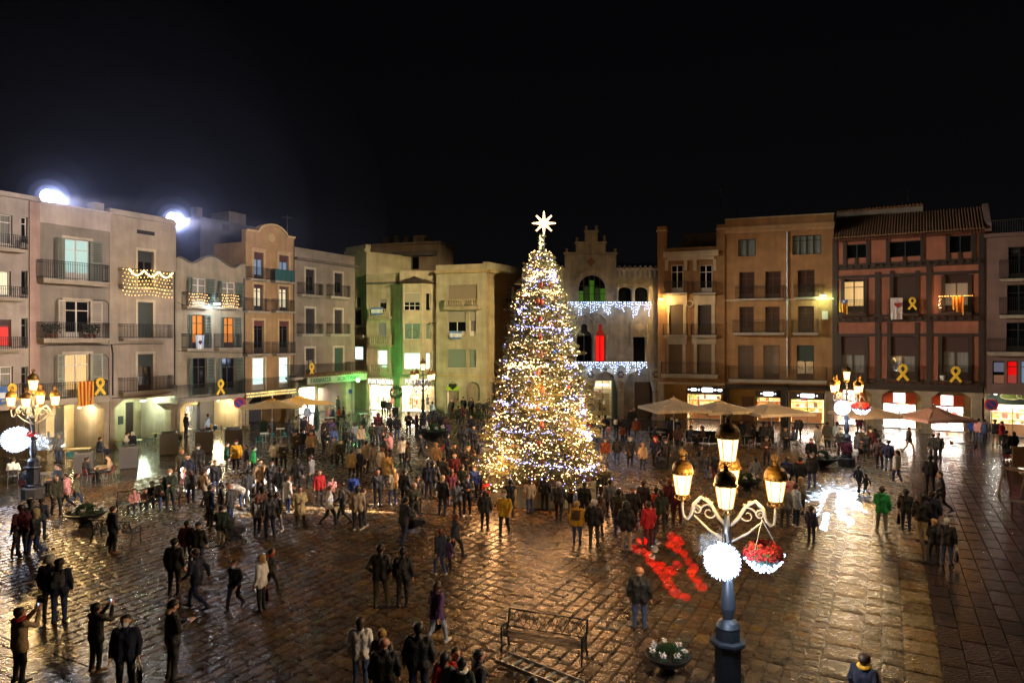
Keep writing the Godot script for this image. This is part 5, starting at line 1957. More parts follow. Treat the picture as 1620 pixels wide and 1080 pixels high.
# ---------------------------------------------------------------- the gothic house
func arch_poly(x0: float,x1: float,y0: float,spring: float,n := 14) -> PackedVector2Array:
	var p := PV([V2(x0,y0),V2(x1,y0)])
	for k in n + 1:
		var t := k * PI / n
		p.append(V2((x0 + x1) * 0.5 + (x1 - x0) * 0.5 * cos(t),spring + (x1 - x0) * 0.5 * sin(t)))
	return p

func build_gothic_house() -> void:
	var o := facade("gothic_house","ornate stone house with a stepped gable, great arched window and light curtains",far_row(826,68.0),far_row(1040,68.0))
	var w: float = o.get_meta("w")
	var wall := M("gothic_stone")
	var trim := M("gothic_trim")
	var h1 := loc(o,936,428).y
	var top1 := loc(o,980,600).y
	# openings
	var holes := []
	var big := prect(o,915.6,435,958,480)
	big.position.y = loc(o,936,480).y
	var spring := big.end.y - big.size.x * 0.5
	holes.append(big)
	var small := [prect(o,978.5,454,999,479),prect(o,1004.5,454,1025,479)]
	var lobe := [prect(o,912,511,937,572),prect(o,942,511,957.5,572)]
	var right := prect(o,1002,533,1021,573)
	var doors := [prect(o,938,601,969,660),prect(o,1004,604,1035,663),prect(o,893,606,930,660)]
	holes.append_array(small)
	holes.append_array(lobe)
	holes.append(right)
	var d2 := []
	for d in doors: d2.append(_base(d))
	var st := st0()
	wall_with_holes(st,Rect2(0,0,w,h1),holes + d2,0.0,0.35)
	part("wall",st,wall,o)
	st = st0()
	box2(st,V3(0,0,-9),V3(w,h1,-3.6))
	part("rear_block",st,wall,o)
	strip(o, "flank",V3(0.0,0,-3.6),V3(0.3,h1,-0.01),wall)
	strip(o, "flank",V3(w - 0.3,0,-3.6),V3(w,h1,-0.01),wall)
	# the great window
	st = st0()
	for s in [-1,1]:
		var poly := PV([V2(big.get_center().x + s * big.size.x * 0.5,big.end.y)])
		for k in 11:
			var t := k / 10.0 * PI * 0.5
			poly.append(V2(big.get_center().x + s * big.size.x * 0.5 * sin(t),spring + big.size.x * 0.5 * cos(t)))
		prism(st,poly,-0.35,0.002)
	part("arch_spandrel",st,wall,o)
	for k in 19:
		var t0 := (k + 0.04) * PI / 19
		var t1 := (k + 0.96) * PI / 19
		var ra := big.size.x * 0.5
		var rb := ra + 0.5
		st = st0()
		prism(st,PV([V2(cos(t0) * ra,sin(t0) * ra),V2(cos(t0) * rb,sin(t0) * rb),V2(cos(t1) * rb,sin(t1) * rb),V2(cos(t1) * ra,sin(t1) * ra)]),0.0,0.09 + 0.03 * (k % 2))
		part("arch_stone",st,trim,o,TX(V3(big.get_center().x,spring,0.0)))
	st = st0()
	for k in range(1,5):
		var x := big.position.x + big.size.x * k / 5
		var hh := spring + sqrt(maxf(0.01,pow(big.size.x * 0.5,2) - pow(x - big.get_center().x,2)))
		box2(st,V3(x - 0.05,big.position.y,-0.3),V3(x + 0.05,hh,-0.2))
	for y in [0.33,0.62]: box2(st,V3(big.position.x,big.position.y + big.size.y * y,-0.29),V3(big.end.x,big.position.y + big.size.y * y + 0.06,-0.21))
	var gw := part("great_window",st,M("lead_dark"),o)
	for k in 5:
		st = st0()
		var x0 := big.position.x + big.size.x * k / 5
		var x1 := x0 + big.size.x / 5
		var xm := (x0 + x1) * 0.5
		var hh := spring + sqrt(maxf(0.05,pow(big.size.x * 0.5,2) - pow(xm - big.get_center().x,2)))
		var gy: float = big.position.y + (hh - big.position.y) * [0.55,0.62,0.82,0.58,0.66][k]
		quad(st,V3(x0,big.position.y,-0.26),V3(x1,big.position.y,-0.26),V3(x1,gy,-0.26),V3(x0,gy,-0.26))
		part("pane", st,glow("green_glass_%d" % (k % 2),Color(0.34,0.6,0.14) if k % 2 == 0 else Color(0.14,0.3,0.1),0.2),gw)
		st = st0()
		quad(st,V3(x0,gy,-0.26),V3(x1,gy,-0.26),V3(x1,hh + 0.3,-0.26),V3(x0,hh + 0.3,-0.26))
		part("pane",st,pane_mat("dark"),gw)
	# small arched windows with columns
	for r in small:
		st = st0()
		quad(st,V3(r.position.x,r.position.y,-0.3),V3(r.end.x,r.position.y,-0.3),V3(r.end.x,r.end.y,-0.3),V3(r.position.x,r.end.y,-0.3))
		part("pane",st,pane_mat("dark"),o)
		st = st0()
		for s in [-1,1]:
			var poly := PV([V2(r.get_center().x + s * r.size.x * 0.5,r.end.y)])
			for k in 6:
				var t := k / 5.0 * PI * 0.5
				poly.append(V2(r.get_center().x + s * r.size.x * 0.5 * sin(t),r.end.y - 0.4 + 0.4 * cos(t)))
			prism(st,poly,-0.35,0.01)
		for k in 6: box(st,V3(r.get_center().x + (k - 2.5) * r.size.x / 5.5,r.end.y + 0.22,0.06),V3(0.14,0.22,0.14))
		part("window_head",st,trim,o)
		for x in [r.position.x - 0.12,r.end.x + 0.12]:
			st = st0()
			lathe(st,[V2(0.16,0),V2(0.16,0.08),V2(0.1,0.12),V2(0.09,r.size.y * 0.7),V2(0.12,r.size.y * 0.74),V2(0.18,r.size.y * 0.92),V2(0.18,r.size.y)],10,TX(V3(x,r.position.y,0.08)))
			part("column",st,trim,o)
	# frieze and roof of the right wing,and of the left one
	for seg in [[0.0,loc(o,893,450).x],[loc(o,975,450).x,w]]:
		strip(o, "frieze",V3(seg[0],h1,-0.8),V3(seg[1],h1 + 0.25,0.35),trim)
		var n := int((seg[1] - seg[0]) / 0.5)
		for k in n:
			var x: float = seg[0] + (k + 0.5) * (seg[1] - seg[0]) / n
			st = st0()
			lathe(st,[V2(0.02,-0.75),V2(0.09,-0.6),V2(0.14,-0.25),V2(0.2,-0.02)],6,TX(V3(x,h1,0.16)))
			part("bracket",st,trim,o)
			st = st0()
			tube(st,[V3(x,h1 + 0.3,0.5),V3(x,h1 + 0.85,-2.0)],[0.16,0.16],7)
			part("tile",st,M("tile_glazed"),o)
		st = st0()
		quad(st,V3(seg[0],h1 + 0.25,0.45),V3(seg[1],h1 + 0.25,0.45),V3(seg[1],h1 + 0.8,-2.2),V3(seg[0],h1 + 0.8,-2.2))
		part("roof",st,M("tile_glazed"),o)
	# stepped gable
	var steps := [[894,401,975,429],[911.5,384.5,958.5,402],[926.5,366.5,945.5,385]]
	for s in steps:
		var r := prect(o,s[0],s[1],s[2],s[3])
		strip(o, "gable_step",V3(r.position.x,r.position.y,-0.7),V3(r.end.x,r.end.y,0.02),wall)
		strip(o, "gable_coping",V3(r.position.x - 0.1,r.end.y,-0.75),V3(r.end.x + 0.1,r.end.y + 0.14,0.12),trim)
	for s in [[896,414,909,402.5],[960,414,973,402.5],[913,398,925,386],[945,398,957,386],[928,382,944,369]]:
		var r := prect(o,s[0],s[3],s[2],s[1])
		for k in 4:
			st = st0()
			var x := r.position.x + (k + 0.5) * r.size.x / 4
			prism(st,arch_poly(x - r.size.x * 0.09,x + r.size.x * 0.09,r.position.y,r.end.y - r.size.x * 0.1,6),0.02,0.07)
			part("blind_arch",st,trim,o)
	for q in [[897,402,392],[974,402,392],[913,385,374],[957,385,371],[928,366,356],[944,366,355]]:
		var a := loc(o,q[0],q[1])
		var b := loc(o,q[0],q[2])
		st = st0()
		var hh := b.y - a.y
		lathe(st,[V2(0.2,0),V2(0.2,hh * 0.3),V2(0.12,hh * 0.38),V2(0.1,hh * 0.7),V2(0.16,hh * 0.74),V2(0.17,hh * 0.85),V2(0.0,hh)],8,TX(V3(a.x,a.y,-0.25)))
		part("pinnacle",st,trim,o)
	st = st0()
	var dm := loc(o,935,414)
	prism(st,PV([V2(-0.5,0),V2(0,0.45),V2(0.5,0),V2(0,-0.45)]),0.02,0.07,TX(V3(dm.x,dm.y,0)))
	part("lozenge",st,M("tile_clay"),o)
	# first floor windows under carved heads
	var li := 0
	for r in lobe:
		st = st0()
		var c: Vector2 = r.get_center()
		quad(st,V3(r.position.x,r.position.y,-0.3),V3(r.end.x,r.position.y,-0.3),V3(r.end.x,r.end.y - r.size.y * 0.33,-0.3),V3(r.position.x,r.end.y - r.size.y * 0.33,-0.3))
		var wn := part("pane",st,pane_mat("dark") if li == 0 else M("red_room"),o)
		st = st0()
		quad(st,V3(r.position.x,r.end.y - r.size.y * 0.33,-0.31),V3(r.end.x,r.end.y - r.size.y * 0.33,-0.31),V3(r.end.x,r.end.y,-0.31),V3(r.position.x,r.end.y,-0.31))
		part("pane",st,M("glass_grey") if li == 0 else M("red_room_upper"),o)
		st = st0()
		frame_box(st,r,-0.33,-0.24,0.07)
		box2(st,V3(c.x - 0.04,r.position.y,-0.32),V3(c.x + 0.04,r.end.y - r.size.y * 0.33,-0.25))
		part("window_frame",st,mat("frame_b",Color(FRAMES.b)),o)
		# three-lobed head: stone left standing round a clover opening
		st = st0()
		var y0: float = r.end.y - r.size.y * 0.36
		for s in [-1,1]:
			var poly := PV([V2(c.x + s * r.size.x * 0.5,y0)])
			poly.append(V2(c.x + s * r.size.x * 0.5,r.end.y))
			poly.append(V2(c.x,r.end.y))
			for k in 7:
				var t := k / 6.0 * PI * 0.62
				poly.append(V2(c.x + s * r.size.x * 0.2 * sin(t),r.end.y - 0.06 - r.size.x * 0.2 + r.size.x * 0.2 * cos(t)))
			for k in 6:
				var t := k / 5.0 * PI * 0.6
				poly.append(V2(c.x + s * (r.size.x * 0.22 + r.size.x * 0.24 * sin(t)),y0 + r.size.y * 0.02 + r.size.y * 0.13 * cos(t)))
			prism(st,poly,-0.22,0.03)
		part("clover_head",st,trim,o)
		for x in [r.position.x - 0.13,r.end.x + 0.13]:
			st = st0()
			lathe(st,[V2(0.14,0),V2(0.14,0.1),V2(0.09,0.15),V2(0.085,r.size.y * 0.55),V2(0.15,r.size.y * 0.66),V2(0.15,r.size.y * 0.7)],8,TX(V3(x,r.position.y,0.1)))
			part("column",st,trim,o)
		# ogee tracery above
		for s in [-1,1]:
			st = st0()
			var pts := []
			var rad := []
			for k in 11:
				var t := k / 10.0
				pts.append(V3(c.x + s * (r.size.x * 0.6 * (1.0 - t) + 0.28 * sin(t * PI)),r.end.y + t * 1.15 - 0.25,0.1))
				rad.append(0.07)
			tube(st,pts,rad,6)
			part("tracery",st,trim,o)
			st = st0()
			var ring := []
			var rr := []
			for k in 11:
				ring.append(V3(c.x + s * r.size.x * 0.42 + cos(k * TAU / 10) * 0.3,r.end.y + 0.75 + sin(k * TAU / 10) * 0.3,0.07))
				rr.append(0.055)
			tube(st,ring,rr,5,false)
			part("tracery",st,trim,o)
		li += 1
	# right window and its carved crest
	st = st0()
	quad(st,V3(right.position.x,right.position.y,-0.3),V3(right.end.x,right.position.y,-0.3),V3(right.end.x,right.end.y,-0.3),V3(right.position.x,right.end.y,-0.3))
	part("pane",st,pane_mat("dark"),o)
	st = st0()
	var cy: float = right.end.y
	var cx: float = right.get_center().x
	prism(st,arch_poly(cx - right.size.x * 0.5,cx + right.size.x * 0.5,cy,cy + 0.75),0.0,0.14)
	part("crest",st,trim,o)
	for s in [-1,1]:
		st = st0()
		lathe(st,[V2(0.1,-0.8),V2(0.16,-0.4),V2(0.09,-0.2),V2(0.14,0.1),V2(0.08,0.6),V2(0.13,0.9),V2(0.14,1.1),V2(0.06,1.3),V2(0.1,1.45),V2(0,1.7)],7,TX(V3(cx + s * (right.size.x * 0.5 + 0.2),cy,0.12)))
		part("finial",st,trim,o)
		for k in 4:
			st = st0()
			var ring := []
			var rr := []
			for q in 9:
				ring.append(V3(cx + s * (0.16 + 0.13 * k) + cos(q * TAU / 8) * 0.12,cy + 0.35 + 0.22 * (k % 2) + sin(q * TAU / 8) * 0.14,0.16))
				rr.append(0.035)
			tube(st,ring,rr,5,false)
			part("scroll",st,trim,o)
	# balcony ledges
	for q in [[890,1031,479,0.5],[905,1026,573,0.7]]:
		var a := loc(o,q[0],q[2],q[3])
		var b := loc(o,q[1],q[2],q[3])
		strip(o, "ledge",V3(a.x,a.y - 0.22,0.0),V3(b.x,a.y,q[3]),trim)
	# ground floor: brackets over columns
	var y1 := loc(o,980,603).y
	for q in [[934,0],[982,0],[1038,1]]:
		var x := minf(loc(o,q[0],640,0.4).x,w - 0.25)
		st = st0()
		lathe(st,[V2(0.42,0),V2(0.42,0.25),V2(0.33,0.32),V2(0.3,y1 * 0.74),V2(0.36,y1 * 0.76),V2(0.34,y1 * 0.8),V2(0.5,y1 * 0.95),V2(0.52,y1)],14,TX(V3(x,0,0.35)))
		part("column",st,trim,o)
		st = st0()
		var poly := PackedVector2Array()
		for k in 9:
			var t := k / 8.0
			poly.append(V2(0.45 + 1.25 * pow(t,1.6) + 0.12 * sin(t * 9.0),y1 + 0.0 + t * 1.25))
		for k in 9:
			var t := 1.0 - k / 8.0
			poly.append(V2(-(0.45 + 1.25 * pow(t,1.6) + 0.12 * sin(t * 9.0)) if q[1] == 0 else -0.5,y1 + t * 1.25))
		prism(st,poly,0.05,0.55,TX(V3(x,0,0)))
		var br := part("bracket",st,trim,o)
		for k in 6:
			st = st0()
			lathe(st,[V2(0.0,0.05),V2(0.1,0.03),V2(0.12,0.0)],8,Transform3D(Basis(Vector3.RIGHT,PI / 2),V3(x + 0.26 * cos(k * TAU / 6),y1 + 0.72 + 0.26 * sin(k * TAU / 6),0.55)))
			part("rosette",st,M("rosette_dark"),br)
	# shop with a lattice gate
	var g: Rect2 = d2[0]
	shop(o,g,-0.1,3.2,Color("#c8c0a0"),5.0, "clothes",31)
	st = st0()
	for k in 15:
		var x := g.position.x + g.size.x * (k + 0.5) / 15
		box2(st,V3(x - 0.018,0.03,-0.02),V3(x + 0.018,g.end.y * 0.78,0.02))
		for j in 12:
			var y := 0.1 + j * g.end.y * 0.78 / 12
			bar(st,V3(x - g.size.x / 30,y,0.0),V3(x + g.size.x / 30,y + g.end.y * 0.033,0.0),0.022)
			bar(st,V3(x + g.size.x / 30,y,0.004),V3(x - g.size.x / 30,y + g.end.y * 0.033,0.004),0.022)
	part("lattice_gate",st,M("gate_gold"),o)
	strip(o, "green_shutter",V3(g.end.x + 0.1,0.02,0.0),V3(loc(o,980,640).x - 0.2,y1,0.1),M("shutter_green"))
	strip(o, "lamp_strip",V3(g.position.x + 0.3,g.end.y * 0.84,-0.4),V3(g.end.x - 0.3,g.end.y * 0.9,-0.3),M("shop_lamp"))
	var dr: Rect2 = d2[1]
	st = st0()
	box2(st,V3(dr.position.x,0,-0.34),V3(dr.end.x,dr.end.y,-0.28))
	var door := part("door",st,M("door_oak"),o)
	for k in 8:
		st = st0()
		var x := dr.position.x + dr.size.x * (k + 0.5) / 8
		box2(st,V3(x - dr.size.x / 17.5,0.05,-0.28),V3(x + dr.size.x / 17.5,dr.end.y - 0.1,-0.25))
		part("plank",st,M("door_oak"),door)
	var dl: Rect2 = d2[2]
	strip(o, "shutter_door",V3(dl.position.x,0,-0.34),V3(dl.end.x,dl.end.y,-0.28),M("door_brown_dark"))
	# curtains of blue white lights below both ledges
	for q in [[890,1031,478,497,0.55,230, "upper",0],[906,1024,573,589,0.75,210, "lower",1]]:
		var r := prect(o,q[0],q[2],q[1],q[3],q[4])
		var t := thing("light_curtain", "curtain of blue white icicle lights along the %s ledge of the gothic house" % q[6], "fairy lights", Vector3.ZERO)
		t.transform = o.transform
		rng.seed = 700 + q[7]
		st = st0()
		var wr := st0()
		var n: int = q[5] / 5
		for k in n:
			var x := r.position.x + r.size.x * (k + 0.5) / n
			var ln := r.size.y * rnd(0.5,1.25) * (0.75 + 0.4 * sin(k * 0.9))
			bar(wr,V3(x,r.end.y + 0.02,q[4] + 0.03),V3(x,r.end.y - ln,q[4] + 0.03),0.01)
			var y := 0.0
			while y < ln:
				ball(st,V3(x + rnd(-0.05,0.05),r.end.y - y,q[4] + 0.03 + rnd(-0.04,0.04)),Vector3.ONE * rnd(0.028,0.042),5)
				y += rnd(0.15,0.3)
		part("bulb",st,M("icicle_white"),t).set_meta("kind","stuff")
		part("wire",wr,M("iron"),t).set_meta("kind","stuff")
		for k in 3: omni("light_curtain_light",o.transform * V3(r.position.x + r.size.x * (k + 0.5) / 3,r.get_center().y,q[4] + 0.3),Color(0.78,0.86,1.0),1.3,0.4)

# ---------------------------------------------------------------- the row on the right
func stone_blocks(o: Node3D,r: Rect2,z: float,m: Material,rows: int) -> void:      # ashlar facing,each block a piece
	rng.seed = int(r.position.x * 10.0) + 4
	var hgt := r.size.y / rows
	for j in rows:
		var x := r.position.x
		while x < r.end.x - 0.01:
			var l := minf(rnd(0.6,1.0),r.end.x - x)
			if r.end.x - x - l < 0.25: l = r.end.x - x
			var st := st0()
			box2(st,V3(x + 0.012,r.position.y + j * hgt + 0.012,z),V3(x + l - 0.012,r.position.y + (j + 1) * hgt - 0.012,z + rnd(0.035,0.05)))
			part("stone_block",st,m,o)
			x += l

func build_right_houses() -> void:
	# brown stone house with corner piers
	var o := facade("brown_pier_house","narrow brown stone house between two tall piers, two bays of white doors",right_row(1041),right_row(1147))
	var w: float = o.get_meta("w")
	var wall := M("wall_brown_stone")
	var trim := M("trim_pale")
	var h1 := loc(o,1093,404).y
	var tp := loc(o,1093,608).y
	front(o,tp + 0.2,h1,["1062 419 1081 463 w dark 2","1107 419 1127 463 w dark 2","1059 482 1081 530 w dark 1 sur:0.3:flat:b8a88c blind:0.98:3c3128","1104 482 1126 530 w dark 1 sur:0.3:flat:b8a88c blind:0.98:332b26","1058 544 1080 593 w dark 1 sur:0.3:flat:b8a88c blind:0.98:5c4c36","1103 544 1126 593 w dark 1 sur:0.3:flat:b8a88c blind:0.98:5c4c36"],wall,
		["1051 1088 445 463 466 0.6","1096 1133 445 463 466 0.6","1049 1087 512 530 534 0.6","1094 1134 512 530 534 0.6","1046 1136 573 592 598 0.9"])
	var sc := h1
	for q in [[1040,1055,358],[1134,1147.5,355]]:
		var a := prect(o,q[0],q[2],q[1],600)
		strip(o, "pier",V3(maxf(a.position.x,0.0),tp + 0.2,0.003),V3(minf(a.end.x,w),a.end.y - 0.5,0.14),wall)
		strip(o, "pier_cap",V3(a.position.x - 0.06,a.end.y - 0.5,-0.9),V3(a.end.x + 0.03,a.end.y - 0.36,0.2),trim)
		strip(o, "pier_top",V3(a.position.x,a.end.y - 0.36,-0.85),V3(a.end.x,a.end.y,0.14),wall)
		strip(o, "pier_back",V3(a.position.x,h1,-0.85),V3(a.end.x,a.end.y - 0.5,0.0),wall)
	var cn := prect(o,1050,397,1137,406,0.3)
	strip(o, "cornice",V3(cn.position.x,cn.position.y,0.0),V3(cn.end.x,cn.end.y,0.45),trim)
	strip(o, "cornice",V3(cn.position.x + 0.4,cn.position.y - 0.3,0.0),V3(cn.end.x - 0.4,cn.position.y,0.22),trim)
	var pr := prect(o,1055,391,1134,398)
	strip(o, "parapet",V3(pr.position.x,cn.end.y,-0.4),V3(pr.end.x,pr.end.y,0.03),wall)
	for x in [1055,1085,1100,1131]:
		var a := prect(o,x - 2.5,410,x + 2.5,428)
		strip(o, "bracket",V3(a.position.x,a.position.y,0.0),V3(a.end.x,a.end.y,0.16),trim)
	for q in [[1051,1087,467,481],[1097,1132,467,481],[1050,1087,534,544],[1095,1133,534,544]]:
		var a := prect(o,q[0],q[2],q[1],q[3])
		strip(o, "lintel",V3(a.position.x,a.position.y + 0.02,0.052),V3(a.end.x,a.end.y,0.1),trim)
	var mc := loc(o,1091.7,480.5)
	var st := st0()
	var ring := []
	var rr := []
	for k in 15:
		ring.append(V3(mc.x + cos(k * TAU / 14) * 0.3,mc.y + sin(k * TAU / 14) * 0.3,0.05))
		rr.append(0.07)
	tube(st,ring,rr,6,false)
	part("medallion",st,trim,o)
	lamp_head(o,1046,473,0.9,Color(1.0,0.8,0.5),26.0, "glaring warm street lamp on the left pier of the brown house")
	# ground floor
	var ochre := M("wall_ochre_ground")
	strip(o, "arcade_beam",V3(0,tp,-0.45),V3(w,tp + 0.2,0.02),trim)
	var hs := arcade(o,tp,2.5,[[1087,623,1142,680]],ochre)
	shop(o,hs[0],-2.5,3.5,Color("#e0c08a"),26.0, "food",41)
	_lit_sign(o,prect(o,1087,611,1142,622,-2.4),-2.4,["","",""], "dark")
	pillar(o,0.25,tp,0.6,M("pillar_stone"),false)
	# low dark roof behind it
	strip(o, "rear_roof",V3(w * 0.3,h1,-6.0),V3(w * 0.98,loc(o,1120,368,-4.0).y,-4.0),M("wall_hut"))

	# tan house
	o = facade("tan_house","wide tan house with balconies, a rain pipe and two lit bakery signs",right_row(1147.6),right_row(1319.5))
	w = o.get_meta("w")
	wall = M("wall_tan")
	h1 = loc(o,1233,358).y
	tp = loc(o,1233,612).y
	front(o,tp + 0.2,h1,["1168 378 1196 405 k teal 2\", \"1208.5 375 1238 404 k teal 2","1254 372 1300 402 k teal 4","1170 430 1194 472 b brown 2","1211 429 1236 472 b brown 2","1262.6 427 1289.5 470 b brown 2","1170 485 1193 526 b brown 2","1211 485 1234 526 b brown 2","1263 484 1288.5 526 b brown 2","1168 546 1193 601 b brown 2","1208 546 1234 601 b brown 2","1261 546 1288.5 601 b brown 2 blind:0.46:2c3a34"],wall,
		["1163.5 1240 452 472 475 0.35","1257 1295 450 470 473 0.35","1160 1241 506 526 530 0.7","1254 1295 505 526 530 0.7","1153 1309 580 601 606 0.9"])
	strip(o, "string_course",V3(0,loc(o,1233,475).y,0.0),V3(w,loc(o,1233,472.5).y,0.1),trim)
	strip(o, "cornice",V3(-0.02,h1 - 0.5,0.0),V3(w + 0.02,h1 - 0.2,0.22),M("trim_tan"))
	strip(o, "cornice",V3(-0.02,h1 - 0.2,-0.5),V3(w + 0.02,h1 + 0.1,0.45),M("trim_tan"))
	strip(o, "parapet",V3(0,h1 + 0.1,-0.4),V3(w,loc(o,1233,343.5).y,0.02),wall)
	strip(o, "coping",V3(-0.03,loc(o,1233,343.5).y,-0.5),V3(w + 0.03,loc(o,1233,341.5).y,0.1),trim)
	st = st0()
	var dx := loc(o,1246,480).x
	tube(st,[V3(dx,h1 - 0.55,0.1),V3(dx,4.5,0.1)],[0.08,0.08],8)
	part("rain_pipe",st,M("zinc"),o)
	st = st0()
	tube(st,[V3(dx,tp + 0.3,0.1),V3(dx,0.0,0.1)],[0.09,0.09],8)
	part("rain_pipe",st,M("iron"),o)
	lamp_head(o,1303,468,0.7,Color(0.86,1.0,0.72),8.0, "pale green street lamp high on the right of the tan house")
	var ac := prect(o,1301,492,1310,505)
	strip(o, "wall_box",V3(ac.position.x,ac.position.y,0.0),V3(ac.end.x,ac.end.y,0.3),M("box_white"))
	strip(o, "arcade_beam",V3(0,tp - 0.25,-0.45),V3(w,tp + 0.2,0.02),M("beam_dark"))
	hs = arcade(o,tp - 0.25,2.5,[[1174,627,1193,680],[1197,628,1236,680],[1251,631,1305,690]],ochre)
	st = st0()
	box2(st,V3(hs[0].position.x,0,-2.72),V3(hs[0].end.x,hs[0].end.y,-2.66))
	part("door",st,M("door_wood"),o)
	shop(o,hs[1],-2.5,3.5,Color("#d8b47a"),10.0, "food",42)
	shop(o,hs[2],-2.5,4.5,Color("#e8c68c"),34.0, "food",43)
	_lit_sign(o,prect(o,1196,618,1236,627.5,-2.4),-2.4,["",""], "dark")
	_lit_sign(o,prect(o,1251,621,1305,630.5,-2.4),-2.4,["",""], "dark")
	pillar(o,0.05,tp - 0.25,0.5,M("beam_dark"),false)
	pillar(o,loc(o,1240,650).x,tp - 0.25,0.4,M("beam_dark"),false)
	pillar(o,w - 0.4,tp - 0.25,0.6,M("pillar_stone"),false)
	antenna(o,1140,290,345,-4.0, "tall crossed aerial on the roof of the tan house")
	antenna(o,1166,330,345,-4.0, "short aerial on the roof of the tan house")

	# half-timbered house
	o = facade("half_timbered_house","salmon house with dark timber framing, ribbons and flags above orange shop fronts",right_row(1320.0),right_row(1556))
	w = o.get_meta("w")
	wall = M("wall_salmon")
	var wood := M("timber_dark")
	h1 = loc(o,1438,371).y
	tp = loc(o,1438,612).y
	front(o,tp,h1,["1340 386 1372 408 k dark 2","1408 381 1458 406 k dark 2","1502 372 1538 399 k dark 2","1335 441 1368 493 b warm 2 blind:0.08:2a1a14","1412 436 1451 495 b dark 2 blind:0.97:3a2a22","1494 432 1534 493 b dim 2 blind:0.24:2a1a14","1329 532 1370 601 b curtain 2 blind:0.42:3c2620","1408 531 1450 600 b curtain 2 blind:0.46:3c2620","1489 531 1535 601 b curtain 2 blind:0.36:3c2620"],wall,
		["1328 1372 474 496 500 0.55 iron 4a382e","1405 1454 474 496 500 0.55 iron 4a382e","1486 1538 470 494 499 0.55 iron 4a382e","1322 1372 578 601 605 0.55 iron 4a382e","1404 1453 577 600 604 0.55 iron 4a382e","1485 1538 578 602 606 0.55 iron 4a382e"],10.0)
	var beam := func(x0: float,y0: float,x1: float,y1: float,t: float) -> void:
		var a := loc(o,x0,y0)
		var b := loc(o,x1,y1)
		var s := st0()
		if absf(x1 - x0) > absf(y1 - y0): box2(s,V3(a.x,(a.y + b.y) * 0.5 - t * 0.5,0.0),V3(b.x,(a.y + b.y) * 0.5 + t * 0.5,0.09))
		else: box2(s,V3((a.x + b.x) * 0.5 - t * 0.5,minf(a.y,b.y),0.0),V3((a.x + b.x) * 0.5 + t * 0.5,maxf(a.y,b.y),0.1))
		part("timber",s,wood,o)
	for q in [[1321.5,375,612],[1389,430,606],[1470.5,420,609],[1553.5,365,612]]: beam.call(q[0],q[1],q[0],q[2],0.42)
	for q in [[1337,381],[1373.5,379],[1405,377],[1460,374],[1500,370],[1541,367]]: beam.call(q[0],q[1],q[0],424 - (q[0] - 1320) * 0.043,0.3)
	for q in [[1355,408,422],[1431,405,418],[1519,398,415]]: beam.call(q[0],q[1],q[0],q[2],0.24)
	for q in [[1334,440,500],[1369.5,440,500],[1411,428,498],[1451.5,428,498],[1493,436,497],[1535,434,497],[1328.5,530,603],[1371,530,603],[1407,510,603],[1451,510,603],[1488,531,604],[1536,531,604]]: beam.call(q[0],q[1],q[0],q[2],0.3)
	beam.call(1321,438,1553,431,0.26)
	beam.call(1321,529.6,1553,529.6,0.26)
	for q in [[426,415,0.26],[420.5,409.5,0.2],[508,504,0.26],[501.5,496.5,0.22],[600,603.5,0.22],[607,611,0.32]]:
		var a := loc(o,1438,(q[0] + q[1]) * 0.5).y
		strip(o, "timber",V3(0.0,a - q[2] * 0.5,0.012),V3(w,a + q[2] * 0.5,0.17),wood)
	for q in [423.2,504.5,603.5]:
		var a := loc(o,1438,q - 5.0 if q < 430 else q).y
		for k in 19:
			strip(o, "joist_end",V3(w * (k + 0.3) / 19,a - 0.16,0.012),V3(w * (k + 0.3) / 19 + 0.22,a + 0.16,0.26),wood)
	# tiled roof sloping back
	var ridge := loc(o,1438,338,-3.4).y
	st = st0()
	quad(st,V3(-0.1,h1,0.55),V3(w + 0.1,h1,0.55),V3(w + 0.1,ridge,-3.4),V3(-0.1,ridge,-3.4))
	quad(st,V3(-0.1,h1 - 0.12,0.55),V3(-0.1,h1 - 0.12,0.0),V3(w + 0.1,h1 - 0.12,0.0),V3(w + 0.1,h1 - 0.12,0.55))
	quad(st,V3(w + 0.1,ridge,-3.4),V3(w + 0.1,h1,-10),V3(-0.1,h1,-10),V3(-0.1,ridge,-3.4))
	var roof := part("roof",st,M("tile_dark"),o)
	for k in 52:
		var x := -0.1 + (w + 0.2) * (k + 0.5) / 52
		st = st0()
		tube(st,[V3(x,h1 + 0.05,0.62),V3(x,ridge + 0.05,-3.3)],[0.1,0.1],6)
		part("roof_tile_row",st,M("tile_clay"),roof)
		st = st0()
		box2(st,V3(x - 0.06,h1 - 0.3,0.0),V3(x + 0.06,h1 - 0.13,0.42))
		part("rafter_end",st,M("rafter_red"),roof)
	var at := prect(o,1324,326,1461,346,-3.6)
	var att := facade("attic_wall","pale attic wall with a tiled top behind the roof of the half-timbered house",o.transform * V3(at.position.x,0,-3.6),o.transform * V3(at.end.x,0,-3.6))
	var aw: float = att.get_meta("w")
	strip(att, "wall",V3(0,h1,-3.0),V3(aw,at.end.y - 0.25,0),M("wall_attic"))
	for k in 24:
		st = st0()
		tube(st,[V3((k + 0.5) * aw / 24,at.end.y - 0.22,0.2),V3((k + 0.5) * aw / 24,at.end.y + 0.15,-1.2)],[aw / 52,aw / 52],6)
		part("tile",st,M("tile_clay"),att)
	var pw := prect(o,1549,337,1563,360)
	st = st0()
	prism(st,PV([V2(-0.6,h1 - 0.2),V2(0.1,h1 + 0.5),V2(3.4,ridge + 0.35),V2(3.4,h1 - 0.2)]),0.0,0.45,Transform3D(Basis(V3(0,0,-1),Vector3.UP,Vector3.RIGHT),V3(w + 0.11,0,0.0)))
	part("party_wall",st,M("wall_rose"),o)
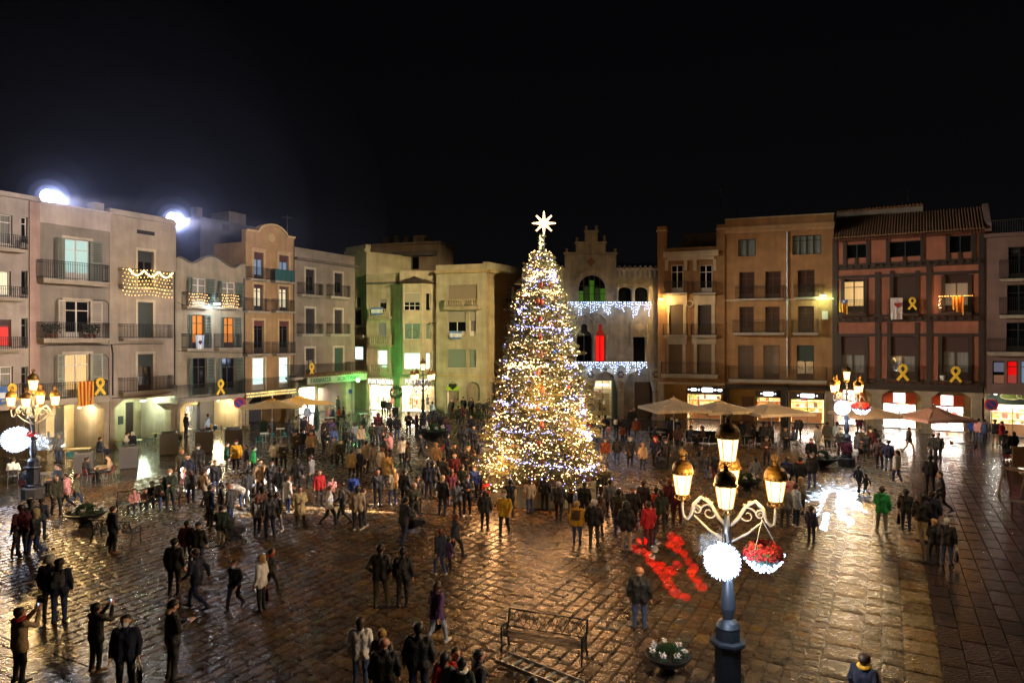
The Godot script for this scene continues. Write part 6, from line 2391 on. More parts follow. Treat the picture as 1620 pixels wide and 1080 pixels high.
	antenna(o,1437,296,322,-5.0, "aerial behind the attic wall of the half-timbered house")
	# ground floor: pale ashlar,orange fascias
	var ash := M("ashlar_pale")
	var oran := M("fascia_orange")
	var zb := -2.6
	hs = arcade(o,tp - 0.3,2.6,[[1322,634,1368,690],[1397,638,1450,690],[1472,642,1526,690]],M("mortar_pale"))
	strip(o, "arcade_beam",V3(0,tp - 0.3,-0.45),V3(w,tp,0.02),wood)
	for i in 3:
		shop(o,hs[i],zb,4.0,Color("#f4f4f4"),[50.0,80.0,60.0][i], "clothes",51 + i)
		var fs := prect(o,[1320,1397,1472][i],[617,621,625][i],[1368,1450,1526][i],[633,637,641][i],zb)
		strip(o, "orange_fascia",V3(fs.position.x,fs.position.y,zb),V3(fs.end.x,fs.end.y,zb + 0.08),oran)
		var c := fs.get_center().x
		var hw := fs.size.y * 0.5
		strip(o, "white_logo",V3(c - hw,fs.position.y + 0.02,zb + 0.083),V3(c + hw,fs.end.y - 0.02,zb + 0.12),M("logo_white"))
	var prev := 0.0
	for i in 4:
		var x1: float = hs[i].position.x if i < 3 else w
		if x1 - prev > 0.3: stone_blocks(o,Rect2(prev + 0.02,0.02,x1 - prev - 0.04,tp - 0.35),zb,ash,8)
		prev = hs[i].end.x if i < 3 else w
	for q in [1388,1466.5,1553]: pillar(o,loc(o,q,650).x - (0.3 if q > 1550 else 0.0),tp - 0.3,0.72,M("pillar_stone"))
	ribbon_on(o,1444,480,0.6,1.0, "amber ribbon on the middle upper balcony of the half-timbered house")
	ribbon_on(o,1429,589,0.6,1.35, "yellow ribbon on the middle lower balcony of the half-timbered house")
	ribbon_on(o,1512.6,592,0.6,1.25, "yellow ribbon on the right lower balcony of the half-timbered house")
	var fl := flag_on(o,1409,471,1429,505,0.6,["b5aaa6","b5aaa6","b5aaa6"], "white cloth with a red heart on the middle upper balcony of the half-timbered house")
	st = st0()
	prism(st,PV([V2(0,-0.22),V2(0.28,0.06),V2(0.24,0.2),V2(0.1,0.22),V2(0,0.12),V2(-0.1,0.22),V2(-0.24,0.2),V2(-0.28,0.06)]),0.05,0.075)
	part("heart",st,M("heart_red"),fl,TX(V3(0.55,1.2,0.03)))
	fl = flag_on(o,1328,474,1342,493,0.6,["c7a52e","a53020","c7a52e","a53020","c7a52e","a53020","c7a52e"], "striped flag with a blue star triangle on the left upper balcony of the half-timbered house",false,0.25)
	st = st0()
	prism(st,PV([V2(0.02,1.06),V2(0.8,1.06),V2(0.4,0.62)]),0.06,0.08)
	part("blue_triangle",st,M("flag_blue"),fl)
	var sp := PackedVector2Array()
	for k in 10: sp.append(V2(0.4,0.9) + V2(sin(k * TAU / 10),cos(k * TAU / 10)) * (0.13 if k % 2 == 0 else 0.055))
	st = st0()
	prism(st,sp,0.081,0.09)
	part("white_star",st,M("paper_white"),fl)
	flag_on(o,1507,469,1526,489,0.6,["c7922e","9a3a1c","c7922e","9a3a1c","c7922e","9a3a1c","c7922e"], "striped flag bunched over the right upper balcony of the half-timbered house",false,0.5)
	fairy_net(o,1487,466,1541,470,0.62,22,1,Color(1.0,0.68,0.3), "string of warm lights along the right upper balcony of the half-timbered house",false)
	fairy_net(o,1486,468,1489,488,0.62,2,6,Color(1.0,0.75,0.5), "drooping end of the warm lights at the corner of the right upper balcony",false)
	var pot := loc(o,1492,597,0.4)
	var pp := thing("flower_pot","white flower pot in the corner of the right lower balcony","pot",o.transform * V3(pot.x,loc(o,1510,602,0.55).y,0.4))
	st = st0()
	lathe(st,[V2(0.0,0),V2(0.16,0),V2(0.24,0.4),V2(0.2,0.4),V2(0.0,0.36)],10)
	part("pot",st,M("box_white"),pp)

	# dark house at the right edge
	o = facade("dark_edge_house","dark rose house at the right edge with red shop windows on its first floor",right_row(1557.5),right_row(1745))
	w = o.get_meta("w")
	wall = M("wall_dark_rose")
	h1 = loc(o,1600,374).y
	tp = loc(o,1600,620).y
	front(o,tp,h1,["1596 390 1632 441 k dark 2","1594 450 1632 500 k dark 2","1593 510 1632 556 k dark 2","1571 571 1590 607 k dark 1","1594 571 1611 607 k red 1","1616 571 1634 607 k blue 1"],wall,
		["1583 1650 410 440 444 0.5","1583 1650 470 498 503 0.5","1564 1660 535 557 563 0.6"],10.0)
	strip(o, "cornice",V3(-0.0,h1,-0.5),V3(w,h1 + 0.3,0.3),wall)
	st = st0()
	for k in 60: box2(st,V3(0.6 + k * 0.16,h1 + 0.3,-0.02),V3(0.63 + k * 0.16,h1 + 1.35,0.01))
	box2(st,V3(0.5,h1 + 1.35,-0.03),V3(0.6 + 60 * 0.16,h1 + 1.4,0.02))
	part("roof_railing",st,M("steel_dull"),o)
	for q in [[1573,593,1589,606, "#9a6a50"],[1596,593,1609,606, "#c05048"],[1573,573,1589,588, "#7c7c90"]]:
		var r := prect(o,q[0],q[1],q[2],q[3],-0.15)
		strip(o, "window_poster", V3(r.position.x,r.position.y,-0.17),V3(r.end.x,r.end.y,-0.15),glow("poster_%s" % q[4],Color(q[4]),0.35))
	strip(o, "arcade_beam",V3(0,tp - 0.2,-0.45),V3(w,tp,0.02),wall)
	hs = arcade(o,tp - 0.2,1.2,[[1566,640,1680,700]],M("ashlar_pale"))
	shop(o,hs[0],-1.2,4.0,Color("#e8dcc0"),50.0, "food",61)
	var sb := prect(o,1562,622,1640,639,-1.1)
	strip(o, "shop_sign",V3(sb.position.x,sb.position.y,-1.19),V3(sb.end.x,sb.end.y,-1.1),M("sign_dark_green"))
	for q in [[1600, "CASA"],[1626, "VIVA"]]:
		var c := loc(o,q[0],627,-1.05)
		st = st0()
		ball(st,V3(c.x,c.y,-1.06),V3(0.75,0.26,0.04),18)
		part("oval_sign",st,M("oval_olive"),o)
		st = st0()
		var og := []
		var orr := []
		for k in 21:
			og.append(V3(c.x + cos(k * TAU / 20) * 0.72,c.y + sin(k * TAU / 20) * 0.25,-1.03))
			orr.append(0.025)
		tube(st,og,orr,5,false)
		part("oval_rim",st,M("rim_cream"),o)
	var lc := loc(o,1575.6,622,-0.4)
	st = st0()
	ball(st,V3(lc.x,lc.y,-0.4),Vector3.ONE * 0.14,8)
	part("arcade_lamp",st,M("lamp_white"),o)
	omni("arcade_lamp_light",o.transform * V3(lc.x,lc.y,-0.4),Color(1.0,0.96,0.9),10.0,0.14)
	pillar(o,w - 2.0,tp - 0.2,0.6,M("pillar_stone"),false)

func _lit_sign(o: Node3D,r: Rect2,z: float,words: Array,_tone: String) -> void:
	var s := strip(o, "shop_sign",V3(r.position.x,r.position.y,z - 0.09),V3(r.end.x,r.end.y,z),M("sign_black"))
	var g := M("sign_letters")
	var bars := [[0.05,0.03,0.22],[0.2,0.17,0.34],[0.35,0.05,0.26],[0.59,0.33,0.62],[0.82,0.05,0.26],[0.95,0.12,0.34]] if words.size() == 3 else [[0.22,0.04,0.2],[0.5,0.42,0.62],[0.78,0.04,0.2]]
	for q in bars:
		var st := st0()
		var hw: float = r.size.x * q[1] * 0.5
		var hh: float = r.size.y * q[2] * 0.5
		prism(st,PV([V2(-hw,-hh * 0.5),V2(-hw + hh * 0.5,-hh),V2(hw - hh * 0.5,-hh),V2(hw,-hh * 0.5),V2(hw,hh * 0.5),V2(hw - hh * 0.5,hh),V2(-hw + hh * 0.5,hh),V2(-hw,hh * 0.5)]),0.0,0.04,TX(V3(r.position.x + r.size.x * q[0],r.get_center().y,z)))
		part("sign_light",st,g,s)
# ---------------------------------------------------------------- the lit fir
func build_tree() -> void:
	var c := gp(858,803) + V3(0,0,-2.9)
	c = V3((857 - PCX) / FOC * 35.4,0,-35.4)
	var o := thing("christmas_fir","tall fir wrapped in warm and blue white lights with a glowing star on top","tree",c)
	rng.seed = 4242
	# planter: eight printed white boards round a bed of bark
	var pl := thing("tree_planter","octagonal planter of pale boards filled with bark under the lit fir","planter",c)
	var R := 2.95
	var board := M("board_pale")
	for k in 8:
		var a0 := (k + 0.5) * TAU / 8 + 0.06
		var a1 := (k + 1.5) * TAU / 8 + 0.06
		var p0 := V3(cos(a0) * R,0,sin(a0) * R)
		var p1 := V3(cos(a1) * R,0,sin(a1) * R)
		var m := (p0 + p1) * 0.5
		var st := st0()
		box(st,m + V3(0,0.52,0),V3(p0.distance_to(p1) - 0.01,1.04,0.05),Basis((p1 - p0).normalized(),Vector3.UP,(p1 - p0).normalized().cross(Vector3.UP)))
		part("board",st,board,pl)
	var st := st0()
	lathe(st,[V2(R - 0.1,0.93),V2(1.9,1.2),V2(0.3,1.35)],8,Transform3D(),false,0.45)
	part("bark_bed",st,M("bark_red"),pl)
	st = st0()
	for i in 900:
		var a := rnd(0,TAU)
		var r := sqrt(rnd(0.1,1.0)) * (R - 0.25)
		var y := 1.35 - 0.42 * r / R
		box(st,V3(cos(a) * r,y,sin(a) * r),V3(rnd(0.05,0.14),0.02,rnd(0.02,0.05)),Basis(V3(rnd(-1,1),rnd(-1,1),rnd(-1,1)).normalized(),rnd(0,3)))
	part("bark_chips",st,M("bark_chip"),pl).set_meta("kind","stuff")
	# trunk
	var H := 12.95
	st = st0()
	tube(st,[V3(0,0.2,0),V3(0,6,0),V3(0.03,H - 0.5,0)],[0.2,0.12,0.025],10)
	part("trunk",st,M("bark_brown"),o)
	# boughs and sprays
	var boughs := st0()
	var sprays := []
	var tones := []
	var bulbs := [[],[]]      # warm,cold
	var tips := []
	var y := 1.35
	while y < H - 0.35:
		var t := (y - 1.2) / (H - 1.2)
		var rad := 2.78 * pow(1.0 - t,0.7) + 0.06
		
		if t < 0.08: rad *= 1.06
		var n := int(8 + rad * 6.0)
		for i in n:
			var a := rnd(0,TAU)
			var l := rad * rnd(0.6,1.14) * (1.0 + 0.07 * sin(a * 5.0 + y * 1.7))
			var d := V3(cos(a),0,sin(a))
			var root := V3(0,y + rnd(-0.12,0.12),0)
			var mid := root + d * l * 0.55 + V3(0,0.1 * l - 0.03,0)
			var tip := root + d * l + V3(0,-0.16 * l + rnd(-0.1,0.14),0)
			tube(boughs,[root,mid,tip],[0.03,0.02,0.006],4,false)
			tips.append(tip)
			var m := int(3 + l * 6.5)
			for k in m:
				var u := lerpf(0.22,1.02,(k + rnd(0.0,1.0)) / m)
				var p: Vector3 = root.lerp(mid,u * 1.8) if u < 0.55 else mid.lerp(tip,(u - 0.55) / 0.45)
				var out := (d + V3(-d.z,0,d.x) * rnd(-1.0,1.0) + V3(0,rnd(-0.35,0.35),0)).normalized()
				var up := V3(rnd(-0.3,0.3),1,rnd(-0.3,0.3))
				var x := out.cross(up).normalized()
				var s := rnd(0.75,1.2) * (0.6 + 0.5 * minf(1.0,l / 1.5))
				sprays.append(Transform3D(Basis(x,x.cross(out) * -1.0,-out).scaled(Vector3.ONE * s),p))
				var v := rnd(0.6,1.35)
				tones.append(Color(0.1 * v,0.105 * v,0.032 * v) if rng.randf() < 0.8 else Color(0.15 * v,0.11 * v,0.035 * v))
				if rng.randf() < 0.95 * (0.5 + u) * (1.0 - 0.6 * t):
					var q := p + out * rnd(0.05,0.4) + V3(0,rnd(-0.1,0.12),0)
					bulbs[1 if rng.randf() < 0.16 else 0].append(q)
		y += 0.155 + 0.04 * (1.0 - t)
	part("bough",boughs,M("bark_brown"),o).set_meta("kind","stuff")
	for k in 60:
		var yy := rnd(H - 0.5,H + 0.55)
		var q := V3(rnd(-0.09,0.09),yy,rnd(-0.09,0.09))
		sprays.append(Transform3D(Basis(Vector3.UP,rnd(0,TAU)) * Basis(Vector3.RIGHT,rnd(-0.6,1.2)) * Basis().scaled(Vector3.ONE * 0.35),q))
		tones.append(Color(0.05,0.07,0.025))
		if k % 2 == 0: bulbs[0].append(q + V3(rnd(-0.05,0.05),0,rnd(-0.05,0.05)))
	# strings of lights winding round the outside
	for s in 52:
		var a := rnd(0,TAU)
		var yy := rnd(1.5,H - 1.0)
		var cold := s % 3 == 0
		for k in int(rnd(30,70)):
			var t := (yy - 1.2) / (H - 1.2)
			var rad := (2.78 * pow(maxf(0.0,1.0 - t),0.7) + 0.06) * rnd(0.9,1.04)
			bulbs[1 if cold else 0].append(V3(cos(a) * rad,yy + rnd(-0.1,0.1),sin(a) * rad))
			a += 0.09 / maxf(rad,0.3) * (1.0 if s % 2 == 0 else -1.0)
			yy += rnd(-0.06,0.05)
	for p in tips:
		if rng.randf() < 0.34: bulbs[1].append(p + V3(rnd(-0.05,0.05),rnd(-0.08,0.05),rnd(-0.05,0.05)))
	# one spray: a stem with needles set round it
	st = st0()
	rng.seed = 8
	tube(st,[V3(0,0,0),V3(0,0.0,-0.5)],[0.008,0.003],3,false)
	for side in [[Vector3.ZERO,V3(0,0,-0.5)],[V3(0,0,-0.12),V3(0.2,0.01,-0.36)],[V3(0,0,-0.12),V3(-0.2,0.01,-0.36)],[V3(0,0,-0.28),V3(0.14,0.0,-0.46)],[V3(0,0,-0.28),V3(-0.14,0.0,-0.46)]]:
		var a: Vector3 = side[0]
		var b: Vector3 = side[1]
		var ax := (b - a).normalized()
		for k in 15:
			var p := a.lerp(b,(k + 0.5) / 15.0)
			var ang := rnd(0,TAU)
			var sd := ax.cross(Vector3.UP).normalized()
			var nn := (ax * 0.7 + sd * cos(ang) + sd.cross(ax) * sin(ang) * 0.7).normalized()
			var w := nn.cross(ax).normalized() * 0.011
			tri(st,p - w,p + w,p + nn * 0.1)
	var mm := MultiMesh.new()
	mm.transform_format = MultiMesh.TRANSFORM_3D
	mm.use_colors = true
	mm.mesh = st.commit()
	mm.instance_count = sprays.size()
	for i in sprays.size():
		mm.set_instance_transform(i,sprays[i])
		mm.set_instance_color(i,tones[i])
	var mi := MultiMeshInstance3D.new()
	mi.name = "crown"
	mi.multimesh = mm
	var nm := mat("needles",Color.WHITE,0.55)
	nm.vertex_color_use_as_albedo = true
	mi.material_override = nm
	o.add_child(mi,true)
	mi.set_meta("kind","stuff")
	for kind in 2:
		st = st0()
		ball(st,Vector3.ZERO,Vector3.ONE * 0.028,6)
		var bm := MultiMesh.new()
		bm.transform_format = MultiMesh.TRANSFORM_3D
		bm.mesh = st.commit()
		bm.instance_count = bulbs[kind].size()
		for i in bm.instance_count:
			bm.set_instance_transform(i,Transform3D(Basis().scaled(Vector3.ONE * rnd(0.7,1.15)),bulbs[kind][i]))
		var bi := MultiMeshInstance3D.new()
		bi.name = "light_string"
		bi.multimesh = bm
		bi.material_override = M("bulb_warm") if kind == 0 else M("bulb_cold")
		o.add_child(bi,true)
		bi.set_meta("kind","stuff")
	# the lights that these strings give,set among the boughs
	for k in 16:
		var t := (k + 0.5) / 16.0
		var yy := 1.6 + t * (H - 2.6)
		var rad := 2.1 * pow(1.0 - t,0.9)
		var a := k * 2.4
		omni("string_light",c + V3(cos(a) * rad,yy,sin(a) * rad),Color(1.0,0.68,0.34),12.0 * (1.0 - 0.6 * t),0.3)
	for k in 8:
		var a := k * TAU / 8
		omni("string_light", c + V3(cos(a) * 3.1,2.2 + (k % 3) * 1.6,sin(a) * 3.1) * V3(1.0,1,1.0),Color(1.0,0.72,0.45),10.0,0.4)
	# ornaments: lantern shapes,baubles and small blue bells
	var red := M("ornament_red")
	for k in 12:
		var yy := 2.2 + k * 0.86
		var t := (yy - 1.2) / (H - 1.2)
		var rad := 2.78 * pow(1.0 - t,0.7) + 0.065
		var a := PI / 2 + 0.08 + rnd(-0.06,0.06)
		st = st0()
		lathe(st,[V2(0,-0.17),V2(0.07,-0.15),V2(0.12,0.0),V2(0.07,0.15),V2(0.02,0.18)],10)
		part("red_lantern_ornament",st,red,o,TX(V3(cos(a) * rad,yy,sin(a) * rad)))
	for k in 46:
		var yy := rnd(1.7,H - 2.0)
		var t := (yy - 1.2) / (H - 1.2)
		var rad := 2.78 * pow(1.0 - t,0.7) + 0.062
		var a := rnd(0,TAU)
		st = st0()
		ball(st,Vector3.ZERO,Vector3.ONE * rnd(0.09,0.15),12)
		lathe(st,[V2(0.03,0.1),V2(0.03,0.16),V2(0,0.16)],6)
		var pick := k % 4
		part("bauble",st,[M("bauble_silver"),M("bauble_gold"),M("bauble_blue"),red][pick],o,TX(V3(cos(a) * rad,yy,sin(a) * rad)))
	# star on its mast
	var top := at_depth(860.5,353,35.4)
	var star := thing("tree_star","big eight pointed glowing star on the tip of the fir","star",top)
	var poly := PackedVector2Array()
	for k in 16:
		var r: float = [0.62,0.12,0.46,0.12][k % 4] if k % 8 != 4 else 0.62
		if k == 0: r = 0.66
		if k == 8: r = 0.62
		poly.append(V2(sin(k * TAU / 16),cos(k * TAU / 16)) * r)
	st = st0()
	prism(st,poly,-0.05,0.05)
	var sm := M("star_light")
	part("star_face",st,sm,star)
	st = st0()
	for k in 8:
		var dv := V3(sin(k * TAU / 8),cos(k * TAU / 8),0)
		for j in 6:
			for s in [-1,1]:
				var p: Vector3 = dv * (0.14 + 0.08 * j) + V3(dv.y,-dv.x,0) * s * (0.055 - 0.007 * j)
				ball(st,p,Vector3.ONE * 0.022,5)
	part("star_bulb",st,sm,star).set_meta("kind","stuff")
	st = st0()
	tube(st,[V3(0,-0.55,-0.08),V3(0,top.y * -1.0 + H - 0.6,-0.05)],[0.03,0.04],8)
	part("star_mast",st,M("iron"),star)
	omni("star_glow",top + V3(0,0,0.35),Color(1.0,0.8,0.55),6.0,0.4)
	omni("star_glow",top + V3(0,0,-0.35),Color(1.0,0.8,0.55),6.0,0.4)

# ---------------------------------------------------------------- lamps and other street things

func lantern_parts(o: Node3D,at: Vector3,s: float,strength: float) -> void:
	# one lantern of a lamp post: glass,frame,domed roof with crown
	var bronze := M("bronze")
	var cap := Node3D.new()
	cap.name = "lantern"
	o.add_child(cap,true)
	cap.position = at
	cap.scale = Vector3.ONE * s
	var st := st0()
	lathe(st,[V2(0.03,-0.2),V2(0.05,-0.12),V2(0.03,-0.08),V2(0.13,-0.03),V2(0.155,0.0)],6,Transform3D(),true)
	for k in 6:
		var a := k * TAU / 6
		bar(st,V3(cos(a) * 0.15,0.0,sin(a) * 0.15),V3(cos(a) * 0.225,0.475,sin(a) * 0.225),0.018)
		var p := V3(cos(a) * 0.15,-0.02,sin(a) * 0.15)
		tube(st,[p,p + V3(cos(a) * 0.04,-0.07,sin(a) * 0.04),V3(cos(a) * 0.1,-0.14,sin(a) * 0.1),V3(0,-0.13,0)],[0.012,0.012,0.01,0.008],5)
	part("lantern_frame",st,bronze,cap)
	st = st0()
	lathe(st,[V2(0.0,0.005),V2(0.148,0.005),V2(0.212,0.47),V2(0.0,0.47)],6,Transform3D(),false)
	part("lantern_glass",st,M("lantern_light"),cap)
	st = st0()
	lathe(st,[V2(0.235,0.475),V2(0.255,0.5),V2(0.24,0.53),V2(0.25,0.56),V2(0.245,0.63),V2(0.21,0.72),V2(0.14,0.79),V2(0.06,0.82),V2(0.05,0.87),V2(0.07,0.9),V2(0.03,0.93)],14)
	for k in 18:
		var a := k * TAU / 18
		box(st,V3(cos(a) * 0.25,0.515,sin(a) * 0.25),V3(0.03,0.05,0.03),Basis(Vector3.UP,-a))
	part("lantern_roof",st,bronze,cap)
	st = st0()
	for k in 6:
		var a := k * TAU / 6
		tube(st,[V3(0.03 * cos(a),0.92,0.03 * sin(a)),V3(0.09 * cos(a),0.99,0.09 * sin(a)),V3(0.06 * cos(a),1.06,0.06 * sin(a))],[0.012,0.012,0.004],5)
	tube(st,[V3(0,0.92,0),V3(0,1.1,0)],[0.015,0.006],5)
	part("crown",st,bronze,cap)

func lamp_post(label: String,at: Vector3,turn: float,e: float) -> Node3D:
	var o := thing("lamp_post",label, "street lamp",at,turn, "five lantern lamp posts")
	var iron := M("cast_iron")
	var st := st0()
	lathe(st,[V2(0.52,0),V2(0.52,0.5),V2(0.45,0.53),V2(0.38,0.56)],8,Transform3D(),false,PI / 8)
	part("plinth",st,M("plinth_stone"),o)
	st = st0()
	lathe(st,[V2(0.36,0.56),V2(0.36,0.66),V2(0.3,0.7),V2(0.29,1.45),V2(0.33,1.48),V2(0.39,1.55),V2(0.38,1.6),V2(0.27,1.62),V2(0.27,1.86)],8,Transform3D(),false,PI / 8)
	lathe(st,[V2(0.25,1.86),V2(0.26,1.9),V2(0.2,2.0),V2(0.11,2.06),V2(0.12,2.12),V2(0.16,2.3),V2(0.14,2.6),V2(0.11,2.88),V2(0.1,2.93),V2(0.17,2.97),V2(0.18,3.03),V2(0.12,3.07),V2(0.13,3.11),V2(0.07,3.18),V2(0.085,3.6),V2(0.065,4.2),V2(0.06,4.5),V2(0.11,4.54),V2(0.12,4.62),V2(0.06,4.68),V2(0.045,5.18),V2(0.07,5.22),V2(0.03,5.3)],16)
	part("column",st,iron,o)
	var pale := M("arm_paint")
	for k in 4:
		var a := k * PI / 2
		var b := Basis(Vector3.UP,a)
		st = st0()
		var main := []
		for q in [[0.05,4.1],[0.2,4.25],[0.38,4.55],[0.57,4.66],[0.72,4.5],[0.78,4.27],[0.86,4.16],[0.94,4.2],[0.97,4.36],[0.97,4.52]]: main.append(b * V3(q[0],q[1],0))
		var rr := []
		for q in main.size(): rr.append(lerpf(0.045,0.03,float(q) / main.size()))
		tube(st,main,rr,8)
		for cfg in [[0.4,4.34,0.2,0.0],[0.66,4.38,0.1,1.2]]:
			var curl := []
			var cr := []
			for q in 20:
				var t: float = q / 19.0 * TAU * 1.4 + cfg[3]
				var r: float = cfg[2] * (1.0 - q / 24.0)
				curl.append(b * V3(cfg[0] + cos(t) * r,cfg[1] + sin(t) * r,0.0))
				cr.append(0.026 * (1.0 - q / 30.0))
			tube(st,curl,cr,6)
		for q in 4:
			var p := b * V3(0.35 + 0.1 * q,4.62 - 0.07 * absf(q - 1.5),0)
			ball(st,p + b * V3(0,0.05,0.0),V3(0.05,0.03,0.03),6)
		tube(st,[b * V3(0.06,3.75,0),b * V3(0.4,3.95,0),b * V3(0.72,4.25,0)],[0.03,0.03,0.02],6)
		part("arm",st,pale,o)
		lantern_parts(o,b * V3(0.97,4.7,0),0.93,e)
	lantern_parts(o,V3(0,5.5,0),1.02,e)
	return o

func light_lamp(o: Node3D,e: float) -> void:
	for c in o.get_children():
		if String(c.name).begins_with("lantern"):
			omni("lantern_bulb",o.transform * (c.position + V3(0,0.26,0) * c.scale),Color(1.0,0.8,0.5),e,0.12)

func led_ball(at: Vector3,r: float,hang: Vector3,label: String) -> void:
	var t := thing("light_ball",label, "light ball",at)
	rng.seed = int(at.x * 31) + 900
	var st := st0()
	ball(st,Vector3.ZERO,Vector3.ONE * r * 0.9,16)
	part("ball_core",st,M("led_white_core"),t)
	st = st0()
	var n := 260
	for k in n:
		var y := 1.0 - 2.0 * (k + 0.5) / n
		var a := k * 2.39996
		var d := V3(sqrt(1.0 - y * y) * cos(a),y,sqrt(1.0 - y * y) * sin(a))
		var s := d.cross(V3(0.3,1,0.2)).normalized()
		var w := r * 0.05
		var q := d.cross(s)
		for e in [[s,q],[q,-s]]:
			tri(st,d * r * 0.86 - e[0] * w,d * r * 0.86 + e[0] * w,d * r * rnd(1.02,1.14))
	part("led_spike",st,M("led_white"),t).set_meta("kind","stuff")
	st = st0()
	tube(st,[V3(0,r,0),hang - at],[0.012,0.012],5)
	part("hanger",st,M("iron"),t)
	omni("light_ball_light",at + V3(0,0,r + 0.2),Color(0.85,0.9,1.0),2.5,0.3)
	omni("light_ball_light",at + V3(0,-r - 0.2,0),Color(0.85,0.9,1.0),2.5,0.3)

func flower_basket(at: Vector3,hang: Vector3,s: float,label: String) -> void:
	var t := thing("hanging_flower_basket",label, "flower basket",at)
	t.scale = Vector3.ONE * s
	rng.seed = int(at.x * 17) + 77
	var cols := [st0(),st0(),st0()]
	for k in 520:
		var a := rnd(0,TAU)
		var v := rnd(-0.05,1.0)
		var r := 0.4 * sqrt(maxf(0.0,1.0 - v * v * 0.7)) * rnd(0.9,1.02)
		var p := V3(cos(a) * r,v * 0.26,sin(a) * r)
		var d := (p + V3(0,0.12,0)).normalized()
		var which := 2 if rng.randf() < 0.15 else rng.randi() % 2
		for j in 4:
			var b := j * TAU / 4 + a
			var sd := d.cross(V3(0.2,1,0.1)).normalized()
			var dd := sd * cos(b) + d.cross(sd) * sin(b)
			var w := d.cross(dd) * 0.022
			tri(cols[which],p - w,p + w,p + dd * 0.05 + d * 0.03)
	part("blossom",cols[0],M("petal_red"),t).set_meta("kind","stuff")
	part("blossom",cols[1],M("petal_deep_red"),t).set_meta("kind","stuff")
	part("leaf",cols[2],M("leaf_green"),t).set_meta("kind","stuff")
	var st := st0()
	lathe(st,[V2(0.0,-0.3),V2(0.2,-0.24),V2(0.34,-0.08),V2(0.38,0.02),V2(0.1,0.1)],14)
	part("bowl",st,M("basket_green"),t)
	st = st0()
	for k in 70:
		var a := k * 2.39996
		var v := k / 70.0
		var r := lerpf(0.4,0.18,v)
		var p := V3(cos(a) * r,-0.06 - 0.24 * v,sin(a) * r)
		ball(st,p,Vector3.ONE * 0.026,5)
	for k in 8: ball(st,V3(0.42 + 0.01 * (k % 3),-0.02 + 0.02 * (k % 4),0.02 * k - 0.08),Vector3.ONE * 0.02,5)
	part("led_bulb",st,M("led_white"),t).set_meta("kind","stuff")
	st = st0()
	var hp := (hang - at) / s
	for k in 3:
		var a := k * TAU / 3 + 0.4
		bar(st,V3(cos(a) * 0.36,0.05,sin(a) * 0.36),hp,0.012)
	part("chain",st,M("chain_steel"),t)
	omni("basket_light",at + V3(0,-0.5 * s,0),Color(0.8,0.92,1.0),1.6,0.2)

func bowl_planter(px: float,py: float,s: float,label: String,sd: int) -> void:
	var o := thing("bowl_planter",label, "planter",gp(px,py),0.0, "iron bowl planters")
	o.scale = Vector3.ONE * s
	rng.seed = sd
	var st := st0()
	lathe(st,[V2(0.3,0),V2(0.32,0.06),V2(0.2,0.12),V2(0.22,0.16),V2(0.5,0.3),V2(0.78,0.52),V2(0.86,0.6),V2(0.87,0.65),V2(0.82,0.66),V2(0.74,0.57)],24)
	part("bowl",st,M("planter_iron"),o)
	st = st0()
	lathe(st,[V2(0.76,0.57),V2(0.0,0.6)],20)
	part("soil",st,M("soil"),o)
	st = st0()
	for k in 1500:
		var d := V3(rnd(-1,1),rnd(-0.15,1),rnd(-1,1)).normalized()
		var p := V3(0,0.66,0) + d * V3(0.4,0.36,0.4) * rnd(0.78,1.03)
		var sd2 := d.cross(V3(rnd(-1,1),rnd(-1,1),rnd(-1,1))).normalized()
		tri(st,p - sd2 * 0.02,p + sd2 * 0.02,p + (d + sd2.cross(d) * rnd(-0.8,0.8)) * 0.06)
	part("bush",st,M("bush_green"),o).set_meta("kind","stuff")
	for k in 7:
		var a := k * TAU / 7 + 0.3
		var p := V3(cos(a) * 0.6,0.6,sin(a) * 0.6)
		st = st0()
		for j in 26:
			var q := p + V3(rnd(-0.1,0.1),rnd(0.14,0.3),rnd(-0.1,0.1))
			for m in 3:
				var b := rnd(0,TAU)
				tri(st,q,q + V3(cos(b),0.7,sin(b)) * 0.05,q + V3(cos(b + 1.0),0.7,sin(b + 1.0)) * 0.05)
		var fl := part("white_flower",st,M("petal_white"),o)
		fl.set_meta("kind","stuff")
		st = st0()
		for j in 22:
			var b := rnd(0,TAU)
			var q := p + V3(cos(b),0,sin(b)) * rnd(0.0,0.08)
			tri(st,q,q + V3(cos(b) * 0.1,rnd(0.04,0.14),sin(b) * 0.1),q + V3(cos(b + 0.6) * 0.09,0.06,sin(b + 0.6) * 0.09))
		part("flower_leaf",st,M("leaf_green"),o).set_meta("kind","stuff")

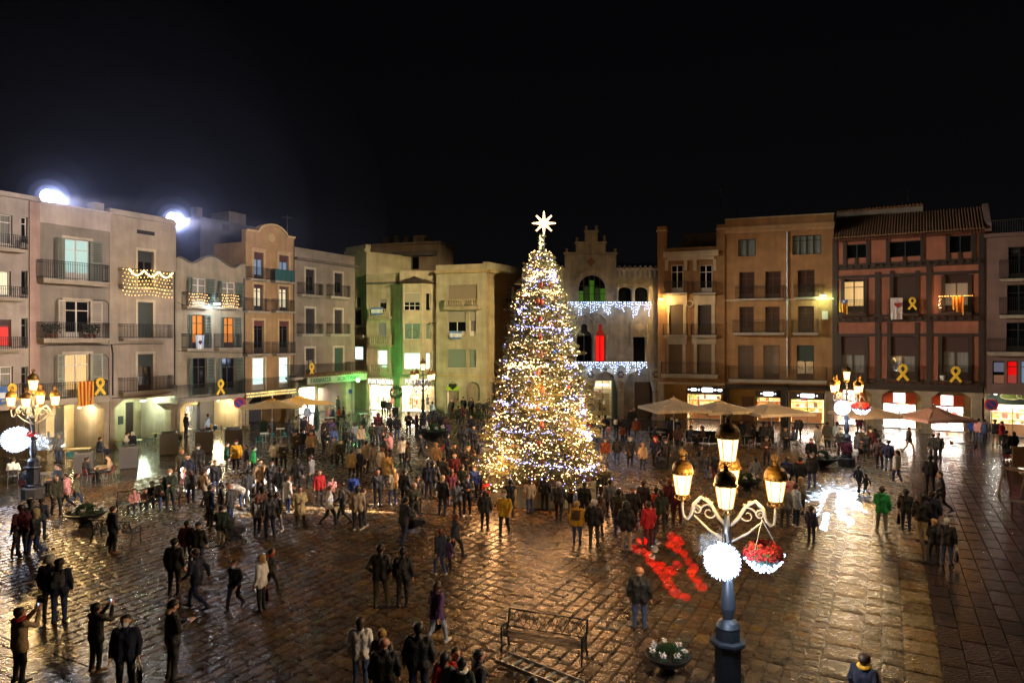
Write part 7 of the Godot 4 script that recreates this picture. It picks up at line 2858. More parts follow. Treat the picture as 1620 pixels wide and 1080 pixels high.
func bench(label: String,at: Vector3,turn: float,length: float) -> void:     # cast iron bench with a lattice back,seat towards +z
	var o := thing("iron_bench",label, "bench",at,turn, "iron lattice benches")
	var iron := M("bench_iron")
	var hl := length * 0.5
	for s in [-1,1]:
		var st := st0()
		var x: float = s * hl
		tube(st,[V3(x,0.0,0.26),V3(x,0.25,0.2),V3(x,0.42,0.24),V3(x,0.66,0.26),V3(x,0.68,0.1),V3(x,0.6,-0.2)],[0.03,0.026,0.03,0.026,0.026,0.02],7)
		tube(st,[V3(x,0.0,-0.32),V3(x,0.3,-0.2),V3(x,0.45,-0.2),V3(x,0.95,-0.36)],[0.03,0.026,0.028,0.024],7)
		for k in 3:
			var ring := []
			var rr := []
			for q in 11:
				ring.append(V3(x,0.53 + cos(q * TAU / 10) * 0.09,-0.08 + 0.12 * k + sin(q * TAU / 10) * 0.07))
				rr.append(0.014)
			tube(st,ring,rr,5,false)
		bar(st,V3(x,0.42,-0.2),V3(x,0.42,0.24),0.04)
		part("bench_end",st,iron,o)
	for k in 6:
		var st := st0()
		box(st,V3(0,0.44,-0.17 + k * 0.078),V3(length,0.02,0.05))
		part("seat_slat",st,iron,o)
	var st := st0()
	bar(st,V3(-hl,0.93,-0.35),V3(hl,0.93,-0.35),0.035)
	bar(st,V3(-hl,0.52,-0.22),V3(hl,0.52,-0.22),0.03)
	var n := int(length / 0.2)
	for k in n:
		var x := -hl + (k + 0.5) * length / n
		var w := length / n * 0.5
		for e in [[-1,1],[1,-1]]:
			tube(st,[V3(x + w * e[0],0.53,-0.223),V3(x + w * 0.3 * e[0],0.68,-0.27),V3(x + w * 0.3 * e[1],0.78,-0.3),V3(x + w * e[1],0.92,-0.345)],[0.012,0.012,0.012,0.012],4)
		var ring := []
		var rr := []
		for q in 9:
			ring.append(V3(x + cos(q * TAU / 8) * w * 0.6,0.73 + sin(q * TAU / 8) * 0.09,-0.29 - sin(q * TAU / 8) * 0.03))
			rr.append(0.011)
		tube(st,ring,rr,4,false)
	part("lattice_back",st,iron,o)

func pram(label: String,at: Vector3,turn: float,hood: String,basket: String) -> void:
	var o := thing("pram",label, "pram",at,turn)
	var iron := M("pram_frame")
	var st := st0()
	for s in [-1,1]:
		bar(st,V3(s * 0.24,0.98,-0.45),V3(s * 0.24,0.2,0.34),0.03)
		bar(st,V3(s * 0.24,0.16,-0.34),V3(s * 0.24,0.55,0.05),0.03)
	bar(st,V3(-0.24,0.98,-0.45),V3(0.24,0.98,-0.45),0.035)
	bar(st,V3(-0.24,0.18,0.32),V3(0.24,0.18,0.32),0.025)
	bar(st,V3(-0.24,0.18,-0.33),V3(0.24,0.18,-0.33),0.025)
	part("frame",st,iron,o)
	for q in [[-0.27,-0.34,0.16],[0.27,-0.34,0.16],[-0.27,0.33,0.12],[0.27,0.33,0.12]]:
		st = st0()
		var ring := []
		var rr := []
		for k in 17:
			ring.append(V3(q[0],q[2] + cos(k * TAU / 16) * (q[2] - 0.02),q[1] + sin(k * TAU / 16) * (q[2] - 0.02)))
			rr.append(0.022)
		tube(st,ring,rr,6,false)
		for k in 6: bar(st,V3(q[0],q[2],q[1]),V3(q[0],q[2] + cos(k * TAU / 6) * (q[2] - 0.02),q[1] + sin(k * TAU / 6) * (q[2] - 0.02)),0.012)
		part("wheel",st,iron,o)
	st = st0()
	prism(st,PV([V2(-0.42,0.6),V2(-0.3,0.45),V2(0.25,0.42),V2(0.45,0.55),V2(0.42,0.66),V2(-0.4,0.8)]),-0.2,0.2,Transform3D(Basis(V3(0,0,1),Vector3.UP,V3(-1,0,0)),Vector3.ZERO))
	part("seat",st,M("pram_seat"),o)
	st = st0()
	for k in 8:
		for j in 8:
			var p := []
			var n := []
			for q in [[k,j],[k + 1,j],[k + 1,j + 1],[k,j + 1]]:
				var a: float = PI * q[0] / 8.0
				var b: float = PI * 0.6 * q[1] / 8.0
				var d := V3(cos(a) * 0.23,sin(b) * sin(a) * 0.42 + 0.0,-cos(b) * sin(a) * 0.4)
				p.append(V3(0,0.68,-0.1) + d)
				n.append((d / V3(0.23,0.42,0.4)).normalized())
			squad(st,p,n)
	part("hood",st,cloth("pram_hood_" + hood,Color("#" + hood)),o)
	st = st0()
	box(st,V3(0,0.27,0),V3(0.4,0.16,0.5))
	part("basket",st,cloth("pram_basket_" + basket,Color("#" + basket)),o)

func no_parking(label: String,at: Vector3,turn: float,h: float) -> void:
	var o := thing("road_sign",label, "sign",at,turn)
	var st := st0()
	tube(st,[Vector3.ZERO,V3(0,h + 0.35,0)],[0.03,0.03],8)
	part("pole",st,M("zinc"),o)
	st = st0()
	var tb := Transform3D(Basis(Vector3.RIGHT,PI / 2),V3(0,h,0.05))
	lathe(st,[V2(0.0,0.0),V2(0.42,0.0),V2(0.42,0.02),V2(0.0,0.02)],24,tb)
	var d := part("disc",st,M("sign_red"),o)
	st = st0()
	lathe(st,[V2(0.31,0.024),V2(0.0,0.024)],24,tb)
	part("disc_blue",st,M("sign_blue"),d)
	st = st0()
	box(st,V3(0,h,0.078),V3(0.66,0.09,0.006),Basis(Vector3.BACK,-0.78))
	part("slash",st,M("sign_red"),d)

func build_street_things() -> void:
	var main := lamp_post("tall foreground lamp post with five glowing lanterns, a light ball and a flower basket",V3(342.0 / FOC * 14.9,0,-14.9),0.0,1.0)
	main.rotation.y = -0.35
	light_lamp(main,7.0)
	var names := [["lamp post with five lanterns by the cafe tables at the left edge",52,787,0.3,12.0],["distant lamp post with lanterns in front of the fashion shop",669,692,0.7,34.0],["lamp post with lanterns near the orange shops, hung with light balls",1340,737,0.2,10.0]]
	for q in names:
		var l := dup(main,gp(q[1],q[2]),q[3],q[0])
		light_lamp(l,q[4])
	# decorations on the front lamp
	var tip := main.transform * V3(1.27,4.16,0)
	var b := at_depth(1143.5,888,14.2)
	led_ball(b,0.36,V3(b.x,4.2,b.z), "dazzling white ball of LED spikes hanging under the front lamp post")
	var bk := at_depth(1208,879,14.5)
	flower_basket(bk,at_depth(1206,822,14.5),1.0, "red flower basket ringed with white lights hanging from the front lamp post")
	var lb := at_depth(25,695,34.6)
	led_ball(lb,0.62,V3(lb.x,4.4,lb.z), "big dazzling white light ball beside the lamp post at the left edge")
	var lk := at_depth(44,689,34.9)
	flower_basket(lk,V3(lk.x,4.4,lk.z),0.9, "red flower basket half hidden by the light ball at the left edge")
	var rb := at_depth(1333,645,43.0)
	led_ball(rb,0.45,V3(rb.x,4.5,rb.z), "white light ball on the lamp post near the orange shops")
	var rk := at_depth(1363,645,43.4)
	flower_basket(rk,V3(rk.x,4.5,rk.z),1.3, "lit red flower basket on the lamp post near the orange shops")
	# projector boxes,wrapped in clear sheet
	for q in [[1122,856,15.2, "projector in a clear plastic cover hanging on the front lamp post"],[76,698,36.0, "projector in a crinkled clear plastic cover beside the left lamp post"]]:
		var p := at_depth(q[0],q[1],q[2])
		var o := thing("projector",q[3], "projector",p)
		var big := 1.0 if q[0] > 500 else 1.7
		o.scale = Vector3.ONE * big
		var st := st0()
		box(st,V3(0,0,0),V3(0.26,0.2,0.4))
		box(st,V3(0,0.2,0),V3(0.04,0.2,0.04))
		part("housing",st,M("projector_black"),o)
		st = st0()
		for i in 6:
			for j in 6:
				for s in [[V3(-0.3 + 0.1 * i,-0.22 + 0.08 * j,0.3),V3(0.1,0,0),V3(0,0.08,0)],[V3(-0.3,-0.22 + 0.08 * j,-0.3 + 0.1 * i),V3(0,0,0.1),V3(0,0.08,0)],[V3(0.3,-0.22 + 0.08 * j,0.3 - 0.1 * i),V3(0,0,-0.1),V3(0,0.08,0)]]:
					var cr := func(v: Vector3) -> Vector3: return v + V3(sin(v.y * 31 + v.z * 17),sin(v.x * 23),cos(v.y * 27 + v.x * 19)) * 0.015
					quad(st,cr.call(s[0]),cr.call(s[0] + s[1]),cr.call(s[0] + s[1] + s[2]),cr.call(s[0] + s[2]))
		part("clear_cover",st,clear_glass(),o)
		st = st0()
		lathe(st,[V2(0.0,0.0),V2(0.07,0.0),V2(0.08,-0.04)],12,Transform3D(Basis(Vector3.RIGHT,PI / 2),V3(0,-0.02,-0.21)))
		part("lens",st,M("projector_lens"),o)
	light_patterns()
	floodlights()
	bowl_planter(1057,1062,0.66, "bowl planter with a round bush and white flowers at the front lamp post",1)
	bowl_planter(135,832,0.95, "bowl planter with a round bush and white flowers left of the iron bench",2)
	bowl_planter(686,697,1.3, "dark bowl planter at the foot of the distant lamp post",3)
	bowl_planter(1302,741,1.1, "bowl planter with two white blooms left of the lamp by the orange shops",4)
	bowl_planter(1182,775,0.9, "dark bowl planter behind the lanterns of the front lamp post",5)
	var vx := atan2(0.4818,0.8763)
	bench("iron lattice bench with an aluminium ladder lying against it",gp(860,1036),-0.36,2.15)
	bench("iron lattice bench beside the woman with the red bag", (gp(152,850) + gp(216,864)) * 0.5,-0.25 + PI,1.9)
	bench("iron lattice bench with children sitting on it", (gp(195,815) + gp(272,800)) * 0.5,0.45,2.6)
	ladder()
	# prams
	pram("black pram with a pale basket pushed by the man in the grey sweater",gp(655,848),1.9, "1d1e22","9a9ab8")
	pram("pram with a pink grey hood pushed by the couple near the terrace",gp(1046,741),0.1, "8f8088","2c2c30")
	pram("dark pram pushed by the woman in khaki trousers",gp(368,862),2.4, "232a2a","2c2c30")
	pram("pram beside the dark couple at the far right shop",gp(1594,727),-0.4, "2a2528","8a3030")
	no_parking("round no parking sign on its post in front of the arcade of the waved house",gp(378,698),0.35,loc_h(378,637,698))
	no_parking("round no parking sign on its post by the shop at the right edge",gp(1569,712),-0.5,loc_h(1569,640,712))
	# blue parking plate near the chemist's
	var bp := thing("parking_plate","small blue plate on a slim post near the chemist's","sign",gp(554,662),0.2)
	var st := st0()
	tube(st,[Vector3.ZERO,V3(0,3.1,0)],[0.03,0.03],8)
	part("pole",st,M("zinc"),bp)
	st = st0()
	box(st,V3(0,2.75,0.05),V3(0.36,0.4,0.02))
	part("plate",st,M("sign_blue"),bp)
	# potted tree between the shop windows
	var pt := thing("potted_tree","small round topped tree in a tub between the fashion shop windows","tree",gp(626,655))
	st = st0()
	tube(st,[V3(0,0.5,0),V3(0,1.9,0)],[0.05,0.04],7)
	part("trunk",st,M("bark_brown"),pt)
	st = st0()
	lathe(st,[V2(0,0),V2(0.42,0.0),V2(0.5,0.75),V2(0.45,0.75),V2(0,0.7)],4,Transform3D(),false,PI / 4)
	part("tub",st,M("planter_iron"),pt)
	st = st0()
	rng.seed = 12
	for k in 900:
		var d := V3(rnd(-1,1),rnd(-1,1),rnd(-1,1)).normalized()
		var p := V3(0,2.3,0) + d * rnd(0.5,0.72)
		var s := d.cross(V3(rnd(-1,1),rnd(-1,1),rnd(-1,1))).normalized()
		tri(st,p - s * 0.05,p + s * 0.05,p + d * 0.12 + s.cross(d) * rnd(-0.1,0.1))
	part("crown",st,M("bush_green"),pt).set_meta("kind","stuff")
	# dark box planters along the left street
	var boxes := [[198,741,0.75, "first from the left"],[262,719,0.75, "second from the left"],[318,716,0.9, "third, before the arcade"],[365,712,0.95, "last, by the round sign"],[126,750,0.75, "nearest the cafe"]]
	for q in boxes:
		var o := thing("box_planter", "tall dark box planter, %s" % q[3], "planter", gp(q[0],q[1]) + V3(0,0,-0.4),0.45, "dark box planters along the left street")
		var d := -o.position.z
		var w := 27.0 / FOC * d * 0.95
		st = st0()
		var hh := 34.0 / FOC * d
		for k in 1: lathe(st,[V2(w * 0.66,0.0),V2(w * 0.7,0.05),V2(w * 0.7,hh - 0.12),V2(w * 0.66,hh - 0.02),V2(w * 0.6,hh),V2(w * 0.56,hh - 0.04),V2(0,hh - 0.06)],4,Transform3D(),false,PI / 4)
		part("tub",st,M("planter_grey"),o)
		st = st0()
		rng.seed = 40 + int(q[0])
		for k in 60:
			var p := V3(rnd(-w,w) * 0.36,hh - 0.05,rnd(-w,w) * 0.36)
			tri(st,p - V3(0.03,0,0),p + V3(0.03,0,0),p + V3(rnd(-0.1,0.1),rnd(0.04,0.12),rnd(-0.1,0.1)))
		part("low_plants",st,M("leaf_dark"),o).set_meta("kind","stuff")
	bicycle()
	barriers()

func loc_h(px: float,py: float,foot: float) -> float:
	var d := FOC * EYE / (foot - HOR)
	return EYE - (py - HOR) / FOC * d

func ladder() -> void:
	var a := gp(793,1046)
	var b := gp(908,1092)
	var c := (a + b) * 0.5 + V3(0.05,0.12,0.05)
	var o := thing("ladder","aluminium step ladder lying on its side in front of the front bench","ladder",c,atan2(-(b - a).z,(b - a).x))
	var l := a.distance_to(b) + 0.1
	var alu := M("aluminium")
	for s in [-1,1]:
		var st := st0()
		box(st,V3(0,0.0,s * 0.25),V3(l,0.1,0.035))
		var rail := part("rail",st,alu,o)
		if s > 0:
			st = st0()
			for k in 6: box(st,V3(-l * 0.22 + 0.035 * k,0.0,0.2685),V3(0.022,0.035,0.002))
			part("red_print",st,M("print_red"),rail)
	for k in 7:
		var st := st0()
		box(st,V3(-l * 0.44 + l * 0.88 * k / 6,0.0,0),V3(0.07,0.03,0.465))
		part("rung",st,alu,o)

func light_patterns() -> void:
	# the front projector throws a chain of red discs on the setts; the lamp at the right a white burst; the left one pale bars
	var src := at_depth(1122,858,15.45)
	for q in [[1006,868,10],[1014,856,8],[1022,874,10],[1030,888,11],[1040,900,11],[1052,912,12],[1046,894,10],[1062,902,11],[1072,893,10],[1060,926,12],[1070,938,12],[1084,944,10],[1064,850,12],[1075,856,11],[1072,868,11],[1083,876,9],[1090,888,10],[1098,898,10],[1094,906,10],[1102,916,10],[1110,928,11],[1060,862,10]]:
		var t := gp(q[0],q[1])
		var dist := src.distance_to(t)
		var r: float = 1.3 * q[2] / FOC * -t.z
		var inc := maxf(0.2,src.y / dist)
		spot("projector_beam",src,t,Color(1.0,0.02,0.02),5.0 * dist * dist / inc,rad_to_deg(atan(r * sqrt(inc) / dist)),0.05,0.01)
	for q in [[1036,868,10],[1040,858,8],[1032,880,9]]:
		var t := gp(q[0],q[1])
		var dist := src.distance_to(t)
		spot("projector_beam",src,t,Color(0.95,0.95,1.0),8.0 * dist * dist,rad_to_deg(atan(q[2] / FOC * -t.z * 0.6 / dist)),0.2,0.01)
	var s2 := at_depth(1340,640,42.6)
	var cx := gp(1322,790)
	for k in 14:
		var a := PI * (1.08 - 1.3 * k / 13.0)
		for j in 6:
			var p := V2(1317 + cos(a) * (15 + 6.0 * j),785 - sin(a) * (8 + 3.6 * j))
			_beam(s2,p,3.0,Color(0.66,0.86,1.0),7.0)
	for q in [[1302,792,6],[1299,799,6],[1296,806,6],[1293,813,6],[1306,786,6],[1329,790,9],[1330,799,10],[1329,808,11],[1331,815,10],[1308,812,5],[1307,819,5],[1306,826,5],[1304,833,5],[1344,797,5],[1352,800,5],[1360,804,5],[1368,807,4],[1340,820,6],[1346,825,5]]:
		_beam(s2,V2(q[0],q[1]),q[2],Color(0.72,0.88,1.0),4.0)
	var s3 := at_depth(74,698,36.7)
	for row in 4:
		for k in 15:
			var x := 372.0 + k * 17.0 + row * 3.0
			if row == 3 and k > 12: continue
			_beam(s3,V2(x,799.0 + row * 5.5 - k * 0.15),8.0 if row > 0 else 5.0,Color(1.0,0.95,0.85),6.0,0.22)
	for k in 5: _beam(s3,V2(560.0 + k * 17.0,799.0 + (k % 2) * 4.0),8.0,Color(1.0,0.95,0.9),5.0,0.3)

func _beam(src: Vector3,p: Vector2,r: float,c: Color,e: float,flat := 0.55) -> void:
	var t := gp(p.x,p.y)
	var dist := src.distance_to(t)
	spot("projector_beam",src,t,c,e * dist * dist / maxf(0.15,src.y / dist),rad_to_deg(atan(r / FOC * -t.z * flat / dist)),0.15,0.01)

func floodlights() -> void:
	# two banks on the roofs of the left houses
	for q in [[74,310,46.5, "glaring round floodlight on the roof of the grey house"],[272,345,55.0, "glaring round floodlight on the roof edge of the cream house"]]:
		var p := at_depth(q[0],q[1],q[2])
		var o := thing("floodlight",q[3], "floodlight",p)
		var look := V3(4,0,-24) - p
		o.rotation.y = atan2(look.x,look.z)
		var st := st0()
		var fx := Transform3D(Basis(Vector3.RIGHT,PI / 2 + 0.3),Vector3.ZERO)
		lathe(st,[V2(0.15,-0.4),V2(0.36,-0.15),V2(0.44,0.0)],24,fx)
		part("lamp_housing",st,M("steel_dull"),o)
		st = st0()
		lathe(st,[V2(0.43,0.0),V2(0.38,0.13),V2(0.22,0.22),V2(0.0,0.25)],24,fx)
		part("lamp_lens",st,M("flood_lens"),o)
		st = st0()
		tube(st,[V3(0,0,-0.3),V3(0,-1.2,-0.9),V3(0,-4.0,-1.2)],[0.06,0.06,0.06],8)
		part("mast",st,M("steel_dull"),o)
		spot("flood_beam",p + look.normalized() * 0.34,V3(4,0,-24),Color(0.92,0.94,1.0),210.0,62.0,0.6,0.3)
		spot("flood_beam",p + look.normalized() * 0.34,V3(33,9,-59),Color(1.0,0.93,0.86),1500.0,13.0,0.9,0.3)
		for h in [[34.0,0.0003],[22.0,0.0003],[14.0,0.0006],[9.0,0.0012],[6.0,0.003],[3.8,0.01],[2.5,0.05],[1.7,0.16]]:
			var fog := FogVolume.new()
			fog.name = numbered("lit_mist")
			fog.shape = RenderingServer.FOG_VOLUME_SHAPE_ELLIPSOID
			fog.size = Vector3.ONE * h[0]
			var fm := FogMaterial.new()
			fm.albedo = Color(0.74,0.78,1.0)
			fm.density = h[1]
			fog.material = fm
			add_child(fog)
			fog.position = p + look.normalized() * 0.3
			tag(fog, "faint mist glowing round the %s floodlights" % ("left" if q[0] < 100 else "right"), "mist", "", "stuff")
	# the same banks on the mast across the square,which light the left houses
	var m := V3(26,19,-22)
	var o := thing("floodlight_mast","tall mast with floodlights at the open right side of the square","floodlight",V3(26,0,-22))
	var st := st0()
	tube(st,[Vector3.ZERO,V3(0,19,0)],[0.22,0.1],10)
	part("mast",st,M("steel_dull"),o)
	st = st0()
	for k in 4: box(st,V3(-0.3,18.7,-0.9 + 0.6 * k),V3(0.3,0.5,0.5))
	part("lamp_housing",st,M("steel_dull"),o)
	st = st0()
	for k in 4: box(st,V3(-0.47,18.7,-0.9 + 0.6 * k),V3(0.03,0.42,0.42))
	part("lamp_lens",st,M("flood_lens_far"),o)
	spot("flood_beam",m + V3(-0.7,-0.3,0),V3(-30,11,-52),Color(1.0,0.93,0.88),2700.0,30.0,0.9,0.8)
	spot("flood_beam",m + V3(-0.7,-0.3,-0.6),V3(-9,8,-74),Color(1.0,0.9,0.68),4000.0,12.0,0.9,0.8)
	spot("flood_beam",m + V3(-0.7,-0.3,0.6),V3(-3,0,-34),Color(1.0,0.88,0.74),230.0,48.0,0.9,1.2)

func bicycle() -> void:
	var o := thing("bicycle","dark bicycle parked in the shade behind the left lamp post","bicycle",gp(78,728),0.3)
	var m := M("pram_frame")
	for x in [-0.52,0.52]:
		var st := st0()
		var ring := []
		var rr := []
		for k in 21:
			ring.append(V3(x + cos(k * TAU / 20) * 0.32,0.34 + sin(k * TAU / 20) * 0.32,0))
			rr.append(0.02)
		tube(st,ring,rr,6,false)
		for k in 10: bar(st,V3(x,0.34,0),V3(x + cos(k * TAU / 10) * 0.31,0.34 + sin(k * TAU / 10) * 0.31,0),0.006)
		part("wheel",st,m,o)
	var st := st0()
	for q in [[-0.52,0.34,-0.15,0.34],[-0.15,0.34,-0.25,0.85],[-0.52,0.34,-0.25,0.8],[-0.15,0.34,0.35,0.82],[-0.25,0.8,0.35,0.86],[0.52,0.34,0.33,0.95]]: tube(st,[V3(q[0],q[1],0),V3(q[2],q[3],0)],[0.02,0.02],6)
	tube(st,[V3(0.25,1.0,-0.26),V3(0.33,1.0,0),V3(0.25,1.0,0.26)],[0.014,0.014,0.014],6)
	part("frame",st,m,o)
	st = st0()
	ball(st,V3(-0.26,0.9,0),V3(0.14,0.04,0.08),8)
	part("saddle",st,M("ink_black"),o)

func barriers() -> void:
	# wooden A-frame trestles with boards at the right edge
	var wood := M("trestle_wood")
	var o := thing("trestle_barrier","wooden A-frame trestle at the right edge of the road","barrier",gp(1607,782),0.35)
	for z in [-0.55,0.55]:
		for s in [-1,1]:
			var st := st0()
			bar(st,V3(s * 0.45,0.0,z),V3(s * 0.03,1.3,z),0.1,0.05)
			part("leg",st,wood,o)
	var st := st0()
	box(st,V3(0,1.3,0),V3(0.1,0.12,1.5))
	part("top_beam",st,wood,o)
	st = st0()
	box(st,V3(0.0,0.45,0.6),V3(0.75,0.1,0.05))
	part("cross_board",st,wood,o)
	var b := thing("wooden_panel","plain wooden panel standing at the right edge behind the trestle","panel",gp(1624,742),-0.2)
	st = st0()
	box(st,V3(0,0.75,0),V3(1.5,1.3,0.05))
	part("board",st,M("panel_wood"),b)
	st = st0()
	for x in [-0.6,0.6]: box(st,V3(x,0.05,0),V3(0.1,0.1,0.6))
	part("foot",st,wood,b)
	var p := thing("scroll_bench","pale slatted bench with a scrolled iron side cut by the right edge","bench",gp(1628,810),-0.6)
	for k in 4:
		st = st0()
		box(st,V3(0,0.45,-0.18 + 0.12 * k),V3(1.4,0.03,0.09))
		part("seat_slat",st,M("slat_pale"),p)
	for s in [-0.62,0.62]:
		st = st0()
		tube(st,[V3(s,0,0.2),V3(s,0.42,0.18),V3(s,0.42,-0.2),V3(s,0.0,-0.25)],[0.025,0.025,0.025,0.025],6)
		var ring := []
		var rr := []
		for k in 13:
			ring.append(V3(s,0.22 + sin(k * TAU / 12) * 0.12,cos(k * TAU / 12) * 0.12))
			rr.append(0.015)
		tube(st,ring,rr,5,false)
		part("bench_side",st,M("bench_iron"),p)

# ---------------------------------------------------------------- cafe terraces
var chair_made := {}

func chair(px: float,py: float,facing: float,tone: String,label: String) -> void:
	var at := gp(px,py)
	var turn := PI - deg_to_rad(facing) - atan2(at.x,-at.z)
	if chair_made.has(tone):
		dup(chair_made[tone],at,turn,label)
		return
	var o := thing("cafe_chair",label, "chair",at,turn, "cafe terrace chairs")
	var alu := M("chair_tube")
	var seat := cloth("chair_" + tone,Color({"teal": "#1d5a58","red": "#6e2420","brown": "#6b4a30","dark": "#2a2626","rust": "#8a4a26"}[tone]))
	for s in [-1,1]:
		var st := st0()
		tube(st,[V3(s * 0.25,0,0.24),V3(s * 0.24,0.44,0.2),V3(s * 0.26,0.64,0.16),V3(s * 0.26,0.66,-0.1)],[0.014,0.014,0.014,0.014],6)
		part("leg",st,alu,o)
		st = st0()
		tube(st,[V3(s * 0.25,0,-0.28),V3(s * 0.23,0.44,-0.2),V3(s * 0.22,0.86,-0.3)],[0.014,0.014,0.014],6)
		part("leg",st,alu,o)
	var st := st0()
	box(st,V3(0,0.445,0.0),V3(0.44,0.03,0.42))
	part("seat",st,seat,o)
	st = st0()
	for i in 6:
		var a0 := -0.9 + 0.3 * i
		var a1 := a0 + 0.3
		var p0 := V3(sin(a0) * 0.28,0,-0.1 - cos(a0) * 0.2)
		var p1 := V3(sin(a1) * 0.28,0,-0.1 - cos(a1) * 0.2)
		quad(st,p0 + V3(0,0.56,0.03),p1 + V3(0,0.56,0.03),p1 + V3(0,0.86,-0.03),p0 + V3(0,0.86,-0.03))
		quad(st,p1 + V3(0,0.56,0.01),p0 + V3(0,0.56,0.01),p0 + V3(0,0.86,-0.05),p1 + V3(0,0.86,-0.05))
	part("backrest",st,seat,o)
	chair_made[tone] = o

func cafe_table(px: float,py: float,w: float,d: float,tone: String,label: String,turn := 0.3) -> void:
	var o := thing("cafe_table",label, "table",gp(px,py),turn, "cafe terrace tables")
	var top := mat("table_" + tone,Color({"yellow": "#a8933a","steel": "#a9acad","white": "#b9b8b0"}[tone]),0.3,0.7 if tone == "steel" else 0.0)
	var st := st0()
	box(st,V3(0,0.73,0),V3(w,0.03,d))
	part("table_top",st,top,o)
	st = st0()
	tube(st,[V3(0,0.03,0),V3(0,0.715,0)],[0.03,0.03],8)
	box(st,V3(0,0.66,0),V3(w * 0.7,0.03,0.05))
	part("stem",st,M("chair_tube"),o)
	st = st0()
	for k in 4:
		var a := k * PI / 2 + PI / 4
		bar(st,V3(0,0.03,0),V3(cos(a) * 0.3,0.015,sin(a) * 0.3),0.04,0.025)
	part("foot",st,M("chair_tube"),o)

func parasol(px_top: float,py_top: float,half: float,py_eave: float,foot: float,tone: String,label: String,turn := 0.3,valance := true) -> void:
	var at := gp(px_top,foot)
	var d := -at.z
	var o := thing("parasol",label, "parasol",at,turn)
	var yt := EYE - (py_top - HOR) / FOC * d
	var ye := EYE - (py_eave - HOR) / FOC * d
	var r := half / FOC * d / 1.0
	var m := cloth("parasol_" + tone,Color("#" + tone),0.85)
	m.backlight_enabled = true
	m.backlight = Color(0.25,0.22,0.18)
	var cor := []
	for k in 8:
		var a := k * PI / 4
		var rr := r * (1.0 if k % 2 == 1 else 0.76)
		cor.append(V3(cos(a) * rr,ye + (0.06 if k % 2 == 0 else 0.0),sin(a) * rr))
	for k in 8:
		var st := st0()
		var a: Vector3 = cor[k]
		var b: Vector3 = cor[(k + 1) % 8]
		var t := V3(0,yt,0)
		for j in 5:
			var u0 := j / 5.0
			var u1 := (j + 1) / 5.0
			var s0 := V3(0,-0.12 * sin(u0 * PI),0)
			var s1 := V3(0,-0.12 * sin(u1 * PI),0)
			quad(st,t.lerp(b,u0) + s0,t.lerp(a,u0) + s0,t.lerp(a,u1) + s1,t.lerp(b,u1) + s1)
		if valance:
			for j in 6:
				var p := a.lerp(b,j / 6.0)
				var q := a.lerp(b,(j + 1) / 6.0)
				quad(st,q,p,p + V3(0,-0.2,0),q + V3(0,-0.2,0))
		part("canopy_panel",st,m,o)
	var st := st0()
	tube(st,[V3(0,0.05,0),V3(0,yt - 0.02,0)],[0.035,0.03],8)
	ball(st,V3(0,yt + 0.05,0),V3(0.05,0.08,0.05),8)
	part("pole",st,M("chair_tube"),o)
	st = st0()
	for k in 8: bar(st,V3(0,yt - 0.75,0),cor[k].lerp(V3(0,yt,0),0.45) - V3(0,0.09,0),0.02)
	for k in 8: bar(st,V3(0,yt - 0.12,0),cor[k] - V3(0,0.04,0),0.02)
	part("rib",st,M("chair_tube"),o).set_meta("kind","stuff")
	st = st0()
	box(st,V3(0,0.05,0),V3(0.7,0.1,0.7))
	part("base",st,M("planter_grey"),o)

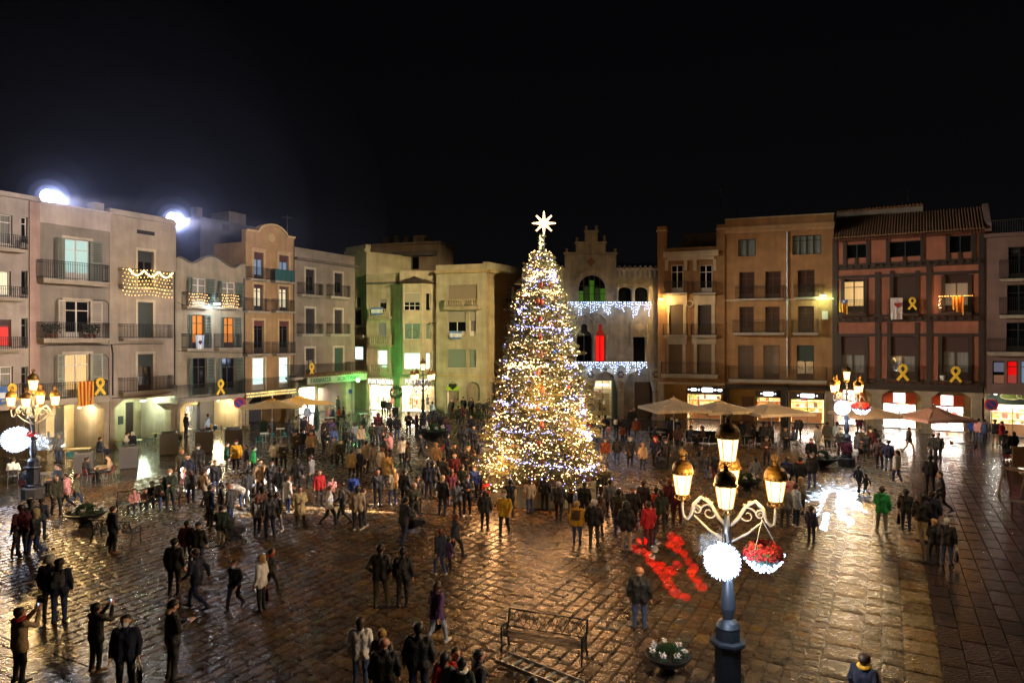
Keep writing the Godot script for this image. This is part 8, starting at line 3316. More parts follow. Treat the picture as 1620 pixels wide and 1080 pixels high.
func build_terraces() -> void:
	parasol(430,629,62,643,716, "b0893c","mustard parasol in front of the ochre house",0.35,false)
	parasol(473,625,62,638,704, "c4902e","brighter mustard parasol in front of the chemist's",0.5,false)
	parasol(1066,628,62,645,708, "b8a890","leftmost cream parasol before the gothic house",0.15)
	parasol(1140,633,62,647,706, "b0a088","middle cream parasol before the brown house",0.2)
	parasol(1221,636,66,650,708, "ab9a86","right cream parasol before the tan house",0.2)
	parasol(1372,639,58,654,714, "a39184","dim rose parasol behind the lamp post near the orange shops",0.1)
	parasol(1478,641,58,660,722, "b08a88","rose parasol in front of the right orange shop",0.1)
	# folded green parasol by the chemist's
	var fo := thing("folded_parasol","folded dark green parasol standing in front of the chemist's bright window","parasol",gp(500,690))
	var st := st0()
	tube(st,[V3(0,0.4,0),V3(0,0.7,0),V3(0.02,1.9,0),V3(0.05,2.5,0)],[0.1,0.27,0.22,0.03],9)
	part("folded_canopy",st,M("parasol_green"),fo)
	st = st0()
	tube(st,[Vector3.ZERO,V3(0,2.7,0)],[0.03,0.03],6)
	part("pole",st,M("chair_tube"),fo)
	# tables
	for q in [[117,727,1.9,0.75, "yellow","long yellow table left of the lit cafe door"],[205,712,1.6,0.75, "yellow","yellow table where two men sit under the cream house"],[256,700,1.5,0.75, "yellow","yellow table beside the teal chairs under the cream house"],[162,757,0.7,0.7, "steel","small steel table beside the first box planter"],[66,770,0.8,0.8, "steel","steel table behind the foot of the left lamp post"],
			[420,700,0.8,0.8, "white","pale table left of the mustard parasols"],[443,692,2.0,0.8, "white","long white table under the left mustard parasol"],[515,673,1.6,0.8, "white","white table near the folded parasol"],[534,668,0.8,0.8, "steel","steel table by the chemist's right pillar"],[575,666,0.8,0.8, "steel","steel table before the left fashion shop window"],
			[1041,698,0.9,0.9, "steel","steel table at the left end of the cream parasols"],[1103,700,0.9,0.9, "steel","steel table under the gap between the first cream parasols"],[1178,704,0.9,0.9, "steel","steel table under the middle cream parasol"],[1243,706,0.9,0.9, "steel","steel table before the lit bakery"],[1316,710,0.9,0.9, "steel","steel table left of the lamp post near the orange shops"],
			[1415,700,0.9,0.9, "white","white table before the middle orange shop"],[1496,708,1.0,0.9, "white","white table under the rose parasol"],[1524,718,0.8,0.8, "steel","steel table at the right end of the orange shops' terrace"]]:
		cafe_table(q[0],q[1],q[2],q[3],q[4],q[5])
	# chairs
	for q in [[226,708,80, "teal","teal chair beside the two seated men"],[240,704,-70, "teal","teal chair left of the far yellow table"],[272,704,-90, "teal","teal chair right of the far yellow table"],[280,708,-60, "teal","last teal chair beside the second box planter"],[110,735,0, "teal","teal chair in front of the long yellow table"],[130,733,-60, "dark","dark chair at the right end of the long yellow table"],
			[157,726,90, "dark","chair under the man sitting in the lit cafe door"],[201,717,60, "teal","chair under the man with the white shirt at the arcade table"],[211,716,-80, "teal","chair under the white haired man at the arcade table"],[140,764,60, "red","red chair left of the small steel table"],[173,760,-70, "red","red chair under the person in beige"],
			[40,783,40, "red","red chair under the man in black by the left lamp"],[92,778,-80, "dark","dark chair under the seated person in a scarf"],[20,766,0, "dark","chair under the person in the white jacket at the left edge"],[410,708,0, "teal","teal chair at the pale table by the mustard parasols"],[432,700,0, "teal","teal chair at the left of the long white table"],
			[450,699,10, "teal","teal chair at the middle of the long white table"],[462,687,180, "teal","teal chair behind the long white table"],[355,690,90, "dark","dark chair by the last box planter"],[373,692,-90, "teal","teal chair under the round no parking sign"],
			[506,680,90, "rust","rust chair left of the white table by the folded parasol"],[526,677,-90, "rust","rust chair right of the white table by the folded parasol"],[541,675,-90, "brown","brown chair at the foot of the chemist's pillar"],[548,668,-60, "brown","brown chair beside the blue plate's post"],[546,682,-60, "dark","dark chair nearest in the chemist's terrace"],[560,682,-60, "dark","second dark chair in the chemist's terrace"],
			[567,664,90, "dark","dark chair left of the table before the fashion shop"],[583,666,-90, "dark","dark chair right of the table before the fashion shop"],[588,672,-60, "brown","brown chair in front of the left fashion shop window"],
			[1033,703,90, "dark","chair left of the leftmost steel table under the cream parasols"],[1052,704,-90, "rust","rust chair right of the leftmost steel table under the cream parasols"],[1090,705,90, "dark","dark chair left of the second parasol table"],[1117,706,-90, "dark","dark chair right of the second parasol table"],[1163,709,90, "dark","dark chair left of the middle parasol table"],[1189,710,-90, "red","red chair right of the middle parasol table"],
			[1226,712,90, "dark","dark chair left of the bakery table"],[1258,713,-90, "dark","dark chair right of the bakery table"],[1300,716,90, "dark","dark chair left of the table by the lamp near the orange shops"],[1330,716,-90, "red","red chair right of the table by the lamp near the orange shops"],
			[1405,706,90, "brown","brown chair left of the table before the middle orange shop"],[1429,706,-90, "rust","rust chair right of the table before the middle orange shop"],[1484,716,90, "rust","rust chair under the left half of the rose parasol"],[1512,716,60, "brown","brown chair under the right half of the rose parasol"],[1537,722,-70, "rust","rust chair at the right end of the orange shops' terrace"]]:
		chair(q[0],q[1],q[2],q[3],q[4])
	# dark wind screens round the right terrace
	for q in [[1027,699,1080,703, "left"],[1085,704,1140,706, "middle"],[1196,706,1225,707, "right"]]:
		var a := gp(q[0],q[1] - 4)
		var b := gp(q[2],q[3] - 4)
		var o := thing("terrace_screen", "low dark wind screen at the %s of the cream parasol terrace" % q[4], "screen", (a + b) * 0.5,atan2(-(b - a).z,(b - a).x))
		var l := a.distance_to(b)
		st = st0()
		box(st,V3(0,0.52,0),V3(l,0.9,0.03))
		part("cloth",st,M("screen_dark"),o)
		for s in [-1,1]:
			st = st0()
			tube(st,[V3(s * l * 0.5,0,0),V3(s * l * 0.5,1.0,0)],[0.025,0.025],6)
			part("post",st,M("chair_tube"),o)
	# chalk board by the mustard parasols
	var cb := thing("chalk_board","green A-board standing at the left of the mustard parasols","board",gp(418,690),0.4)
	for s in [-1,1]:
		st = st0()
		box(st,V3(0,0.62,s * 0.16),V3(0.75,1.2,0.03),Basis(Vector3.RIGHT,-s * 0.22))
		part("board",st,M("board_green"),cb)
	# balloons of the man in pale blue
	for q in [[334,677, "ffc21a","yellow balloon carried by the man in the pale jacket under the arcade"],[340,676, "1f63c8","blue balloon carried by the man in the pale jacket under the arcade"]]:
		var bp := at_depth(q[0],q[1],57.0)
		st = st0()
		ball(st,Vector3.ZERO,V3(0.2,0.23,0.2),12)
		ball(st,V3(0,-0.24,0),V3(0.03,0.03,0.03),5)
		solo("balloon",st,mat("balloon_" + q[2],Color("#" + q[2]),0.3),q[3], "balloon",TX(bp))

# ---------------------------------------------------------------- the crowd
func build_crowd() -> void:
	# x|head row|foot row|pose (standing)|facing: 0 away,90 right|top|legs (black)|hair (short)|extras|label
	for row in [
		"30|959|1080|phone|60|beige||n|collar:red,phonelit:lit phone held up by the man with the red collar|pale, photographing the square at the lower left corner",
		"78|878|974||15|black||curly-w|bag:tan:tan shoulder bag of the white haired woman at the lower left|black, with bushy white hair, beside the grey rucksack",
		"93|883|985||10|navy|jeans|long-k|pack:dgrey:grey rucksack on the long haired woman at the lower left|navy, long haired, standing beside the white haired woman",
		"151|952|1062|phone|55|black||long-k|phonelit:lit phone held up by the long haired woman in black,tshoes|black, long haired woman holding her phone up near the lower left",
		"198|972|1098||195|navy||k|mask,bag:white:white paper bag held by the masked man in navy|navy, masked, facing the camera near the lower left, white bag in hand",
		"272|948|1075|read|70|black|dgrey|k|phonelit:phone read by the man in the black quilted jacket|black, reading his phone, right of the masked man with the white bag",
		"25|833|884|stroll|-60|black||n|child|black, child walking left at the far left",
		"55|805|880|stroll|-60|black|jeans|hood-tan|wshoes|black, fur hood, white shoes, beside the child at the far left",
		"33|788|878||-30|burgundy|jeans|n|bag:brown:brown handbag of the person in burgundy at the far left|burgundy, leftmost of the huddle behind the bowl planter",
		"48|781|866||0|black||long-k||black, tall dark figure in the huddle at the far left",
		"65|788|850||30|dgrey||k||dark grey, right edge of the huddle at the far left",
		"88|752|815|stroll|160|olive||long-n||olive, long hair, in front of the left lamp post's tables",
		"106|748|806|walk|-80|pink||n|wshoes|pink, pink jacket, walking left before the left box planters",
		"119|748|802|walk|80|khaki|jeans|long-n||khaki, behind the person in pink, walking right",
		"91|728|778|sit|-120|dgrey||k|scarf:beige|dark grey, seated with a scarf right of the left lamp post",
		"38|737|783|sit|70|black||k||black, seated at a table under the left lamp post",
		"20|720|766|sit|20|white||k||white, seated in a white jacket at the left edge",
		"136|716|764|sit|60|black||k||black, seated in black behind the first box planter",
		"172|714|760|sit|-90|beige||n||pale, seated at the small steel table by the first box planter",
		"92|688|732||-30|dgrey|jeans|d||dark grey, standing beside the parked bicycle",
		"157|686|726|sit|70|navy|navy|k||navy, sitting in the lit cafe doorway",
		"200|679|716|sit|90|white|navy|k|mask|white, white shirt, at the arcade table facing the white haired man",
		"210|678|716|sit|-60|navy||w||navy, white haired man seated in the arcade",
		"178|800|874||60|dgrey||n|tshoes,bag:pink:red cloth bag on the shoulder of the woman by the iron bench|dark grey, woman with the red bag beside the empty bench",
		"212|773|811|sit|-160|pink||k|child,raised|pink, child in a pink jacket at the left end of the bench",
		"230|773|806|sit|-160|brown||n|child,raised|brown, small child between the pink child and the curly haired woman",
		"240|762|803|sit|190|black||curly-n||black, curly haired woman on the bench with a white stick",
		"255|757|803|sit|170|grey|jeans|k|mask|grey, masked, grey hooded top, right end of the bench",
		"268|737|806|hold|190|dgreen||long-d|mask|dark green, fair haired masked woman standing behind the bench",
		"287|694|765||170|olive||d||olive, tall, between the box planters",
		"296|712|775||180|navy||k||navy, behind the fair haired child by the bench",
		"313|703|755||185|black||hat-black|mask,bag:white:white bag held by the capped man between the box planters|black, capped and masked, standing before the third box planter",
		"290|732|786|stroll|90|pink||d|child|pink, fair haired child in pink beside the man in grey",
		"301|743|798||-20|dgrey|jeans|n|wshoes|dark grey, back turned, beside the children's bench",
		"358|700|748|hold|80|teal|grey|n|wshoes|teal, talking to the person in yellow before the arcade",
		"373|695|746||180|yellow||hat-burgundy|mask,wshoes|yellow, bright yellow top and red cap before the last box planter",
		"390|703|749|stroll|-80|navy|grey|n||navy, walking left behind the green jacket",
		"400|706|752|walk|80|green||k|mask|green, green jacket, walking right of the person in yellow",
		"332|767|833||60|navy||k|bag:rust:long rust bag of the man in navy|navy, dark suit, listening to the woman with the blue mask",
		"349|763|826||-90|black|jeans|long-k|mask|black, black haired woman with a blue mask facing left",
		"364|765|830||-60|dgrey|jeans|bald||dark grey, bald, beside the black haired woman with the blue mask",
		"380|762|803|bend|-90|white|jeans|n|tshoes|white, bending in the glare of the white light bars",
		"411|725|786|hold|150|beige||long-k|scarf:white|pale, black haired woman in a patterned scarf",
		"429|724|788||170|black||long-k|mask|black, masked, dark open jacket, right of the patterned scarf",
		"443|738|797||20|black|grey|k||black, back turned, grey trousers, right of the masked woman",
		"434|697|742||10|white|navy|long-k||white, white top, back turned, before the mustard parasols",
		"448|699|743|read|175|black|navy|long-k|scarf:white|black, white scarf, right of the woman with the white top",
		"414|763|838|point|-30|brown||long-k|phonelit:bright phone of the woman in brown near the light bars|brown, raising a bright phone above the light bars",
		"407|787|843||20|white|dgrey|long-r||white, long brown hair, pale coat, at the left end of the light bars",
		"427|778|851|stroll|-15|black|navy|k||black, dark, back turned, at the left end of the light bars",
		"437|779|845|walk|20|olive|grey|n|wshoes|olive, grey jeans, in step with the man in black by the light bars",
		"295|823|894||20|burgundy|jeans|k||burgundy, burgundy jumper, right of the black jacket with a round badge",
		"313|827|896||15|black|jeans|hat-navy|wide|black, leather jacket and dark cap, back turned",
		"275|851|941||25|black||k||black, round white badge on the back",
		"311|868|964|walk|-60|navy|jeans|n||navy, walking left with a phone below the leather jacket",
		"371|884|964|walk|-150|navy|navy|n|mask,child|navy, masked boy walking towards the camera",
		"413|876|966||-60|white||long-d|bag:red:big red patterned shopping bag of the woman in white fleece|white, fair haired, white fleece, carrying the red patterned bag",
		"427|868|936|walk|80|black||n|child,scarf:red|black, child with red trim behind the woman in white fleece",
		"349|800|866|push|10|dgreen|tan|k||dark green, khaki trousers, pushing a dark pram",
		"429|661|700||160|black||k||black, black coat, left of the long white table",
		"458|661|703||10|black||k||black, black coat, right of the long white table",
		"469|658|694||20|khaki||n||khaki, khaki jacket in the knot right of the long white table",
		"473|655|692||-20|dgrey||k||dark grey, rear of the knot right of the long white table",
		"481|659|695||30|navy||k||navy, navy, at the right of the knot by the white table",
		"488|665|699|stroll|170|brown||r||brown, brown jacket facing the camera below the folded parasol",
		"467|682|727|read|165|olive|navy|k||olive, looking down at a phone in front of the white table",
		"477|678|722|stroll|30|navy|jeans|k||navy, stepping right behind the man with the phone",
		"494|673|714|stroll|60|black||r||black, black coat, right of the pair by the white table",
		"492|682|727||170|beige||long-n|scarf:red|pale, beige coat and red scarf with a small child",
		"489|704|731||170|black||k|child|black, small child holding on to the beige coat",
		"512|668|718|hold|60|black||k||black, tall man with a bag in the middle of the left square",
		"515|662|702||190|black||hat-black||black, dark hat, behind the tall man in black",
		"523|662|700||180|purple||hat-black||purple, purple coat behind the person in grey blue",
		"528|675|716||-20|jeans||k||grey blue, grey blue jacket, back turned",
		"528|692|738|stroll|170|grey||n|mask|grey, grey jacket, masked, arm in arm with a dark companion",
		"538|696|738|stroll|160|black||k||black, dark companion of the masked person in grey",
		"486|638|672||20|lblue|navy|n||pale blue, pale blue shirt in front of the chemist's bright window",
		"534|620|655||-60|black||k||black, dark figure leaning by the chemist's right pillar",
		"519|633|668|sit|80|pink||long-d||pink, seated in pink at the chemist's terrace",
		"526|635|668|sit|-80|jeans||w||grey blue, seated in blue at the chemist's terrace",
		"536|637|668|sit|80|orange||n||orange, seated in orange brown by the chemist's pillar",
		"543|637|668|sit|-80|black||k||black, seated in black at the right of the chemist's terrace",
		"607|627|658||180|black||k||black, left of the pair in the left fashion shop doorway",
		"615|631|660||190|dgrey||k||dark grey, right of the pair in the left fashion shop doorway",
		"598|652|690||0|burgundy||hood-burgundy||burgundy, burgundy hood, before the left fashion shop",
		"589|668|705||30|olive||n||olive, olive jacket, left of three before the fashion shop",
		"599|668|705||0|dgrey||k||dark grey, middle of three before the fashion shop",
		"607|669|703||-20|brown||n||brown, right of three before the fashion shop",
		"617|655|692|stroll|60|black||k||black, black, stepping past the left fashion shop",
		"628|655|695||10|black|jeans|k||black, wide black jacket beside the potted tree",
		"646|647|688|read|180|black|dgrey|k||black, alone, hands together, before the right fashion shop window",
		"659|657|691||60|black||hood-burgundy|pack:black:black rucksack of the person left of the distant lamp post|black, left of the distant lamp post",
		"668|686|728|walk|-80|black||k|wshoes|black, striding left in white shoes below the distant lamp post",
		"681|650|684||20|olive||k||olive, olive coat, right of the distant lamp post",
		"687|649|684||-10|black||long-k|wide|black, wide black coat, right of the distant lamp post",
		"684|635|662||30|lblue||n||pale blue, pale jacket in front of the right fashion shop door",
		"699|652|690||20|black||k||black, dark, with the child in red",
		"700|665|690||10|red||k|child|red, small child in a round red coat",
		"706|657|692||-20|brown||n||brown, brown, behind the child in red",
		"709|668|693||-30|purple||k|child|purple, child right of the one in red",
		"708|686|728||60|dgrey||long-k||dark grey, long dark hair, with a furled red umbrella",
		"714|631|658||190|dgrey||k||dark grey, standing at the lime arched shop window",
		"724|631|659||180|khaki||k||khaki, second from the lime arched shop window",
		"733|628|657||190|black||hat-black||black, dark cap, between the two arched doors",
		"745|629|659||180|black||curly-k||black, before the orange lit arched door",
		"725|642|672||20|dgreen||k||dark green, green coat, in front of the lime window group",
		"731|641|670||0|burgundy||n||burgundy, burgundy coat, in front of the lime window group",
		"757|633|661||170|black||k|wide|black, wide dark coat, right of the orange lit door",
		"766|634|660||190|black||n||black, dark, between the orange door and the last arch",
		"773|631|660||180|dgrey||k||dark grey, dark grey, at the last lit arch",
		"780|636|660||170|black||long-k||black, long haired, at the last lit arch by the fir",
		"731|668|716||20|black||k|wide|black, big dark coat at the back left of the knot beside the fir",
		"739|666|712||-20|black|teal|n||black, teal skirt, back of the knot beside the fir",
		"749|671|716||170|black||k||black, facing the camera at the back of the knot beside the fir",
		"761|661|702||10|dgrey||k||dark grey, tall, right back of the knot beside the fir",
		"745|657|690||180|black||k||black, behind the knot beside the fir",
		"719|697|752|hold|170|black||hat-black||black, looking down, left of the knot beside the fir",
		"734|703|760||30|black||k||black, dark back in the knot beside the fir",
		"741|703|758||200|dgrey||long-d|mask|dark grey, fair haired, masked, inside the knot beside the fir",
		"749|710|766|read|-60|black||n||black, looking at a lit phone, right of the knot beside the fir",
		"719|717|770||180|burgundy|orange|n|mask|burgundy, burgundy top and orange trousers, facing the camera",
		"685|727|788||15|black|ljeans|k|wide|black, dark jacket and light jeans, back turned",
		"678|730|788||20|navy|navy|long-k||navy, dark woman left of the man in light jeans",
		"700|752|816|hold|25|black|jeans|long-d||black, long fair hair, black jacket, with her hand on a pram",
		"724|760|818|hold|0|grey||n||grey, grey jacket, back turned, reaching to the fair haired woman",
		"739|750|817|read|175|black||k|mask,wshoes|black, black tracksuit with white stripe, facing the camera",
		"750|737|790||185|blue|navy|n|mask|blue, boy in a blue jacket and mask by the planter boards",
		"769|759|797||170|red||n|child,mask|red, small child in red by the planter boards",
		"767|775|839||10|dgrey||long-n||dark grey, dark coat, watching the fir from its left",
		"655|763|827|hold|160|olive|dgrey|bald|wide|olive, bald man in a long dark green parka",
		"660|753|812||170|black||hat-black||black, hidden behind the bald man in the parka",
		"638|787|862|push|50|dgrey|jeans|k|bag:burgundy:dark travel bag on the shoulder of the man with the pram|dark grey, grey sweater, pushing the black pram",
		"474|769|834|hold_coat|170|tan||tail-k||camel, long camel coat on the white light bars",
		"505|743|798||160|red||long-k||red, red jacket, her legs crossed by white stripes of light",
		"525|755|796|read|180|pink|jeans|long-k|mask,child|pink, girl in a pink jacket and mask by the light bars",
		"520|768|831|walk|70|white||tail-r||white, white fleece, stepping over the light bars",
		"543|762|828|walk|-70|black||n||black, black padded jacket, walking left across the light bars",
		"565|768|839||5|beige||long-k|wshoes|pale, pale hooded jacket, long dark hair, back turned",
		"574|772|836|stroll|60|dgrey|dgrey|long-n|wshoes|dark grey, right of the long haired woman in the pale hood",
		"559|746|797||-10|blue|beige|k|child|blue, child in a bright blue jacket by the light bars",
		"556|711|760||20|tan||n||camel, beige jacket, left of a row of four backs",
		"568|710|760||30|navy|olive|w|mask|navy, navy jacket, second of a row of four backs",
		"579|697|747||40|beige||k||pale, pale hooded top, third of a row of four backs",
		"589|699|748||-40|grey|grey|long-k||grey, grey coat, fourth of the row, facing left",
		"612|713|769|stand_coat|20|tan|jeans|long-n|wshoes|camel, long beige coat, back turned, in the middle of the left square",
		"605|708|760||10|white||r||white, white jacket left of the long beige coat",
		"617|683|730|point|-70|pink||r||pink, pale pink jacket, arm held out",
		"606|688|736|hold|60|black||k||black, dark, taking the outstretched arm of the pale pink jacket",
		"601|856|961|shift|15|black|olive|k||black, dark jacket, green grey trousers, with the man with the black rucksack",
		"637|866|959||10|black||k|pack:black:black rucksack on the man below the fir's left|black, black clothes, right of the man in green grey trousers",
		"696|836|910|stroll|-40|navy|jeans|r|wshoes|navy, long navy padded coat, white shoes, leaning left",
		"710|850|904|stroll|60|purple||n|child|purple, child in lilac beside the navy padded coat",
		"720|813|882|walk|60|dgrey||long-r||dark grey, long reddish hair, walking right of the lilac child",
		"690|921|1022|walk|40|purple|ljeans|long-n|wshoes,bag:white:white cloth bag with a printed face on the woman in purple|purple, purple jacket, striding with a white cloth bag",
		"570|976|1090||10|white|jeans|long-n||white, white hooded jacket at the bottom of the photograph",
		"604|997|1105||20|grey||d||grey, fair haired, behind the bald man at the bottom",
		"608|1009|1135||0|black||bald|wide|black, bald man with hands behind his back at the bottom",
		"662|985|1114||5|black|navy|k|wide|black, black leather jacket at the bottom, back turned",
		"703|1033|1150||30|grey||long-k||grey, long black hair, grey top, at the bottom edge",
		"704|1053|1148||-20|red||k||red, dark hair and red collar at the very bottom edge",
		"721|1030|1140||150|brown||long-n||brown, brown hair, facing left in the bottom huddle",
		"731|1041|1165||10|dgreen||k|collar:white|dark green, grey hood, middle of the bottom huddle",
		"757|1028|1150|hold|70|black||k|wide|black, black coat, turned to the right of the bottom huddle",
		"843|1071|1200||0|black||k||black, only the top of a dark head, below the ladder",
		"798|776|848|walk|190|yellow||k|mask|yellow, yellow hooded sweatshirt, masked, walking away from the fir",
		"807|757|817|phone|5|black|dgrey|k|phonelit:phone raised at the fir by the man in black|black, photographing the fir from the front",
		"884|762|823|stroll|10|dgrey||w|wide|dark grey, big dark grey jacket before the fir's planter",
		"903|773|812||10|navy|grey|k|child,scarf:orange|navy, child with an orange hood before the fir's planter",
		"914|773|814||-20|lblue|jeans|k|child,bag:red:red bag on the ground by the girl at the fir|pale blue, girl in a pale jacket before the fir's planter",
		"913|793|860||5|yellow|jeans|d|pack:brown:brown rucksack on the woman in the yellow coat|yellow, yellow coat with a brown rucksack, right of the fir",
		"940|790|863||5|black|dgrey|w|wide|black, white haired man, black jacket, right of the yellow coat",
		"949|784|848||-40|brown||long-n||brown, brown haired woman behind the white haired man in black",
		"947|742|792||190|black|brown|k||black, dark, at the right corner of the planter boards",
		"957|737|790||180|olive||long-k|mask|olive, masked, at the right corner of the planter boards",
		"958|774|806||-10|lblue|lblue|n|child|pale blue, child in a pale blue coat right of the planter",
		"979|771|846|phone|5|olive|jeans|k|phonelit:phone raised by the man in jeans right of the fir|olive, photographing the fir from the right",
		"1001|768|840||5|black|burgundy|hat-grey||black, grey hood, dark red trousers, by the man with the phone",
		"991|794|873||10|black|beige|hood-black||black, dark hood and beige trousers, near the red light",
		"1038|765|824||20|blue|rust|k|pack:orange:orange rucksack on the boy in blue,child|blue, boy in blue before the red light",
		"1026|793|866||-30|red|burgundy|n||red, red jacket, at the edge of the red light",
		"1034|806|858|stroll|20|black|dgrey|k|child|black, child behind the red jacket at the red light",
		"1072|741|828||5|burgundy|burgundy|k|wide|burgundy, tall dark red clothes, beside the orange bag",
		"1060|753|826||0|burgundy||r|bag:orange:glowing orange bag of the couple left of the front lamp|burgundy, partner of the tall person with the orange bag",
		"1012|897|995||5|black|jeans|bald|wide|black, shaved head, black jacket and jeans, alone below the red light",
		"933|667|698||10|red||k||red, red coat at the back right of the fir",
		"942|668|700||0|grey||n||grey, grey coat at the back right of the fir",
		"948|657|688||20|white||k||white, white jacket before the lattice gate",
		"958|657|690||0|black||k|wide|black, dark coats before the green shutter",
		"963|672|692||0|pink|pink|n|child|pink, small child in pink before the green shutter",
		"975|657|691||10|black||k|pack:white:white rucksack before the column of the gothic house|black, white rucksack, by the column of the gothic house",
		"988|657|692||-10|black||r||black, left of the pair before the gothic door",
		"993|658|694||10|black||k||black, right of the pair before the gothic door",
		"985|673|700||0|rust|navy|n|child|rust brown, child with a reddish hood before the gothic house",
		"1007|660|697||180|rust|grey|k|mask|rust brown, red brown jacket and grey trousers facing the camera",
		"998|647|676||170|black||n||black, left one at the dark oak door",
		"1003|646|675||190|black||w||black, right one at the dark oak door",
		"958|693|735||180|rust|grey|k|mask,wide|rust brown, rust brown padded jacket, masked, right of the fir",
		"976|692|734||10|black|jeans|long-k||black, black jacket over jeans, long dark hair, right of the fir",
		"997|691|737|stand_coat|170|black||curly-d|mask|black, fair bushy hair and long dark coat",
		"1037|689|739|push|5|navy||hat-red|wide,collar:red|navy, red hood, with the pink grey pram",
		"1054|695|740||190|black||long-k|mask|black, masked woman beside the pink grey pram",
		"1073|671|714|stroll|10|brown||long-n|bag:white:white bag of the woman walking to the parasols|brown, walking to the leftmost parasol",
		"1063|658|696||180|navy||n|mask,scarf:hivis|navy, police style jacket with bright shoulders, left one",
		"1071|661|697||190|navy||k|mask,scarf:hivis|navy, police style jacket with bright shoulders, right one",
		"1109|705|747||60|dgrey||k|pack:black:dark rucksack on the tallest of three left of the front lamp|dark grey, tallest of three figures left of the front lamp's top lantern",
		"1118|715|757||60|black|jeans|k|child|black, child in the middle of three left of the top lantern",
		"1131|714|759||-40|black|burgundy|n||black, right of three figures left of the top lantern",
		"1213|691|737|read|180|brown|navy|n||brown, alone with a phone before the cream parasols",
		"1245|723|781|hold|10|navy||k|collar:blue|navy, blue collar, right of the front lamp",
		"1266|722|780||0|black||k|collar:orange|black, orange hood, right of the front lamp",
		"1284|692|742||170|black||hat-tan|scarf:red|black, ochre hat, behind the woman with the burgundy scarf",
		"1285|716|772||180|black|jeans|long-k|mask,scarf:burgundy|black, masked with a burgundy scarf, facing the camera",
		"1294|672|716||-40|grey|grey|k||grey, grey jacket at the terrace left of the lamp by the orange shops",
		"1246|750|812||0|pink||w||pink, pale top, behind the person with the grey waistcoat",
		"1242|767|834||10|grey|dgrey|hat-red||grey, grey waistcoat and red cap, right of the front lamp's lantern",
		"1260|765|833||60|lblue|navy|n|wshoes|pale blue, pale jacket and white shoes left of the white light burst",
		"1268|755|814||50|grey|navy|hood-beige||grey, fur trimmed hood left of the white light burst",
		"1284|801|859||30|navy|navy|k|child|navy, boy in dark clothes in front of the white light burst",
		"1396|770|842|hold|5|green|grey|n|wshoes,collar:green|green, green jumper, right of the white light burst",
		"1036|662|702|sit|80|black||k||black, seated at the leftmost table under the cream parasols",
		"1093|664|704|sit|80|dgrey||n||dark grey, seated left at the second parasol table",
		"1112|664|704|sit|-80|brown||long-n||brown, seated right at the second parasol table",
		"1140|664|704|sit|180|yellow||k||yellow, yellow jacket, seated under the middle parasol",
		"1173|658|704||180|black||k|wide|black, dark figures under the middle parasol",
		"1192|662|704|sit|-60|dgrey||n||dark grey, seated right of the middle parasol's pole",
		"1208|668|708||10|black||k||black, dark, standing left under the right parasol",
		"1217|668|708||-10|black||r||black, dark reddish hair, standing under the right parasol",
		"1243|663|707|sit|170|dgrey||k|wide|dark grey, seated at the bakery table, left",
		"1256|667|707|sit|-80|jeans||n||grey blue, seated at the bakery table, right",
		"1264|657|696||180|black||k||black, waiter in black at the lit bakery door",
		"1309|664|708||-20|dgrey||k||dark grey, dark, at the pillar left of the lamp by the orange shops",
		"1325|664|708||30|lblue||long-k||pale blue, pale blue grey jacket by the lamp near the orange shops",
		"1331|677|722||170|black||k|mask|black, masked, in black left of the lamp by the orange shops",
		"1356|683|727|hold|60|dgrey||k||dark grey, dark, bending to the small child by the lamp",
		"1353|706|733||0|white|pink|n|child|white, small child in white at the lamp by the orange shops",
		"1360|655|688||170|burgundy||k||burgundy, burgundy, in the doorway of the left orange shop",
		"1364|677|718||190|olive||n|mask|olive, olive jacket, left of the red bag",
		"1371|682|724||180|black||k|mask,bag:red:red bag carried between the orange shops and the lamp|black, dark, carrying a red bag",
		"1378|678|720||170|burgundy||k|mask|burgundy, burgundy jacket, right of the red bag",
		"1385|678|716||-30|dgreen||k||dark green, dark green, rear right of the group with the red bag",
		"1359|737|778|stroll|40|navy|navy|k|child|navy, taller of two children right of the lamp",
		"1371|750|783|walk|-60|black|navy|k|child|black, smaller of two children right of the lamp",
		"1392|693|741||0|brown||n|wide|brown, brown jacket, back turned, watching the light burst",
		"1406|696|744||20|navy|grey|k||navy, navy jacket and grey trousers beside the brown jacket",
		"1438|675|717|walk|60|dgrey|beige|k||dark grey, striding right with beige trousers before the orange shops",
		"1477|686|728||-20|dgrey||k||dark grey, left of two talking under the rose parasol",
		"1485|684|731||200|black||n|mask|black, right of two talking under the rose parasol",
		"1472|721|776||10|black||k|wide|black, dark, alone on the edge of the road",
		"1490|744|811|walk|-110|black||n||black, walking along the road edge with a bag on the shoulder",
		"1434|773|839||5|black|navy|long-k|bag:burgundy:dark red bag of the woman right of the green jumper|black, black jacket, long hair, right of the green jumper",
		"1459|779|856||0|black|tan|long-k||black, black top and khaki trousers at the road edge",
		"1475|777|850||5|navy|navy|k||navy, navy jacket beside the khaki trousers",
		"1479|821|890|hold|-20|black||d||black, fair haired, pointing, nearest at the road edge",
		"1499|820|895||10|black|jeans|w|bag:white:white plastic bag at the road edge|black, jeans, with a white plastic bag on the road",
		"1539|661|697||20|blue||k||blue, blue hooded jacket by the right pillar of the orange shops",
		"1549|662|699||10|pink|jeans|k||pink, pink jumper by the right pillar of the orange shops",
		"1558|664|702||60|jeans||k||grey blue, grey blue jumper by the no parking sign",
		"1575|662|703||-10|black|beige|k||black, black jacket and beige trousers by the no parking sign",
		"1586|666|704|hold|-60|red||k||red, red coat at the shop on the right edge",
		"1592|681|726|push|10|black||k||black, dark, behind the pram at the right edge",
		"1605|683|722||-30|black||long-k||black, long hair, at the right edge by the pram",
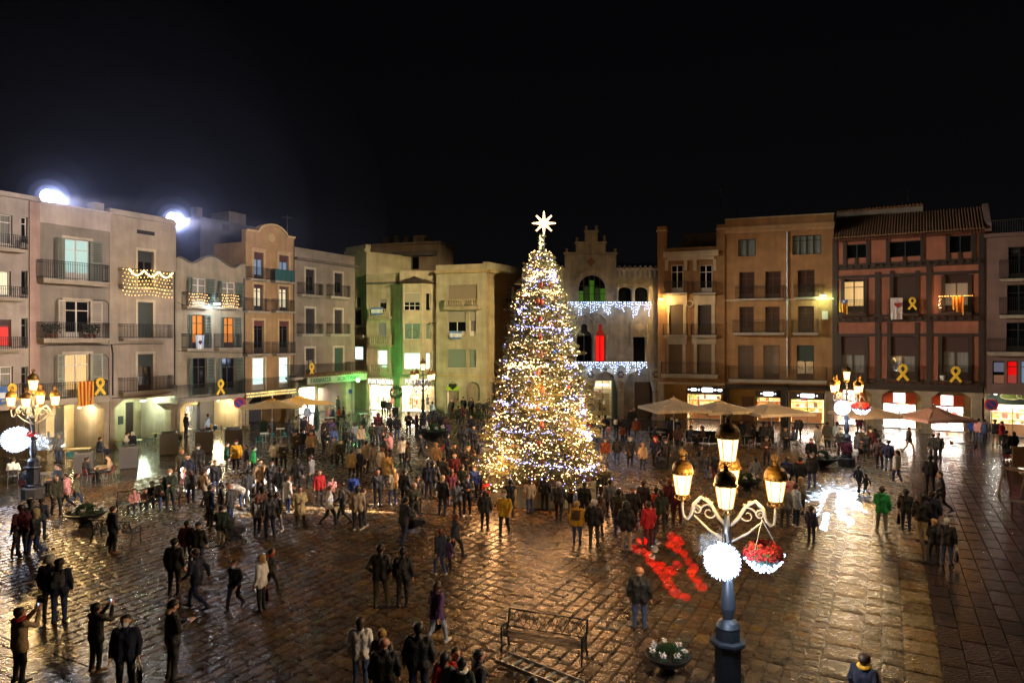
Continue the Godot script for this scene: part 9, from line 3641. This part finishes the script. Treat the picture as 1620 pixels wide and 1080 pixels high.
		"1368|1034|1160||30|navy|navy|n|wide,collar:yellow|navy, blue padded jacket with a yellow collar at the bottom right",
		"294|653|690||60|black||n||black, in the lit doorway under the waved house",
		"328|655|691|walk|80|lblue||n||pale blue, pale jacket, walking under the arcade with balloons",
		"548|676|716||20|black||k||black, dark, between the tall man in black and the four backs",
		"560|668|708|hold|-40|grey|jeans|long-n||grey, grey, behind the four backs",
		"571|672|712||160|beige||n||pale, pale coat, behind the four backs",
		"575|655|690|stroll|80|black||k||black, walking right past the chemist's terrace",
		"636|690|735||-30|white||long-n||white, white coat, right of the raised pink arm",
		"645|699|747|stroll|-70|dgrey|jeans|k||dark grey, walking left, below the lone reader",
		"690|700|748||20|beige||long-d||pale, pale coat left of the red umbrella",
		"702|722|776|hold|40|black|jeans|k||black, left behind the burgundy top and orange trousers",
		"760|690|738||-20|black||n||black, dark, between the knot and the fir's left boughs",
		"768|700|748||170|grey||long-k|mask|grey, grey coat close to the fir's left boughs",
		"757|722|775||10|white||n||white, pale coat at the left of the fir's planter",
		"731|735|792||30|dgreen||k||dark green, dark green, behind the grey jacket and black tracksuit",
		"714|742|800||-10|burgundy|jeans|long-n||burgundy, burgundy, between the fair haired woman and the grey jacket",
		"640|742|800||30|black||k||black, dark, behind the bald man's left shoulder",
		"622|740|798|hold|-40|beige|jeans|long-d|wshoes|pale, pale coat, fair hair, below the long beige coat",
		"597|742|802||160|black||k||black, facing the camera right of the blue jacketed child",
		"492|720|772|stroll|-60|grey||n||grey, grey, walking left above the red jacket",
		"470|724|778||20|black||long-k||black, dark, between the masked couple and the red jacket",
		"455|752|812|hold|60|white|jeans|long-n|wshoes|white, pale coat left of the long camel coat",
		"392|742|800||-20|dgrey||k||dark grey, dark grey, left of the patterned scarf",
		"340|728|784||170|black|jeans|n||black, dark, facing the camera behind the navy suit",
		"322|742|800|stroll|60|beige||long-n||pale, pale coat behind the navy suit",
		"862|752|806||10|black||k||black, dark, at the middle of the planter boards",
		"838|757|812||-20|beige|jeans|long-n||pale, pale coat at the front planter board",
		"925|762|822||10|black|dgrey|k||black, dark, between the yellow coat and the white haired man",
		"965|758|818||-10|grey||k||grey, grey, behind the man photographing from the right",
		"1018|760|822||10|black||n||black, dark, left of the boy in blue",
		"1046|775|842|hold|-20|dgreen||k||dark green, dark green, between the boy in blue and the orange bag",
		"1090|716|768||20|black|jeans|k||black, dark, left of the three by the front lamp",
		"1017|700|744||160|beige||long-d||pale, pale coat left of the red hood and pram",
		"925|690|734||180|black||k|mask|black, dark, facing the camera at the fir's right boughs",
		"1420|712|764|stroll|-60|white|jeans|long-n|wshoes|white, white coat right of the navy jacket and grey trousers",
		"1340|690|738||20|burgundy||k||burgundy, burgundy, right at the foot of the lamp by the orange shops",
		"1195|722|772||-30|grey||long-k||grey, grey coat behind the lanterns of the front lamp",
	]:
		person(row)
	# the stick of the woman on the bench,the furled red umbrella and the badge
	var p := gp(243,806)
	var st := st0()
	tube(st,[p,p + V3(-0.04,0.8,-0.1),p + V3(-0.1,0.86,-0.1),p + V3(-0.12,0.8,-0.1)],[0.016,0.016,0.016,0.016],6)
	solo("walking_stick",st,M("paper_white"), "white walking stick held by the curly haired woman on the bench","stick")
	p = gp(704,724)
	st = st0()
	tube(st,[p + V3(-0.35,0.35,0),p + V3(-0.2,0.6,0),p + V3(0.0,0.95,0),p + V3(0.1,1.1,0)],[0.01,0.06,0.04,0.012],7)
	solo("umbrella",st,M("umbrella_red"), "furled red umbrella held by the long haired person in dark grey","umbrella")
